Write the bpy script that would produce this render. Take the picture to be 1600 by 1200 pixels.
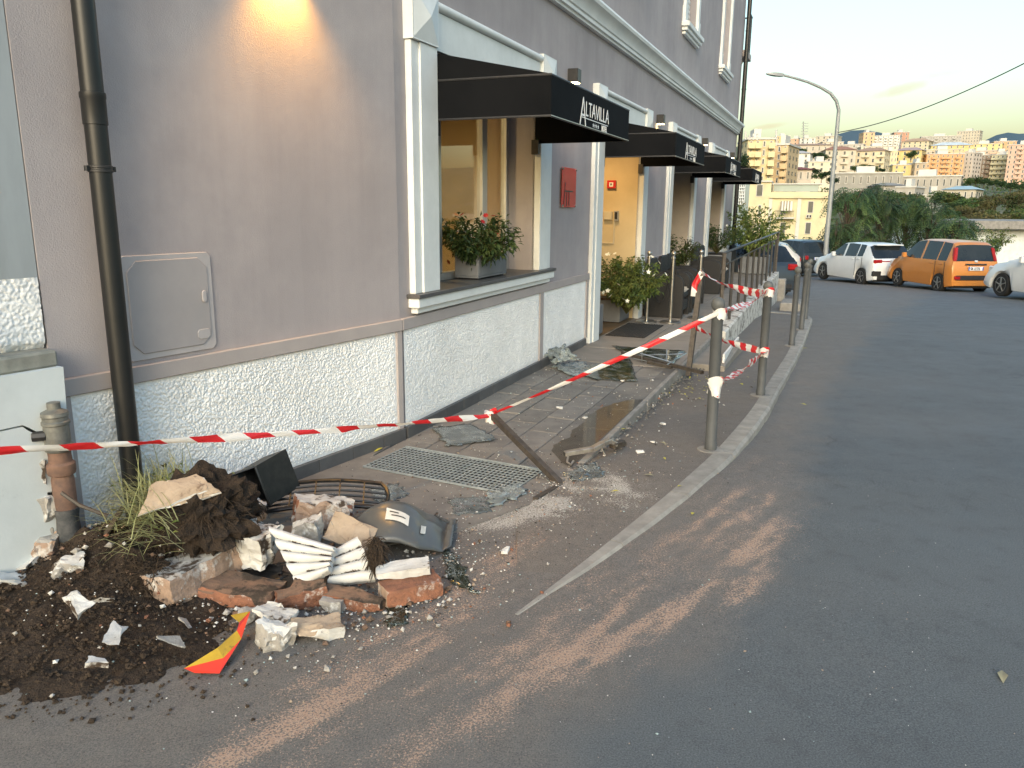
import bpy, bmesh, math, random
import numpy as np
from mathutils import Matrix, Vector
from mathutils import noise as mnoise

for o in list(bpy.data.objects):
    bpy.data.objects.remove(o, do_unlink=True)
scene = bpy.context.scene
col = scene.collection
random.seed(7)
rnd = random.random
def ru(a, b): return a + (b - a) * random.random()

# ------------------------------------------------------------------ camera
FPX, CAMZ = 1216.0, 1.6            # focal length in pixels of the 1600 px wide photo, eye height
_Z = -Vector((-45, -5370, -FPX)).normalized()
_f = Vector((0, 0, -1)); _Y = (_f - _Z * _f.dot(_Z)).normalized(); _X = _Y.cross(_Z)
CR = Matrix((_X, _Y, _Z))          # camera -> world rotation
cam_data = bpy.data.cameras.new('camera'); cam = bpy.data.objects.new('camera', cam_data); col.objects.link(cam)
cam.matrix_world = Matrix.Translation((0, 0, CAMZ)) @ CR.to_4x4()
cam_data.sensor_width = 36; cam_data.lens = 36 * FPX / 1600
cam_data.clip_start = .05; cam_data.clip_end = 12000
scene.camera = cam
scene.render.resolution_x = 1024; scene.render.resolution_y = 768

# ------------------------------------------------------------------ sky, sun, exposure
SUN_EL, SUN_AZ = math.radians(22), math.radians(194)   # azimuth clockwise from +Y
SKY_STRENGTH = 0.12
world = bpy.data.worlds.new('World'); scene.world = world; world.use_nodes = True
wn = world.node_tree.nodes; wl = world.node_tree.links
for n in list(wn): wn.remove(n)
sky = wn.new('ShaderNodeTexSky'); sky.sky_type = 'NISHITA'; sky.sun_disc = False
sky.sun_elevation = SUN_EL; sky.sun_rotation = SUN_AZ
sky.air_density = 2.0; sky.dust_density = 4.6; sky.ozone_density = 4.0; sky.altitude = 100
bg = wn.new('ShaderNodeBackground'); bg.inputs['Strength'].default_value = SKY_STRENGTH
wo = wn.new('ShaderNodeOutputWorld')
tint = wn.new('ShaderNodeVectorMath'); tint.operation = 'MULTIPLY'; tint.inputs[1].default_value = (.95, 1.0, 1.05)   # the camera's warm white balance
wl.new(sky.outputs[0], tint.inputs[0]); wl.new(tint.outputs[0], bg.inputs['Color'])
SKYCOL = tint.outputs[0]; wl.new(bg.outputs[0], wo.inputs['Surface'])
sun_data = bpy.data.lights.new('sun', 'SUN'); sun = bpy.data.objects.new('sun', sun_data); col.objects.link(sun)
sun_data.energy = 0.5; sun_data.angle = math.radians(32); sun_data.color = (1.0, .97, .93)
sd = Vector((math.sin(SUN_AZ) * math.cos(SUN_EL), math.cos(SUN_AZ) * math.cos(SUN_EL), math.sin(SUN_EL)))
sun.rotation_euler = sd.to_track_quat('Z', 'Y').to_euler()
sun.location = sd * 50
vs = scene.view_settings
vs.view_transform = 'Standard'; vs.look = 'None'; vs.gamma = 1.0; vs.use_curve_mapping = False
vs.exposure = 1.58
scene.render.engine = 'CYCLES'

# ------------------------------------------------------------------ geometry helpers
def ray(px, py): return CR @ Vector(((px - 800) / FPX, (600 - py) / FPX, -1))
def gp(px, py, z=0.0):
    """point of the place at height z that the photo shows at this pixel"""
    d = ray(px, py); t = (z - CAMZ) / d.z; return Vector((0, 0, CAMZ)) + d * t
def at(px, py, Y):
    d = ray(px, py); return Vector((0, 0, CAMZ)) + d * (Y / d.y)

# two small pinkish evening clouds low over the hills, part of the sky itself
wtc = wn.new('ShaderNodeTexCoord')
def wisp(px, py, lw, lh, amt, tilt):
    global SKYCOL
    d0 = ray(px, py).normalized(); a = Vector((d0.y, -d0.x, 0)).normalized(); b = a.cross(d0); b = b if b.z > 0 else -b
    def dot(v):
        n = wn.new('ShaderNodeVectorMath'); n.operation = 'DOT_PRODUCT'; n.inputs[1].default_value = v; wl.new(wtc.outputs['Generated'], n.inputs[0]); return n.outputs['Value']
    def m2(op, x, y):
        n = wn.new('ShaderNodeMath'); n.operation = op
        for k, v in enumerate((x, y)):
            if isinstance(v, (int, float)): n.inputs[k].default_value = v
            else: wl.new(v, n.inputs[k])
        return n.outputs[0]
    tn = wn.new('ShaderNodeTexNoise'); tn.inputs['Scale'].default_value = 55; tn.inputs['Detail'].default_value = 5; wl.new(wtc.outputs['Generated'], tn.inputs['Vector'])
    u = dot(a); w_ = m2('SUBTRACT', dot(b), m2('MULTIPLY', u, tilt)); e = m2('ADD', m2('POWER', m2('ABSOLUTE', m2('DIVIDE', u, lw), 0), 2), m2('POWER', m2('ABSOLUTE', m2('DIVIDE', w_, lh), 0), 2))
    e = m2('ADD', e, m2('MULTIPLY', m2('SUBTRACT', tn.outputs['Fac'], .5), 1.6))
    r = wn.new('ShaderNodeMapRange'); r.inputs[1].default_value = 0; r.inputs[2].default_value = 1; r.inputs[3].default_value = amt; r.inputs[4].default_value = 0; wl.new(e, r.inputs[0])
    front = m2('GREATER_THAN', dot(d0), .5)
    mx = wn.new('ShaderNodeMix'); mx.data_type = 'RGBA'; wl.new(m2('MULTIPLY', r.outputs[0], front), mx.inputs[0]); wl.new(SKYCOL, mx.inputs[6])
    sc = wn.new('ShaderNodeVectorMath'); sc.operation = 'MULTIPLY'; sc.inputs[1].default_value = (.92, .72, .68); wl.new(SKYCOL, sc.inputs[0]); wl.new(sc.outputs[0], mx.inputs[7])
    SKYCOL = mx.outputs[2]; wl.new(SKYCOL, bg.inputs['Color'])
wisp(1410, 139, .030, .006, .75, .22); wisp(1203, 197, .022, .0035, .6, .12); wisp(1468, 116, .022, .004, .35, .1)

BEND = Vector((-.770, 5.276, 0))
aA, aB = math.radians(31.5), math.radians(22.4)
dA = Vector((math.sin(aA), math.cos(aA), 0)); nA = Vector((dA.y, -dA.x, 0))
dB = Vector((math.sin(aB), math.cos(aB), 0)); nB = Vector((dB.y, -dB.x, 0))
def frame(o, d, n):
    return Matrix(((d.x, n.x, 0, o.x), (d.y, n.y, 0, o.y), (d.z, n.z, 1, o.z), (0, 0, 0, 1)))
FA = frame(BEND, dA, nA); FB = frame(BEND, dB, nB)   # (along the wall, out of the wall, up)
def A(s, o, z): return FA @ Vector((s, o, z))
def B(s, o, z): return FB @ Vector((s, o, z))
I4 = Matrix.Identity(4)
def T(x, y, z): return Matrix.Translation((x, y, z))
def RZ(a): return Matrix.Rotation(a, 4, 'Z')
def RX(a): return Matrix.Rotation(a, 4, 'X')
def RY(a): return Matrix.Rotation(a, 4, 'Y')
def R3(x, y, z): return Matrix.Rotation(math.radians(z), 4, 'Z') @ Matrix.Rotation(math.radians(y), 4, 'Y') @ Matrix.Rotation(math.radians(x), 4, 'X')

WM = {}
def world_of(o): return WM.get(o.name, I4)

class MB:
    """collects shapes, then links them as ONE mesh object"""
    def __init__(s): s.v = []; s.f = []; s.mi = []; s.uv = None
    def add(s, vs, fs, m=0, fr=None):
        k = len(s.v)
        s.v += [tuple(fr @ Vector(p)) for p in vs] if fr is not None else [tuple(p) for p in vs]
        s.f += [tuple(i + k for i in f) for f in fs]; s.mi += [m] * len(fs)
        return s
    def box(s, a, b, fr=None, m=0):
        x0, y0, z0 = a; x1, y1, z1 = b
        return s.add([(x0,y0,z0),(x1,y0,z0),(x1,y1,z0),(x0,y1,z0),(x0,y0,z1),(x1,y0,z1),(x1,y1,z1),(x0,y1,z1)],
                     [(0,3,2,1),(4,5,6,7),(0,1,5,4),(1,2,6,5),(2,3,7,6),(3,0,4,7)], m, fr)
    def prism(s, pts, a, b, axis=2, fr=None, m=0):
        """polygon pts extruded from a to b along axis"""
        def P(p, h):
            q = list(p); q.insert(axis, h); return tuple(q)
        n = len(pts)
        return s.add([P(p, a) for p in pts] + [P(p, b) for p in pts],
                     [tuple(range(n))[::-1], tuple(range(n, 2*n))] + [(i, (i+1) % n, n+(i+1) % n, n+i) for i in range(n)], m, fr)
    def tube(s, path, r, seg=8, fr=None, m=0, caps=True, closed=False):
        path = [Vector(p) for p in path]; n = len(path)
        rr = r if isinstance(r, (list, tuple)) else [r] * n
        k = len(s.v); up = None; rings = []
        for i, p in enumerate(path):
            t = (path[min(i+1, n-1)] - path[max(i-1, 0)])
            if t.length < 1e-9: t = Vector((0, 0, 1))
            t.normalize()
            if up is None: up = Vector((0, 0, 1)) if abs(t.z) < .9 else Vector((1, 0, 0))
            u = t.cross(up)
            if u.length < 1e-6: u = t.orthogonal()
            u.normalize(); up = u.cross(t)
            rings.append([p + (u * math.cos(2*math.pi*j/seg) + up * math.sin(2*math.pi*j/seg)) * rr[i] for j in range(seg)])
        vs = [q for rg in rings for q in rg]
        fs = [(i*seg+j, i*seg+(j+1) % seg, (i+1)*seg+(j+1) % seg, (i+1)*seg+j) for i in range(n-1) for j in range(seg)]
        if caps: fs += [tuple(range(seg))[::-1], tuple((n-1)*seg+j for j in range(seg))]
        return s.add(vs, fs, m, fr)
    def bar(s, p, q, w, h, fr=None, m=0, upv=(0, 0, 1)):
        p = Vector(p); q = Vector(q); t = (q-p).normalized(); up = Vector(upv)
        if abs(t.dot(up)) > .98: up = Vector((1, 0, 0))
        u = t.cross(up).normalized(); v = u.cross(t)
        c = [(-w/2, -h/2), (w/2, -h/2), (w/2, h/2), (-w/2, h/2)]
        return s.add([p + u*a + v*b for a, b in c] + [q + u*a + v*b for a, b in c],
                     [(3,2,1,0),(4,5,6,7),(0,1,5,4),(1,2,6,5),(2,3,7,6),(3,0,4,7)], m, fr)
    def lathe(s, prof, seg=20, fr=None, m=0):
        """prof: (radius, z) list"""
        n = len(prof); vs = []; fs = []
        for r, z in prof:
            vs += [(r*math.cos(2*math.pi*j/seg), r*math.sin(2*math.pi*j/seg), z) for j in range(seg)]
        for i in range(n-1):
            for j in range(seg): fs.append((i*seg+j, i*seg+(j+1) % seg, (i+1)*seg+(j+1) % seg, (i+1)*seg+j))
        fs += [tuple(range(seg))[::-1], tuple((n-1)*seg+j for j in range(seg))]
        return s.add(vs, fs, m, fr)
    def quad(s, a, b, c, d, m=0, fr=None): return s.add([a, b, c, d], [(0, 1, 2, 3)], m, fr)
    def build(s, name, mats, parent=None, local=False, smooth=False, bevel=0, recalc=True, kind=None, label=None, seg=1):
        me = bpy.data.meshes.new(name)
        inv = None
        if parent is not None and not local: inv = world_of(parent).inverted()
        vs_ = [tuple(inv @ Vector(p)) for p in s.v] if inv is not None else s.v
        me.from_pydata(vs_, [], s.f)
        if not isinstance(mats, (list, tuple)): mats = [mats]
        for m_ in mats: me.materials.append(m_)
        if len(mats) > 1: me.polygons.foreach_set('material_index', s.mi)
        if recalc or bevel:
            bm = bmesh.new(); bm.from_mesh(me)
            if recalc: bmesh.ops.recalc_face_normals(bm, faces=bm.faces)
            if bevel:
                es = [e for e in bm.edges if len(e.link_faces) == 2 and e.calc_face_angle(0) > .5]
                bmesh.ops.bevel(bm, geom=es, offset=bevel, segments=seg, affect='EDGES', clamp_overlap=True)
            bm.to_mesh(me); bm.free()
        if smooth:
            me.polygons.foreach_set('use_smooth', [True] * len(me.polygons))
            if smooth != 'all':
                try: me.set_sharp_from_angle(angle=math.radians(smooth if smooth is not True else 40))
                except Exception: pass
        o = bpy.data.objects.new(name, me); col.objects.link(o)
        if parent is not None:
            o.parent = parent; WM[o.name] = world_of(parent)
        if kind: o['kind'] = kind
        if label: o['label'] = label
        return o

def tag(o, label=None, cat=None, group=None, kind=None):
    if label: o['label'] = label
    if cat: o['category'] = cat
    if group: o['group'] = group
    if kind: o['kind'] = kind
    return o
def thing(name, label, cat, loc=(0, 0, 0), rz=0.0, group=None):
    o = bpy.data.objects.new(name, None); col.objects.link(o)
    o.empty_display_size = .1
    o.location = loc; o.rotation_euler = (0, 0, rz)
    WM[o.name] = Matrix.Translation(loc) @ RZ(rz)
    return tag(o, label, cat, group)
def copy_tree(o, parent=None):
    c = o.copy(); col.objects.link(c); c.parent = parent
    for ch in list(o.children): copy_tree(ch, c)
    return c

# ------------------------------------------------------------------ materials
MATS = {}
def srgb(r, g, b):
    f = lambda c: (c/255/12.92) if c/255 <= .04045 else ((c/255+.055)/1.055)**2.4
    return (f(r), f(g), f(b))
def mat(name, c1, c2=None, scale=4.0, rough=.75, bump=0.0, bscale=80.0, bdist=.004, metal=0.0, spec=.4, var=0.0,
        c3=None, scale3=20.0, amt3=.3, ramp=(.38, .62), trans=0.0, coat=0.0, sss=0.0, stretch=None, edge3=.05):
    m = bpy.data.materials.new(name); m.use_nodes = True; MATS[name] = m
    nt = m.node_tree; N = nt.nodes; L = nt.links
    p = N['Principled BSDF']
    p.inputs['Roughness'].default_value = rough; p.inputs['Metallic'].default_value = metal
    p.inputs['Specular IOR Level'].default_value = spec
    if coat: p.inputs['Coat Weight'].default_value = coat; p.inputs['Coat Roughness'].default_value = .08
    tc = N.new('ShaderNodeTexCoord'); vec = tc.outputs['Object']
    if stretch:
        mp = N.new('ShaderNodeMapping'); mp.inputs['Scale'].default_value = stretch
        L.new(vec, mp.inputs['Vector']); vec = mp.outputs[0]
    cur = None
    def rgb(c):
        n = N.new('ShaderNodeRGB'); n.outputs[0].default_value = (*c, 1); return n.outputs[0]
    cur = rgb(c1)
    if c2 is not None:
        t = N.new('ShaderNodeTexNoise'); t.inputs['Scale'].default_value = scale; t.inputs['Detail'].default_value = 6; t.inputs['Roughness'].default_value = .62
        L.new(vec, t.inputs['Vector'])
        r = N.new('ShaderNodeMapRange'); r.inputs[1].default_value = ramp[0]; r.inputs[2].default_value = ramp[1]; L.new(t.outputs['Fac'], r.inputs[0])
        mx = N.new('ShaderNodeMix'); mx.data_type = 'RGBA'; L.new(r.outputs[0], mx.inputs[0]); L.new(cur, mx.inputs[6]); mx.inputs[7].default_value = (*c2, 1)
        cur = mx.outputs[2]
    if c3 is not None:
        t = N.new('ShaderNodeTexNoise'); t.inputs['Scale'].default_value = scale3; t.inputs['Detail'].default_value = 5; t.inputs['Roughness'].default_value = .7
        L.new(vec, t.inputs['Vector'])
        r = N.new('ShaderNodeMapRange'); r.inputs[1].default_value = 1-amt3-edge3; r.inputs[2].default_value = 1-amt3+edge3; L.new(t.outputs['Fac'], r.inputs[0])
        mx = N.new('ShaderNodeMix'); mx.data_type = 'RGBA'; L.new(r.outputs[0], mx.inputs[0]); L.new(cur, mx.inputs[6]); mx.inputs[7].default_value = (*c3, 1)
        cur = mx.outputs[2]
    if var:
        oi = N.new('ShaderNodeObjectInfo'); r = N.new('ShaderNodeMapRange'); r.inputs[3].default_value = 1-var; r.inputs[4].default_value = 1+var
        L.new(oi.outputs['Random'], r.inputs[0])
        vm = N.new('ShaderNodeVectorMath'); vm.operation = 'SCALE'; L.new(cur, vm.inputs[0]); L.new(r.outputs[0], vm.inputs['Scale']); cur = vm.outputs[0]
    L.new(cur, p.inputs['Base Color'])
    if bump:
        t = N.new('ShaderNodeTexNoise'); t.inputs['Scale'].default_value = bscale; t.inputs['Detail'].default_value = 4; t.inputs['Roughness'].default_value = .6
        L.new(vec, t.inputs['Vector'])
        b = N.new('ShaderNodeBump'); b.inputs['Strength'].default_value = bump; b.inputs['Distance'].default_value = bdist
        L.new(t.outputs['Fac'], b.inputs['Height']); L.new(b.outputs[0], p.inputs['Normal'])
    if trans:
        p.inputs['Transmission Weight'].default_value = trans
    if sss: p.inputs['Subsurface Weight'].default_value = sss
    return m
def emit(name, c, strength):
    m = bpy.data.materials.new(name); m.use_nodes = True; p = m.node_tree.nodes['Principled BSDF']
    p.inputs['Base Color'].default_value = (*c, 1); p.inputs['Emission Color'].default_value = (*c, 1); p.inputs['Emission Strength'].default_value = strength
    MATS[name] = m; return m
def glass(name, tint=(.9, .95, .93), f0=.04, rough=.01, boost=1.0):
    """thin pane: clear transmission plus mirror reflection that grows towards grazing angles"""
    m = bpy.data.materials.new(name); m.use_nodes = True; nt = m.node_tree; N = nt.nodes; L = nt.links
    for n in list(N): N.remove(n)
    o = N.new('ShaderNodeOutputMaterial'); tr = N.new('ShaderNodeBsdfTransparent'); tr.inputs[0].default_value = (*tint, 1)
    gl = N.new('ShaderNodeBsdfGlossy'); gl.inputs['Roughness'].default_value = rough
    lw = N.new('ShaderNodeLayerWeight'); lw.inputs[0].default_value = .5
    pw = N.new('ShaderNodeMath'); pw.operation = 'POWER'; pw.inputs[1].default_value = 5; L.new(lw.outputs['Facing'], pw.inputs[0])
    ma = N.new('ShaderNodeMath'); ma.operation = 'MULTIPLY_ADD'; ma.inputs[1].default_value = .96*boost; ma.inputs[2].default_value = f0*boost; ma.use_clamp = True; L.new(pw.outputs[0], ma.inputs[0])
    mx = N.new('ShaderNodeMixShader'); L.new(ma.outputs[0], mx.inputs[0]); L.new(tr.outputs[0], mx.inputs[1]); L.new(gl.outputs[0], mx.inputs[2]); L.new(mx.outputs[0], o.inputs[0])
    MATS[name] = m; return m

mat('stucco', (.375, .338, .338), (.33, .30, .302), 1.4, .9, bump=.5, bscale=150, bdist=.005, c3=(.41, .372, .37), scale3=.9, amt3=.42, edge3=.12)
def add_streak(m, amt, sc=(2.2, 2.2, .16), detail=6):
    """rain runs and faint patches drawn down the wall"""
    N = m.node_tree.nodes; L = m.node_tree.links; p = N['Principled BSDF']; src = p.inputs['Base Color'].links[0].from_socket
    tc = N.new('ShaderNodeTexCoord'); mp = N.new('ShaderNodeMapping'); mp.inputs['Scale'].default_value = sc; L.new(tc.outputs['Object'], mp.inputs['Vector'])
    t = N.new('ShaderNodeTexNoise'); t.inputs['Scale'].default_value = 2.6; t.inputs['Detail'].default_value = detail; t.inputs['Roughness'].default_value = .66; L.new(mp.outputs[0], t.inputs['Vector'])
    r = N.new('ShaderNodeMapRange'); r.inputs[1].default_value = .40; r.inputs[2].default_value = .70; r.inputs[3].default_value = 1.0; r.inputs[4].default_value = 1-amt; L.new(t.outputs['Fac'], r.inputs[0])
    v = N.new('ShaderNodeVectorMath'); v.operation = 'SCALE'; L.new(src, v.inputs[0]); L.new(r.outputs[0], v.inputs['Scale']); L.new(v.outputs[0], p.inputs['Base Color'])
add_streak(MATS['stucco'], .09)
mat('stucco_band', (.40, .355, .335), (.36, .32, .305), 3, .88, bump=.25, bscale=120, bdist=.003)
mat('roughcast', (.84, .84, .82), (.74, .74, .72), 2.2, .92, bump=.4, bscale=300, bdist=.003)
mat('trim_white', (.74, .76, .74), (.66, .68, .66), 2.5, .6, bump=.08, bscale=60, c3=(.63, .65, .63), scale3=3, amt3=.38, edge3=.15)
mat('skirting', (.10, .10, .10), (.075, .075, .078), 5, .45, bump=.08, bscale=50, var=.12)
mat('slate_sill', (.09, .09, .092), (.07, .07, .07), 8, .4)
mat('reveal_paint', (.42, .36, .29), (.36, .31, .26), 2, .75, bump=.1, bscale=90)
mat('reveal_yellow', (.62, .50, .30), (.55, .44, .26), 2, .75, bump=.1, bscale=90)
mat('alu', (.55, .56, .56), (.50, .51, .51), 6, .35, metal=.7)
mat('black_fabric', (.004, .0045, .0055), (.006, .0065, .0075), 3, .85, bump=.06, bscale=900, spec=.12)
mat('letter_white', (.78, .78, .76), rough=.6)
mat('black_metal', (.018, .018, .019), (.028, .026, .025), 20, .45, spec=.5)
mat('pipe_brown', (.008, .0085, .008), (.012, .012, .0115), 6, .42, spec=.5)
mat('hatch_grey', (.36, .33, .325), (.33, .305, .30), 4, .55)
mat('hatch_rim', (.43, .40, .395), (.39, .365, .36), 8, .6)
mat('interior_wall', (.62, .50, .33), (.58, .46, .30), 2, .8)
mat('interior_white', (.75, .72, .66), rough=.6)
mat('interior_floor', (.30, .26, .2), (.25, .21, .17), 3, .35)
mat('plaque_red', (.60, .035, .035), (.52, .03, .03), 4, .25, coat=.3)
mat('steel', (.55, .54, .50), (.40, .39, .36), 12, .28, metal=.95)
mat('bollard_grey', (.075, .08, .082), (.06, .064, .066), 8, .62, metal=0, bump=.05, bscale=120)
mat('bollard_cap', (.11, .113, .11), (.08, .083, .08), 30, .6, metal=0, bump=.3, bscale=60)
mat('kerb', (.30, .285, .255), (.22, .208, .188), 9, .9, bump=.5, bscale=110, bdist=.004, var=.08, c3=(.24, .23, .21), scale3=90, amt3=.40)
mat('paver', (.19, .178, .16), (.145, .136, .124), 6, .85, bump=.4, bscale=90, bdist=.003, var=.14, c3=(.22, .205, .18), scale3=60, amt3=.36)
mat('slab', (.24, .212, .18), (.20, .178, .15), 4, .8, bump=.3, bscale=90, bdist=.003, var=.06)
mat('border_slab', (.165, .155, .14), (.125, .118, .108), 5, .75, bump=.3, bscale=70, var=.08)
mat('concrete', (.27, .255, .23), (.19, .18, .165), 7, .92, bump=.7, bscale=60, bdist=.006)
mat('concrete_dark', (.14, .132, .12), (.09, .085, .08), 7, .92, bump=.8, bscale=45, bdist=.008)
mat('peel_wall', (.60, .585, .54), (.47, .45, .41), 5, .9, bump=.4, bscale=40, c3=(.20, .185, .165), scale3=7, amt3=.47, edge3=.03)
mat('grate_steel', (.34, .37, .37), (.26, .29, .29), 14, .5, metal=.25)
mat('rust_steel', (.10, .085, .07), (.06, .052, .045), 22, .6, metal=.4, bump=.2, bscale=80)
mat('galv', (.50, .46, .40), (.33, .30, .26), 18, .38, metal=.75, bump=.15, bscale=40)
mat('rubber', (.014, .014, .014), (.03, .028, .026), 40, .8)
mat('brass', (.20, .20, .18), (.14, .14, .125), 30, .5, metal=.35, bump=.2, bscale=60)
mat('rust_pipe', (.20, .115, .08), (.11, .07, .055), 14, .75, bump=.4, bscale=60)
mat('burnt_pipe', (.03, .035, .04), (.10, .10, .10), 14, .7, bump=.4, bscale=60)
mat('soil', (.024, .016, .0105), (.040, .027, .018), 9, .97, bump=1.0, bscale=45, bdist=.02, c3=(.05, .035, .024), scale3=25, amt3=.36)
mat('soil_clod', (.034, .023, .015), (.062, .043, .028), 30, .97, bump=.9, bscale=120, bdist=.01)
mat('root', (.055, .037, .023), (.03, .02, .013), 18, .9)
mat('rootball', (.018, .012, .008), (.042, .028, .018), 16, .97, bump=1.0, bscale=70, bdist=.02)
mat('brick_red', (.27, .12, .07), (.18, .085, .055), 22, .95, bump=.9, bscale=90, bdist=.008, c3=(.52, .49, .45), scale3=9, amt3=.36, var=.1)
mat('brick_tan', (.36, .255, .19), (.27, .19, .14), 18, .95, bump=.9, bscale=70, bdist=.006, c3=(.56, .53, .49), scale3=8, amt3=.42, var=.08)
mat('brick_dirty', (.20, .12, .08), (.12, .085, .062), 14, .95, bump=.6, bscale=60, bdist=.006, c3=(.05, .038, .028), scale3=12, amt3=.45)
mat('plaster_white', (.60, .60, .58), (.47, .46, .43), 10, .92, bump=.5, bscale=70, bdist=.005, c3=(.09, .062, .042), scale3=14, amt3=.33, edge3=.03)
mat('plaster_soiled', (.52, .51, .48), (.38, .36, .33), 12, .94, bump=.6, bscale=50, bdist=.006, c3=(.06, .042, .029), scale3=11, amt3=.46, edge3=.04)
mat('plaster_beige', (.42, .33, .24), (.33, .255, .18), 9, .94, bump=.6, bscale=60, bdist=.006, c3=(.16, .11, .075), scale3=16, amt3=.36)
mat('mortar_grey', (.36, .34, .31), (.26, .245, .22), 12, .95, bump=.7, bscale=50, bdist=.008, c3=(.60, .60, .58), scale3=10, amt3=.38)
mat('fender', (.075, .077, .075), (.095, .095, .09), 5, .36, spec=.5, c3=(.16, .13, .07), scale3=6, amt3=.36, edge3=.08)
mat('black_plastic', (.008, .0085, .009), (.02, .019, .018), 25, .38, spec=.5, c3=(.06, .045, .03), scale3=14, amt3=.34)
mat('sticker', (.66, .64, .58), (.55, .53, .48), 12, .7)
mat('sign_red', (.72, .05, .03), (.62, .045, .03), 6, .4)
mat('sign_yellow', (.50, .33, .03), (.40, .26, .03), 16, .5, c3=(.12, .085, .04), scale3=25, amt3=.36)
mat('leaf_yellow', (.46, .42, .06), (.36, .33, .06), 12, .7)
mat('leaf_pale', (.30, .28, .18), (.22, .20, .13), 12, .8)
mat('white_rag', (.70, .69, .66), rough=.8)
def leafmat(name, c1, c2, rough=.55, tr=.25, scale=3.0):
    m = mat(name, c1, c2, scale, rough, spec=.35, var=.38); nt = m.node_tree; N = nt.nodes; L = nt.links
    p = N['Principled BSDF']; out = N['Material Output']
    t = N.new('ShaderNodeBsdfTranslucent'); mx = N.new('ShaderNodeMixShader'); mx.inputs[0].default_value = tr
    src = p.inputs['Base Color'].links[0].from_socket; L.new(src, t.inputs[0])
    L.new(p.outputs[0], mx.inputs[1]); L.new(t.outputs[0], mx.inputs[2]); L.new(mx.outputs[0], out.inputs[0]); return m
leafmat('leaf_dark', (.022, .052, .018), (.045, .085, .028))
leafmat('leaf_mid', (.045, .085, .022), (.09, .13, .035))
leafmat('leaf_light', (.10, .15, .035), (.17, .20, .05))
leafmat('leaf_olive', (.075, .085, .028), (.12, .11, .04))
leafmat('leaf_brown', (.13, .10, .045), (.10, .095, .035))
leafmat('grass_dry', (.22, .24, .10), (.34, .34, .18))
leafmat('sumac', (.026, .060, .026), (.065, .115, .036), scale=.9)
leafmat('sumac_light', (.065, .115, .036), (.12, .17, .05), scale=.9)
mat('bark', (.09, .07, .05), (.06, .047, .035), 9, .95, bump=.6, bscale=30)
mat('petal_white', (.72, .72, .60), rough=.7)
mat('petal_red', (.40, .015, .02), rough=.6)
mat('planter_grey', (.17, .175, .18), (.13, .135, .14), 4, .7, bump=.15, bscale=50)
mat('rattan', (.012, .012, .013), (.02, .02, .02), 60, .55, bump=.9, bscale=160, bdist=.006)
mat('cushion', (.60, .53, .44), (.53, .46, .38), 6, .9)
mat('rope_black', (.01, .01, .01), rough=.7)
mat('mat_rib', (.03, .027, .023), (.045, .04, .034), 40, .95)
mat('asphalt_plain', (.07, .072, .072), (.055, .056, .056), 3, .9, bump=.4, bscale=200)
glass('pane', (.86, .90, .88), .04, .005, 2.4)
# ================================================================== GROUND
_rs = np.random.RandomState(3); _LAT = _rs.rand(256, 256)
def vnoise(x, y):
    xi = np.floor(x).astype(int); yi = np.floor(y).astype(int); fx = x - xi; fy = y - yi
    fx = fx*fx*(3-2*fx); fy = fy*fy*(3-2*fy)
    g = lambda a, b: _LAT[a % 256, b % 256]
    return (g(xi, yi)*(1-fx) + g(xi+1, yi)*fx)*(1-fy) + (g(xi, yi+1)*(1-fx) + g(xi+1, yi+1)*fx)*fy
def fbm(x, y, o=4):
    s = 0; a = .5; t = 0
    for i in range(o): s = s + a*vnoise(x*2**i + 17*i, y*2**i + 5*i); t += a; a *= .55
    return s/t
def sstep(a, b, x):
    t = np.clip((x-a)/(b-a), 0, 1); return t*t*(3-2*t)
def zf(y):      # footway height
    y = np.asarray(y, float)
    return -.03*np.maximum(0, y-4.5)
def zr(y):      # carriageway height
    y = np.asarray(y, float)
    return -.03*np.maximum(0, np.minimum(y, 13)-4.5) - .04*np.maximum(0, np.minimum(y, 40)-13) - .065*sstep(4.2, 6.2, y)
def zr1(y): return float(zr(y))
def zf1(y): return float(zf(y))
def polyline_dist(X, Y, pts):
    d = np.full(X.shape, 1e9)
    for (ax, ay), (bx, by) in zip(pts[:-1], pts[1:]):
        vx, vy = bx-ax, by-ay; t = np.clip(((X-ax)*vx+(Y-ay)*vy)/(vx*vx+vy*vy+1e-12), 0, 1)
        d = np.minimum(d, np.hypot(X-ax-t*vx, Y-ay-t*vy))
    return d
def side_of(X, Y, pts):
    """signed distance-like: positive on the right of the polyline"""
    best = np.full(X.shape, 1e9); sg = np.zeros(X.shape)
    for (ax, ay), (bx, by) in zip(pts[:-1], pts[1:]):
        vx, vy = bx-ax, by-ay; L2 = vx*vx+vy*vy
        t = np.clip(((X-ax)*vx+(Y-ay)*vy)/L2, 0, 1); d = np.hypot(X-ax-t*vx, Y-ay-t*vy)
        c = ((X-ax)*vy-(Y-ay)*vx)/math.sqrt(L2); m = d < best
        best = np.where(m, d, best); sg = np.where(m, np.sign(c)*d, sg)
    return sg
def pix(pts, z=0): return [(gp(x, y, z).x, gp(x, y, z).y) for x, y in pts]
CLEAN = pix([(700, 1290), (800, 1205), (900, 1112), (1060, 1000), (1195, 905), (1230, 800), (1250, 700), (1280, 600), (1330, 520), (1380, 480)])
STREAK1 = pix([(330, 1260), (470, 1185), (600, 1130), (700, 1085), (800, 1040), (930, 1000), (1060, 955), (1130, 905), (1195, 830), (1210, 790)])
STREAK1B = pix([(520, 1230), (680, 1150), (790, 1075), (850, 1060), (960, 985), (1085, 960)])
STREAK1C = pix([(1100, 950), (1140, 925), (1205, 815)])
STREAK2 = pix([(360, 1200), (450, 1120), (530, 1062), (610, 1000), (680, 950), (770, 890), (840, 845)])
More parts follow.
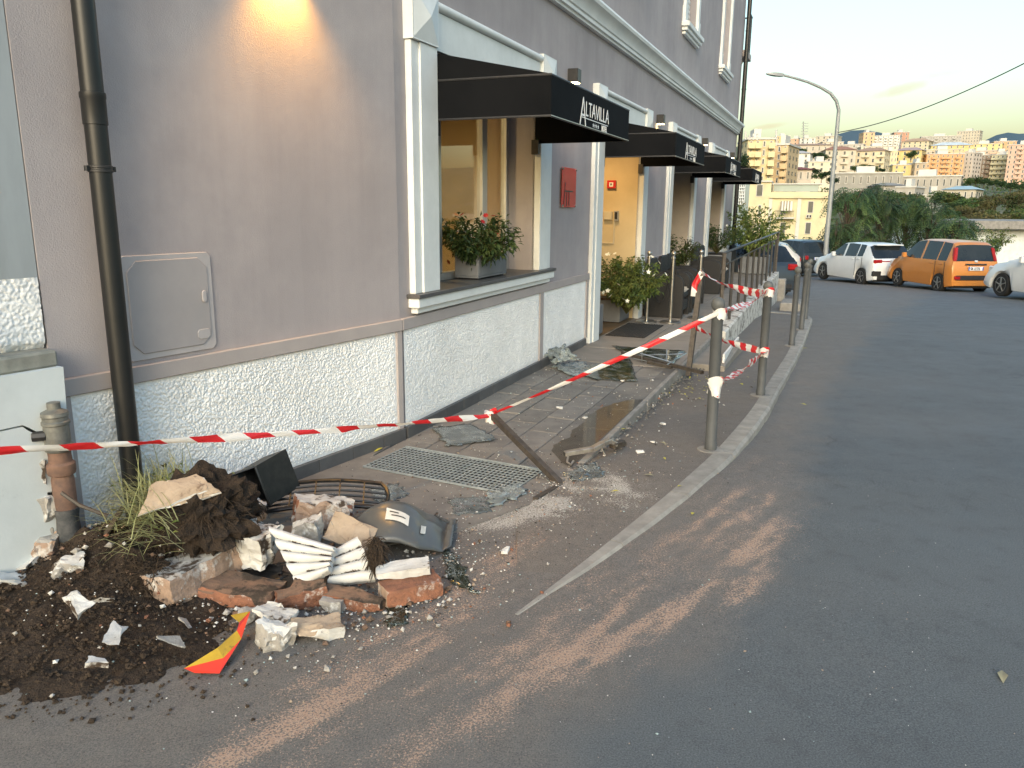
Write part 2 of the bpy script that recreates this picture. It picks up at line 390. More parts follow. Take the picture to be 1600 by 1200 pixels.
LIME = pix([(700, 800), (790, 800), (860, 775), (905, 750), (950, 770)])
FAN = pix([(790, 1010), (900, 930), (1000, 880), (1150, 780), (1190, 720)])
def masks(X, Y):
    n1 = fbm(X*3, Y*3); n2 = fbm(X*11+9, Y*11+4); n3 = fbm(X*1.3+3, Y*1.3)
    sd_ = side_of(X, Y, CLEAN) + (n1-.5)*.35 + (n2-.5)*.12
    dirt = 1 - sstep(-.12, .22, sd_)
    # feathery streaks drawn out along the direction the sawdust was swept
    tt = X*.60+Y*.80; nn = X*.80-Y*.60
    f1 = fbm(tt*2.2+3, nn*16, 4); f2 = fbm(tt*6+1, nn*40+7, 3); f3 = fbm(X*26, Y*26, 3)
    feather = np.clip(.42+1.2*(f1-.42)+.7*(f2-.5), 0, 1.6)
    s1 = np.exp(-(polyline_dist(X, Y, STREAK1)/.36)**2)*.62 + np.exp(-(polyline_dist(X, Y, STREAK1B)/.10)**2)*.60 + np.exp(-(polyline_dist(X, Y, STREAK1C)/.09)**2)*.55
    s2 = np.exp(-(polyline_dist(X, Y, STREAK2)/.13)**2)*.85
    s3 = np.exp(-(polyline_dist(X, Y, FAN)/.40)**2)*.5
    saw = np.clip((s1+s2+s3)*feather*(.45+.9*f3)*1.08, 0, 1) + .30*dirt*n1*sstep(0, .5, 1.4-Y*.12)
    far = np.exp(-((Y-7.5)/3.0)**2)*np.exp(-((X-3.1-(Y-7.5)*.25)/.8)**2)*.40*n1*n2*2
    lime = np.exp(-(polyline_dist(X, Y, LIME)/.30)**2)*(.08+1.9*n2)*(.12+1.45*n1)
    lime = np.clip(lime, 0, 1)
    return dirt, np.clip(saw+far, 0, 1), lime
def grid_mesh(name, X, Y, Z, m, attrs=None, smooth=True):
    h, w = X.shape
    me = bpy.data.meshes.new(name); n = h*w
    me.vertices.add(n); me.vertices.foreach_set('co', np.stack([X, Y, Z], -1).reshape(-1).astype(np.float32))
    i = np.arange(n).reshape(h, w); q = np.stack([i[:-1, :-1], i[:-1, 1:], i[1:, 1:], i[1:, :-1]], -1).reshape(-1, 4)
    k = len(q); me.loops.add(4*k); me.loops.foreach_set('vertex_index', q.reshape(-1).astype(np.int32))
    me.polygons.add(k); me.polygons.foreach_set('loop_start', np.arange(0, 4*k, 4, dtype=np.int32)); me.polygons.foreach_set('loop_total', np.full(k, 4, dtype=np.int32))
    me.update(calc_edges=True); me.validate()
    if smooth: me.polygons.foreach_set('use_smooth', np.ones(k, dtype=bool))
    for nm, a in (attrs or {}).items():
        at_ = me.attributes.new(nm, 'FLOAT', 'POINT'); at_.data.foreach_set('value', a.reshape(-1).astype(np.float32))
    me.materials.append(m)
    o = bpy.data.objects.new(name, me); col.objects.link(o); return o

def street_material(name, base1, base2, dirtc, dirt2):
    m = bpy.data.materials.new(name); m.use_nodes = True; nt = m.node_tree; N = nt.nodes; L = nt.links; p = N['Principled BSDF']
    p.inputs['Specular IOR Level'].default_value = .35
    geo = N.new('ShaderNodeNewGeometry'); pos = geo.outputs['Position']
    def noise(s, d=5, r=.6):
        t = N.new('ShaderNodeTexNoise'); t.inputs['Scale'].default_value = s; t.inputs['Detail'].default_value = d; t.inputs['Roughness'].default_value = r; L.new(pos, t.inputs['Vector']); return t.outputs['Fac']
    def mr(x, a, b, c=0., d=1.):
        n = N.new('ShaderNodeMapRange'); L.new(x, n.inputs[0])
        for k, v in ((1, a), (2, b), (3, c), (4, d)):
            if isinstance(v, (int, float)): n.inputs[k].default_value = v
            else: L.new(v, n.inputs[k])
        return n.outputs[0]
    def mix(f, a, b):
        n = N.new('ShaderNodeMix'); n.data_type = 'RGBA'
        if isinstance(f, (int, float)): n.inputs[0].default_value = f
        else: L.new(f, n.inputs[0])
        for k, v in ((6, a), (7, b)):
            if isinstance(v, tuple): n.inputs[k].default_value = (*v, 1)
            else: L.new(v, n.inputs[k])
        return n.outputs[2]
    def math_(op, a, b):
        n = N.new('ShaderNodeMath'); n.operation = op; n.use_clamp = True
        for k, v in ((0, a), (1, b)):
            if isinstance(v, (int, float)): n.inputs[k].default_value = v
            else: L.new(v, n.inputs[k])
        return n.outputs[0]
    def attr(nm):
        n = N.new('ShaderNodeAttribute'); n.attribute_name = nm; return n.outputs['Fac']
    c = mix(mr(noise(1.1), .35, .65), base1, base2)
    fine = noise(170, 3, .8)
    c = mix(mr(fine, .48, .72, 0, .8), c, (.21, .215, .215))
    c = mix(mr(fine, .28, .46, .8, 0), c, (.026, .028, .03))
    c = mix(mr(noise(6, 6, .7), .55, .75, 0, .35), c, (.05, .05, .05))
    vor = N.new('ShaderNodeTexVoronoi'); vor.inputs['Scale'].default_value = 150; L.new(pos, vor.inputs['Vector'])
    fleck = math_('MULTIPLY', mr(vor.outputs['Distance'], .10, .16, 1, 0), mr(noise(9, 3), .58, .74))
    c = mix(fleck, c, (.30, .295, .28))
    # fine cracking and older, paler repairs
    cv = N.new('ShaderNodeTexVoronoi'); cv.feature = 'DISTANCE_TO_EDGE'; cv.inputs['Scale'].default_value = .85
    wv = N.new('ShaderNodeTexNoise'); wv.inputs['Scale'].default_value = 3.5; wv.inputs['Detail'].default_value = 5; L.new(pos, wv.inputs['Vector'])
    vm = N.new('ShaderNodeVectorMath'); vm.operation = 'MULTIPLY_ADD'; vm.inputs[1].default_value = (.35, .35, 0); L.new(wv.outputs['Color'], vm.inputs[0]); L.new(pos, vm.inputs[2]); L.new(vm.outputs[0], cv.inputs['Vector'])
    crack = math_('MULTIPLY', mr(cv.outputs['Distance'], .002, .008, 1, 0), mr(noise(.55, 3), .56, .64))
    c = mix(math_('MULTIPLY', crack, .35), c, (.022, .022, .022))
    c = mix(mr(noise(.38, 3), .52, .60, 0, .30), c, (.135, .138, .138))
    c = mix(mr(noise(1.7, 5, .7), .60, .72, 0, .35), c, (.045, .046, .046))
    dirt = attr('dirt')
    dc = mix(mr(noise(14, 6, .7), .35, .7), dirtc, dirt2)
    dc = mix(mr(fine, .46, .70, 0, .8), dc, (.25, .215, .18)); dc = mix(mr(fine, .30, .46, .7, 0), dc, (.035, .031, .028))
    c = mix(math_('MULTIPLY', dirt, mr(noise(5, 6, .65), .2, .55, .55, .95)), c, dc)
    grain = noise(120, 3, .85)
    saw = attr('saw')
    th = mr(saw, 0, 1, .72, .42)
    n_ = N.new('ShaderNodeMapRange'); L.new(grain, n_.inputs[0]); L.new(th, n_.inputs[1]); L.new(math_('ADD', th, .07), n_.inputs[2])
    c = mix(n_.outputs[0], c, mix(mr(noise(60, 3), .35, .65), (.40, .255, .18), (.44, .315, .235)))
    lime = attr('lime')
    th2 = mr(lime, 0, 1, .72, .42)
    n2_ = N.new('ShaderNodeMapRange'); L.new(noise(110, 3, .7), n2_.inputs[0]); L.new(th2, n2_.inputs[1]); L.new(math_('ADD', th2, .06), n2_.inputs[2])
    c = mix(n2_.outputs[0], c, (.42, .40, .36))
    L.new(c, p.inputs['Base Color'])
    L.new(mr(noise(3, 4), .3, .7, .72, .92), p.inputs['Roughness'])
    b = N.new('ShaderNodeBump'); b.inputs['Strength'].default_value = .55; b.inputs['Distance'].default_value = .006
    L.new(fine, b.inputs['Height']); L.new(b.outputs[0], p.inputs['Normal'])
    MATS[name] = m; return m
street_material('street', (.108, .117, .121), (.092, .100, .104), (.158, .147, .135), (.116, .108, .100))
street_material('footway_mat', (.142, .134, .124), (.112, .106, .099), (.158, .141, .124), (.114, .102, .091))

def lin(*segs):
    out = []
    for a, b, st in segs: out += list(np.arange(a, b-1e-6, st))
    out.append(segs[-1][1]); return np.array(out)
gx = lin((-30, -5, 2.5), (-5, 5.5, .045), (5.5, 16, .5), (16, 32, 2))
gy = lin((-30, 0, 2), (0, 12.5, .045), (12.5, 40, .6))
GX, GY = np.meshgrid(gx, gy)
GZ = zr(GY) - .02*np.clip((GX-3-.42*np.maximum(GY-7, 0))*0, 0, 1)
# worn patches, small dips
GZ = GZ + (fbm(GX*.8, GY*.8)-.5)*.012*sstep(1, 3, GY)
dm, sm, lm = masks(GX, GY)
road = grid_mesh('road', GX, GY, GZ, MATS['street'], dict(dirt=dm, saw=sm, lime=lm)); road['kind'] = 'structure'

# footway strip between the kerb and the raised pavement
KL = [(.02, 2.86), (.27, 3.22), (.62, 3.76), (.94, 4.26), (1.36, 5.0), (2.0, 6.30), (2.62, 7.72), (3.30, 9.25), (4.0, 10.9), (4.62, 12.4), (5.03, 13.4), (5.32, 14.15), (5.38, 14.7), (5.22, 15.15), (4.85, 15.4)]
KW = [.012, .05, .09, .12, .135, .13, .13, .13, .14, .14, .15, .15, .15, .15, .14]
def resample(pts, n):
    P_ = np.array(pts); d = np.r_[0, np.cumsum(np.hypot(*np.diff(P_[:, :2], axis=0).T))]
    t = np.linspace(0, d[-1], n); return np.stack([np.interp(t, d, P_[:, k]) for k in range(P_.shape[1])], 1)
kl = resample([(x, y, w) for (x, y), w in zip(KL, KW)], 300)
for _ in range(60): kl[1:-1] = (kl[:-2]+2*kl[1:-1]+kl[2:])/4
inner = []
for (x, y, w) in kl:
    # opposite point on the raised pavement's edge (1.29 m out from the wall)
    v = Vector((x, y, 0)) - BEND; s = max(-1.0, v.dot(dB)-.25); q = B(min(s, 12.6), 1.285, 0); inner.append((q.x, q.y))
inner = np.array(inner); U = np.linspace(0, 1, 40)[None, :]
FX = kl[:, 0:1]*(1-U) + inner[:, 0:1]*U; FY = kl[:, 1:2]*(1-U) + inner[:, 1:2]*U
FZ = zf(FY) + .012*sstep(3.0, 3.6, FY) - .008*(1-sstep(3.0, 3.6, FY)) + (fbm(FX*2.1, FY*2.1)-.5)*.014*sstep(3, 4, FY)
FZ = FZ - .06*sstep(13.6, 15.2, FY) - .045*U**2*sstep(4.4, 6.0, FY)
d2, s2_, l2 = masks(FX, FY)
ft = grid_mesh('footway', FX, FY, FZ, MATS['footway_mat'], dict(dirt=np.clip(.45+.55*d2, 0, 1), saw=s2_*.8, lime=l2)); ft['kind'] = 'structure'

# kerb: one mesh per stone, under the kerb root
kerb_root = thing('kerb', 'pale worn stone kerb curving past the bollards beside the road', 'kerb', (1.4, 5.0, 0))
kd = np.r_[0, np.cumsum(np.hypot(*np.diff(kl[:, :2], axis=0).T))]
pos_ = .0
while pos_ < kd[-1]-.05:
    ln = ru(.75, 1.05); a, b = pos_, min(pos_+ln-.008, kd[-1]); pos_ += ln
    t = np.linspace(a, b, 8); px_ = np.interp(t, kd, kl[:, 0]); py_ = np.interp(t, kd, kl[:, 1]); pw = np.interp(t, kd, kl[:, 2])
    tx = np.gradient(px_); ty = np.gradient(py_); l_ = np.hypot(tx, ty); nx_, ny_ = ty/l_, -tx/l_
    mb = MB(); vs_ = []; fs_ = []
    for i in range(8):
        wob = (mnoise.noise((px_[i]*3, py_[i]*3, 1)))*.008; w = pw[i]+wob
        zt = zf1(py_[i]) + .016*min(1, pw[i]/.1) - .05*float(sstep(13.6, 15.2, py_[i])); zb = zr1(py_[i]) - .08
        x0, y0 = px_[i], py_[i]; x1, y1 = x0+nx_[i]*w, y0+ny_[i]*w
        c = .02*min(1, w/.1)
        vs_ += [(x0, y0, zb), (x0, y0, zt), (x0+nx_[i]*(w-c), y0+ny_[i]*(w-c), zt), (x1, y1, zt-c), (x1+nx_[i]*.004, y1+ny_[i]*.004, zb)]
    for i in range(7):
        for j in range(4): fs_.append((i*5+j, i*5+j+1, (i+1)*5+j+1, (i+1)*5+j))
    fs_ += [(0, 1, 2, 3, 4), (35, 36, 37, 38, 39)]
    mb.add(vs_, fs_); mb.build('kerb_stone', MATS['kerb'], kerb_root)

# raised pavement along the hotel (level), its base, and its paving stones
pave = MB(); pave.prism([(B(-1.05, -.2, 0).x, B(-1.05, -.2, 0).y), (B(-1.05, 1.27, 0).x, B(-1.05, 1.27, 0).y), (B(18.2, 1.27, 0).x, B(18.2, 1.27, 0).y), (B(18.2, -3, 0).x, B(18.2, -3, 0).y), (B(4, -3.2, 0).x, B(4, -3.2, 0).y), (B(4, -.2, 0).x, B(4, -.2, 0).y)], -1.1, -.022, 2)
pavement = pave.build('pavement', MATS['concrete_dark']); pavement['kind'] = 'structure'
def slab(s0, s1, o0, o1, z1, m, par, name='paving_stone', th=.05, jit=.003, rot=0):
    g = .0045; mb = MB(); zz = z1 + ru(-jit, jit)
    tl = [ru(-jit, jit)*.7 for _ in range(4)]
    c = [(s0+g, o0+g), (s1-g, o0+g), (s1-g, o1-g), (s0+g, o1-g)]
    e = .005
    ci = [(s0+g+e, o0+g+e), (s1-g-e, o0+g+e), (s1-g-e, o1-g-e), (s0+g+e, o1-g-e)]
    vs_ = [tuple(B(a, b, zz-th)) for a, b in c] + [tuple(B(a, b, zz-.004+tl[i])) for i, (a, b) in enumerate(c)] + [tuple(B(a, b, zz+tl[i])) for i, (a, b) in enumerate(ci)]
    fs_ = [(0, 1, 5, 4), (1, 2, 6, 5), (2, 3, 7, 6), (3, 0, 4, 7), (4, 5, 9, 8), (5, 6, 10, 9), (6, 7, 11, 10), (7, 4, 8, 11), (8, 9, 10, 11)]
    mb.add(vs_, fs_); return mb.build(name, m, par)
row = 0; o = .02
while o < .97:
    s = -.42 - (row % 2)*.2
    while s < 3.28:
        s1 = min(s+.40, 3.3)
        if s1-s > .05: slab(s, s1, o, o+.235, 0, MATS['paver'], pavement)
        s += .40
    o += .235; row += 1
s = -.42
while s < 3.28: slab(s, min(s+.62, 3.3), .962, 1.30, .002, MATS['border_slab'], pavement); s += .62
s = 3.3
while s < 17.6:
    for o0, o1 in ((.0, .65), (.65, 1.30)):
        slab(s, s+.85, o0, o1, .006 if s > 4 else .003, MATS['slab'], pavement, jit=.001)
    s += .85
# pale stone edging of the raised pavement, piece by piece
s = -.85
while s < 5.75:
    mb = MB(); l_ = ru(.75, 1.0); e1 = min(s+l_-.008, 5.79); h_ = .014+ru(-.003, .003); dz = .010*min(1, max(0, (s+.9)/1.2))
    mb.box((s, 1.302, -.45), (e1, 1.345+ru(-.004, .004), h_-.012+dz), FB); mb.build('edge_stone', MATS['concrete'], pavement, bevel=.003); s += l_
# concrete strip with the drain grating at the near end (runs out flush with the street)
gs = MB()
gxy = pix([(400, 775), (590, 700), (650, 676), (780, 648), (868, 752), (800, 815), (640, 812), (470, 792)])
strip = MB(); strip.prism([(A(-1.9, 0, 0).x, A(-1.9, 0, 0).y), (A(-.02, 0, 0).x, A(-.02, 0, 0).y), (B(-.42, .02, 0).x, B(-.42, .02, 0).y), (B(-.42, 1.28, 0).x, B(-.42, 1.28, 0).y), (B(-.8, 1.28, 0).x, B(-.8, 1.28, 0).y), (B(-1.35, 1.05, 0).x, B(-1.35, 1.05, 0).y), (A(-1.9, .75, 0).x, A(-1.9, .75, 0).y)], -.1, .006, 2)
strip.build('apron', MATS['paver'], None)['kind'] = 'structure'

# ------------------------------------------------------------------ terrain beyond the street
def terr(r, az):
    prof_r = [0, 30, 40, 50, 110, 180, 230, 300, 400, 480, 550, 650, 900, 1500, 6000]
    prof_z = [-1.6, -2.0, -4.5, -9, -12, -3, 4, 9, 15, 27, 40, 50, 46, 30, 20]
    z = np.interp(r*np.cos(np.radians(np.clip(az, -60, 60))), prof_r, prof_z)
    # only the right-hand view drops into the valley: behind and left the ground stays at street level
    k = sstep(-25, 5, az)*(1-sstep(70, 110, az))
    return z*k + (1-k)*(-2.2)
ra = np.r_[np.array([.5, 5, 12, 20, 26, 30, 33, 36, 40, 45, 50, 60, 75, 90, 110, 130, 150]), np.arange(170, 700, 20), np.array([760, 900, 1200, 2000, 4000, 7000])]
az = np.r_[np.arange(-180, -10, 6), np.arange(-10, 60, 1.2), np.arange(60, 180.1, 6)]
RR, AZ = np.meshgrid(ra, az)
TZ = terr(RR, AZ) + (fbm(RR*.03+5, AZ*.15+40)-.5)*np.clip(RR-60, 0, 200)*.03
mat('hill_ground', (.055, .075, .028), (.10, .095, .05), .035, .95, c3=(.14, .125, .085), scale3=.06, amt3=.40)
ter = grid_mesh('terrain', RR*np.sin(np.radians(AZ)), RR*np.cos(np.radians(AZ)), TZ, MATS['hill_ground']); ter['kind'] = 'structure'
# far mountains
mat('mountain', (.050, .085, .11), (.06, .10, .125), .002, .95)  # blue haze of distance put into the mountain colour
def mountain(name, pts, D):
    mb = MB(); vs_ = []; n = len(pts)
    for x, y in pts:
        t = at(x, y, D); vs_ += [(t.x, t.y, -5), tuple(t), (t.x*1.25, t.y*1.25, t.z*.75), (t.x*1.5, t.y*1.5, -5)]
        vs_[-4] = (t.x*.82, t.y*.82, -5)
    fs_ = [(i*4+j, (i+1)*4+j, (i+1)*4+j+1, i*4+j+1) for i in range(n-1) for j in range(3)]
    mb.add(vs_, fs_); o = mb.build(name, MATS['mountain'], None, smooth='all'); o['kind'] = 'structure'; return o
mountain('mountain', [(1130, 330), (1200, 262), (1250, 235), (1285, 221), (1308, 210), (1330, 204), (1350, 203), (1375, 207), (1400, 216), (1440, 232), (1500, 260), (1560, 330)], 2600)
mountain('mountain', [(1430, 330), (1480, 250), (1520, 228), (1540, 219), (1557, 211), (1575, 207), (1592, 209), (1610, 208), (1640, 205), (1680, 212), (1740, 240), (1850, 330)], 3000)
# ================================================================== HOTEL
HT = 11.0
hotel = thing('hotel_building', 'mauve grey rendered hotel with white window surrounds and roughcast plinth', 'building', tuple(BEND))
CEN = [1.51, 5.73, 9.95, 14.17]; HI, HO = 1.03, 1.37; TOP = 2.65; END = 17.3
w = MB()
w.box((-2.335, -.3, -.5), (0, 0, HT), FA)
edges = [0] + [v for c in CEN for v in (c-HI, c+HI)] + [END]
for i in range(0, len(edges), 2): w.box((edges[i], -.3, -.5), (edges[i+1], 0, TOP), FB)
w.box((CEN[0]-HI, -.3, -.5), (CEN[0]+HI, -.001, .98), FB)
w.box((0, -.3, TOP), (END, 0, 4.55), FB)
UH = .52
ue = [0] + [v for c in CEN for v in (c-UH, c+UH)] + [END]
for i in range(0, len(ue), 2): w.box((ue[i], -.3, 4.55), (ue[i+1], 0, 6.75), FB)
w.box((0, -.3, 6.75), (END, 0, HT), FB)
w.box((END-.3, -9, -.5), (END, -.3, HT), FB)          # end wall round the corner
w.build('wall', MATS['stucco'], hotel)
bk = MB(); bk.box((-2.4, -9, HT), (END, -.3, HT+.2), FB); bk.box((-2.4, -9.3, -1), (END, -9, HT), FB); bk.box((-2.7, -9, -1), (-2.335, -.3, HT), FA)
bk.build('roof', MATS['concrete'], hotel)
# roughcast panels: real relief
def pebbles(S, Z_, cell, seed=0):
    """thrown-on render: overlapping rounded grains on a jittered grid"""
    u, v = S/cell, Z_/cell; iu, iv = np.floor(u).astype(int), np.floor(v).astype(int); best = np.zeros(S.shape)
    for du in (-1, 0, 1):
        for dv in (-1, 0, 1):
            a, b = iu+du, iv+dv; jx = _LAT[(a*7+seed) % 256, (b*13) % 256]; jy = _LAT[(a*11+91) % 256, (b*5+seed) % 256]; rr_ = .35+.55*_LAT[(a*3+40) % 256, (b*17+9) % 256]
            d = np.hypot(u-a-jx, v-b-jy)/rr_; best = np.maximum(best, np.sqrt(np.clip(1-d*d, 0, 1))*rr_)
    return best
def relief(name, F_, s0, s1, z0, z1, amp, sc, m, off=.006, st=.011):
    ns = max(4, int((s1-s0)/st)); nz = max(4, int((z1-z0)/st))
    S, Z_ = np.meshgrid(np.linspace(s0, s1, ns), np.linspace(z0, z1, nz))
    n = pebbles(S+7, Z_+3, 1.15/sc)
    e = np.minimum(np.minimum(S-s0, s1-S), np.minimum(Z_-z0, z1-Z_)); k = np.clip(e/.03, 0, 1)
    O = off + (n*.42+.25*(fbm(S*30, Z_*30, 3)-.5))*amp*k
    ex = Vector((F_[0][0], F_[1][0], 0)); en = Vector((F_[0][1], F_[1][1], 0)); o0 = Vector((F_[0][3], F_[1][3], 0)) - BEND
    X = o0.x + ex.x*S + en.x*O; Y = o0.y + ex.y*S + en.y*O
    o = grid_mesh(name, X, Y, Z_, m); o.parent = hotel; return o
relief('roughcast_panel', FA, -2.275, -.055, .085, .775, .019, 120, MATS['roughcast'], st=.0036)
relief('roughcast_panel', FB, .035, 2.70, .085, .775, .019, 120, MATS['roughcast'], st=.0036)
relief('roughcast_panel', FB, 2.80, 4.26, .085, .775, .020, 105, MATS['roughcast'], st=.0055)
for a, b in ((7.13, 8.55), (11.35, 12.77), (15.57, 17.22)): relief('roughcast_panel', FB, a, b, .085, .775, .03, 30, MATS['roughcast'], st=.03)
def part(name, m, boxes, F_=FB, bevel=0, par=None, **k):
    mb = MB()
    for a, b in boxes: mb.box(a, b, F_)
    return mb.build(name, m, par or hotel, bevel=bevel, **k)
part('plinth_band', MATS['stucco_band'], [((-2.335, .0005, .775), (-.001, .028, .855))], FA, .004)
part('plinth_band', MATS['stucco_band'], [((.001, .0005, .775), (4.345, .028, .855))], FB, .004)
for a, b in ((7.11, 8.57), (11.33, 12.79), (15.55, 17.3)): part('plinth_band', MATS['stucco_band'], [((a, .0005, .775), (b, .028, .855))], FB, .004)
part('plinth_strip', MATS['stucco_band'], [((-2.335, .0005, .085), (-2.275, .02, .7745))], FA, .003)
part('plinth_strip', MATS['stucco_band'], [((-.055, .0005, .085), (-.001, .02, .7745))], FA, .003)
part('plinth_strip', MATS['stucco_band'], [((2.70, .0005, .085), (2.80, .02, .7745))], FB, .003)
part('plinth_strip', MATS['stucco_band'], [((4.26, .0005, .085), (4.34, .02, .7745))], FB, .003)
s = -2.335
while s < -.05:
    part('skirting_tile', MATS['skirting'], [((s+.002, .0005, -.02), (min(s+.30, 0)-.002, .034+ru(0, .002), .085))], FA, .002); s += .30
s = .02
while s < 4.25:
    part('skirting_tile', MATS['skirting'], [((s+.002, .0005, -.02), (min(s+.30, 4.26)-.002, .034+ru(0, .002), .085))], FB, .002); s += .30
# string course
def cornice(F_, s0, s1):
    prof = [(0, 3.50), (.05, 3.50), (.05, 3.525), (.075, 3.53), (.075, 3.565), (.09, 3.575), (.10, 3.62), (.13, 3.665), (.165, 3.69), (.175, 3.72), (.165, 3.75), (.14, 3.765), (.0, 3.79)]
    mb = MB(); n = len(prof)
    mb.add([tuple(F_ @ Vector((s0, o, z))) for o, z in prof] + [tuple(F_ @ Vector((s1, o, z))) for o, z in prof],
           [(i, (i+1) % n, n+(i+1) % n, n+i) for i in range(n)] + [tuple(range(n)), tuple(range(n, 2*n))])
    mb.build('cornice', MATS['trim_white'], hotel, smooth=35)
cornice(FA, -2.335, .03); cornice(FB, 0, END+.05)

def surround(k):
    c = CEN[k]; z0 = 1.012 if k == 0 else -.02
    for sg in (-1, 1):
        a, b = sorted((c+sg*HI, c+sg*(HO-.10))); a2, b2 = sorted((c+sg*(HO-.10), c+sg*HO))
        mb = MB(); mb.box((a, -.02, z0), (b, .062, 2.658), FB); mb.box((a2, .0005, z0), (b2, .048, 2.658), FB)
        jm = mb.build('jamb', MATS['trim_white'], hotel, bevel=.003)
        a, b = sorted((c+sg*(HI-.0), c+sg*(HO+.015)))
        mb = MB(); e = (a+b)/2
        mb.box((a, .0005, 2.661), (b, .075, 2.975), FB)
        mb.add([tuple(B(x, .0755, z)) for x, z in ((a+.01, 2.672), (b-.01, 2.672), (b-.01, 2.965), (a+.01, 2.965))] + [tuple(B(e, .115, 2.82))], [(0, 1, 4), (1, 2, 4), (2, 3, 4), (3, 0, 4)])
        mb.build('corner_block', MATS['trim_white'], hotel)
    mb = MB(); mb.box((c-HI+.002, .0005, 2.65), (c+HI-.002, .045, 2.90), FB)
    mb.build('lintel', MATS['trim_white'], hotel, bevel=.003)
    mb = MB(); mb.tube([(c-HI+.002, .045, 2.932), (c+HI-.002, .045, 2.932)], .032, 10, FB); mb.build('lintel_moulding', MATS['trim_white'], hotel, smooth=50)
for k in range(4): surround(k)
# first window: sill, frame, panes
sill = part('window_sill', MATS['slate_sill'], [((.10, -.30, .984), (2.92, .105, 1.011))], FB, .003)
part('sill_moulding', MATS['trim_white'], [((.115, .001, .915), (2.905, .088, .983)), ((.15, .001, .872), (2.87, .055, .914))], FB, .006)
wf = MB(); zo = -.29
for a, b in ((.482, .56), (1.05, 1.14), (1.93, 2.03), (2.47, 2.538)): wf.box((a, zo-.03, 1.075), (b, zo+.03, 2.57), FB)
wf.box((.482, zo-.032, 1.011), (2.538, zo+.032, 1.075), FB); wf.box((.482, zo-.032, 2.57), (2.538, zo+.032, 2.649), FB)
window = wf.build('window_frame', MATS['alu'], hotel, bevel=.004)
for a, b in ((.56, 1.05), (1.14, 1.93), (2.03, 2.47)):
    g = MB(); g.box((a, zo-.004, 1.075), (b, zo+.004, 2.57), FB); g.build('pane', MATS['pane'], window)
rv = MB(); rv.box((2.541, -.26, 1.012), (2.545, -.002, 2.649), FB); rv.box((.475, -.26, 1.012), (.479, -.002, 2.649), FB); rv.box((.48, -.26, 2.64), (2.54, -.002, 2.648), FB)
rv.build('reveal', MATS['reveal_paint'], hotel)
# room behind the first window
rm = MB()
rm.box((-.4, -3.6, 0), (4.6, -3.5, 2.8), FB); rm.box((-.5, -3.6, 0), (-.4, -.33, 2.8), FB); rm.box((3.7, -3.5, 0), (3.8, -.31, 2.8), FB)
rm.box((2.75, -3.4, 0), (2.85, -1.6, 2.75), FB)
rm.box((-.4, -.32, 0), (.47, -.305, 2.75), FB); rm.box((2.56, -.32, 0), (4.5, -.305, 2.75), FB); rm.box((.47, -.32, 0), (2.56, -.305, .98), FB)
rm.build('room_wall', MATS['interior_wall'], hotel)
part('room_ceiling', MATS['interior_white'], [((-.4, -3.5, 2.75), (4.5, -.305, 2.8))]); part('room_floor', MATS['interior_floor'], [((-.4, -3.5, -.05), (4.5, -.305, 0))])
dr = MB()
for a, b in ((2.0, 2.07), (2.63, 2.70)): dr.box((a, -2.32, 0), (b, -2.25, 2.12), FB)
dr.box((2.0, -2.32, 2.12), (2.70, -2.25, 2.19), FB)
ind = dr.build('inner_door_frame', MATS['interior_white'], hotel, bevel=.004)
g = MB(); g.box((2.07, -2.29, 0), (2.63, -2.28, 2.12), FB); g.build('pane', MATS['pane'], ind)
hb = MB(); hb.tube([(2.14, -2.25, .95), (2.14, -2.2, 1.0), (2.14, -2.2, 1.3), (2.14, -2.25, 1.35)], .012, 6, FB); hb.build('door_handle', MATS['steel'], ind, smooth=True)
# emergency exit sign hung in the room
emit('exit_green', (.02, .45, .22), 1.2); emit('exit_white', (.85, 1, .9), 1.6)
es = thing('exit_sign', 'small green emergency exit sign with white arrow inside the window', 'exit sign', tuple(B(1.72, -1.6, 2.08)))
mb = MB(); mb.box((1.62, -1.62, 2.05), (1.84, -1.6, 2.2), FB); mb.build('panel', MATS['exit_green'], es)
mb = MB(); mb.add([tuple(B(x, -1.598, z)) for x, z in ((1.715, 2.18), (1.745, 2.18), (1.745, 2.12), (1.775, 2.12), (1.73, 2.07), (1.685, 2.12), (1.715, 2.12))], [tuple(range(7))]); mb.build('arrow', MATS['exit_white'], es)
mb = MB(); mb.tube([(1.73, -1.61, 2.2), (1.73, -1.61, 2.75)], .006, 6, FB); mb.build('hanger', MATS['steel'], es)
def area(name, loc, energy, size, color, par, rot=(0, 0, 0)):
    l = bpy.data.lights.new(name, 'AREA'); l.energy = energy; l.size = size; l.color = color; l.shape = 'DISK'
    o = bpy.data.objects.new(name, l); col.objects.link(o); o.parent = par; o.location = loc; o.rotation_euler = rot; return o
emit('lamp_warm', (1, .74, .40), 5.0)
WARM = (1.0, .62, .26)
def ceiling_lamp(s, o, z, energy, label, size=.3, color=WARM):
    p_ = B(s, o, z); t = thing('ceiling_lamp', label, 'lamp', tuple(p_))
    mb = MB(); mb.lathe([(.16, -.03), (.17, 0), (.15, .025)], 20); mb.build('housing', MATS['interior_white'], t, local=True, smooth=40)
    mb = MB(); mb.lathe([(.13, -.034), (.14, -.0305)], 20); mb.build('diffuser', MATS['lamp_warm'], t, local=True)
    area('bulb', (0, 0, -.05), energy, size, color, t)
ceiling_lamp(1.5, -1.3, 2.72, 22, 'round ceiling lamp glowing in the room behind the first window')
ceiling_lamp(5.9, -.45, 2.60, 7, 'round ceiling lamp over the hotel doorway with potted shrubs', .25)

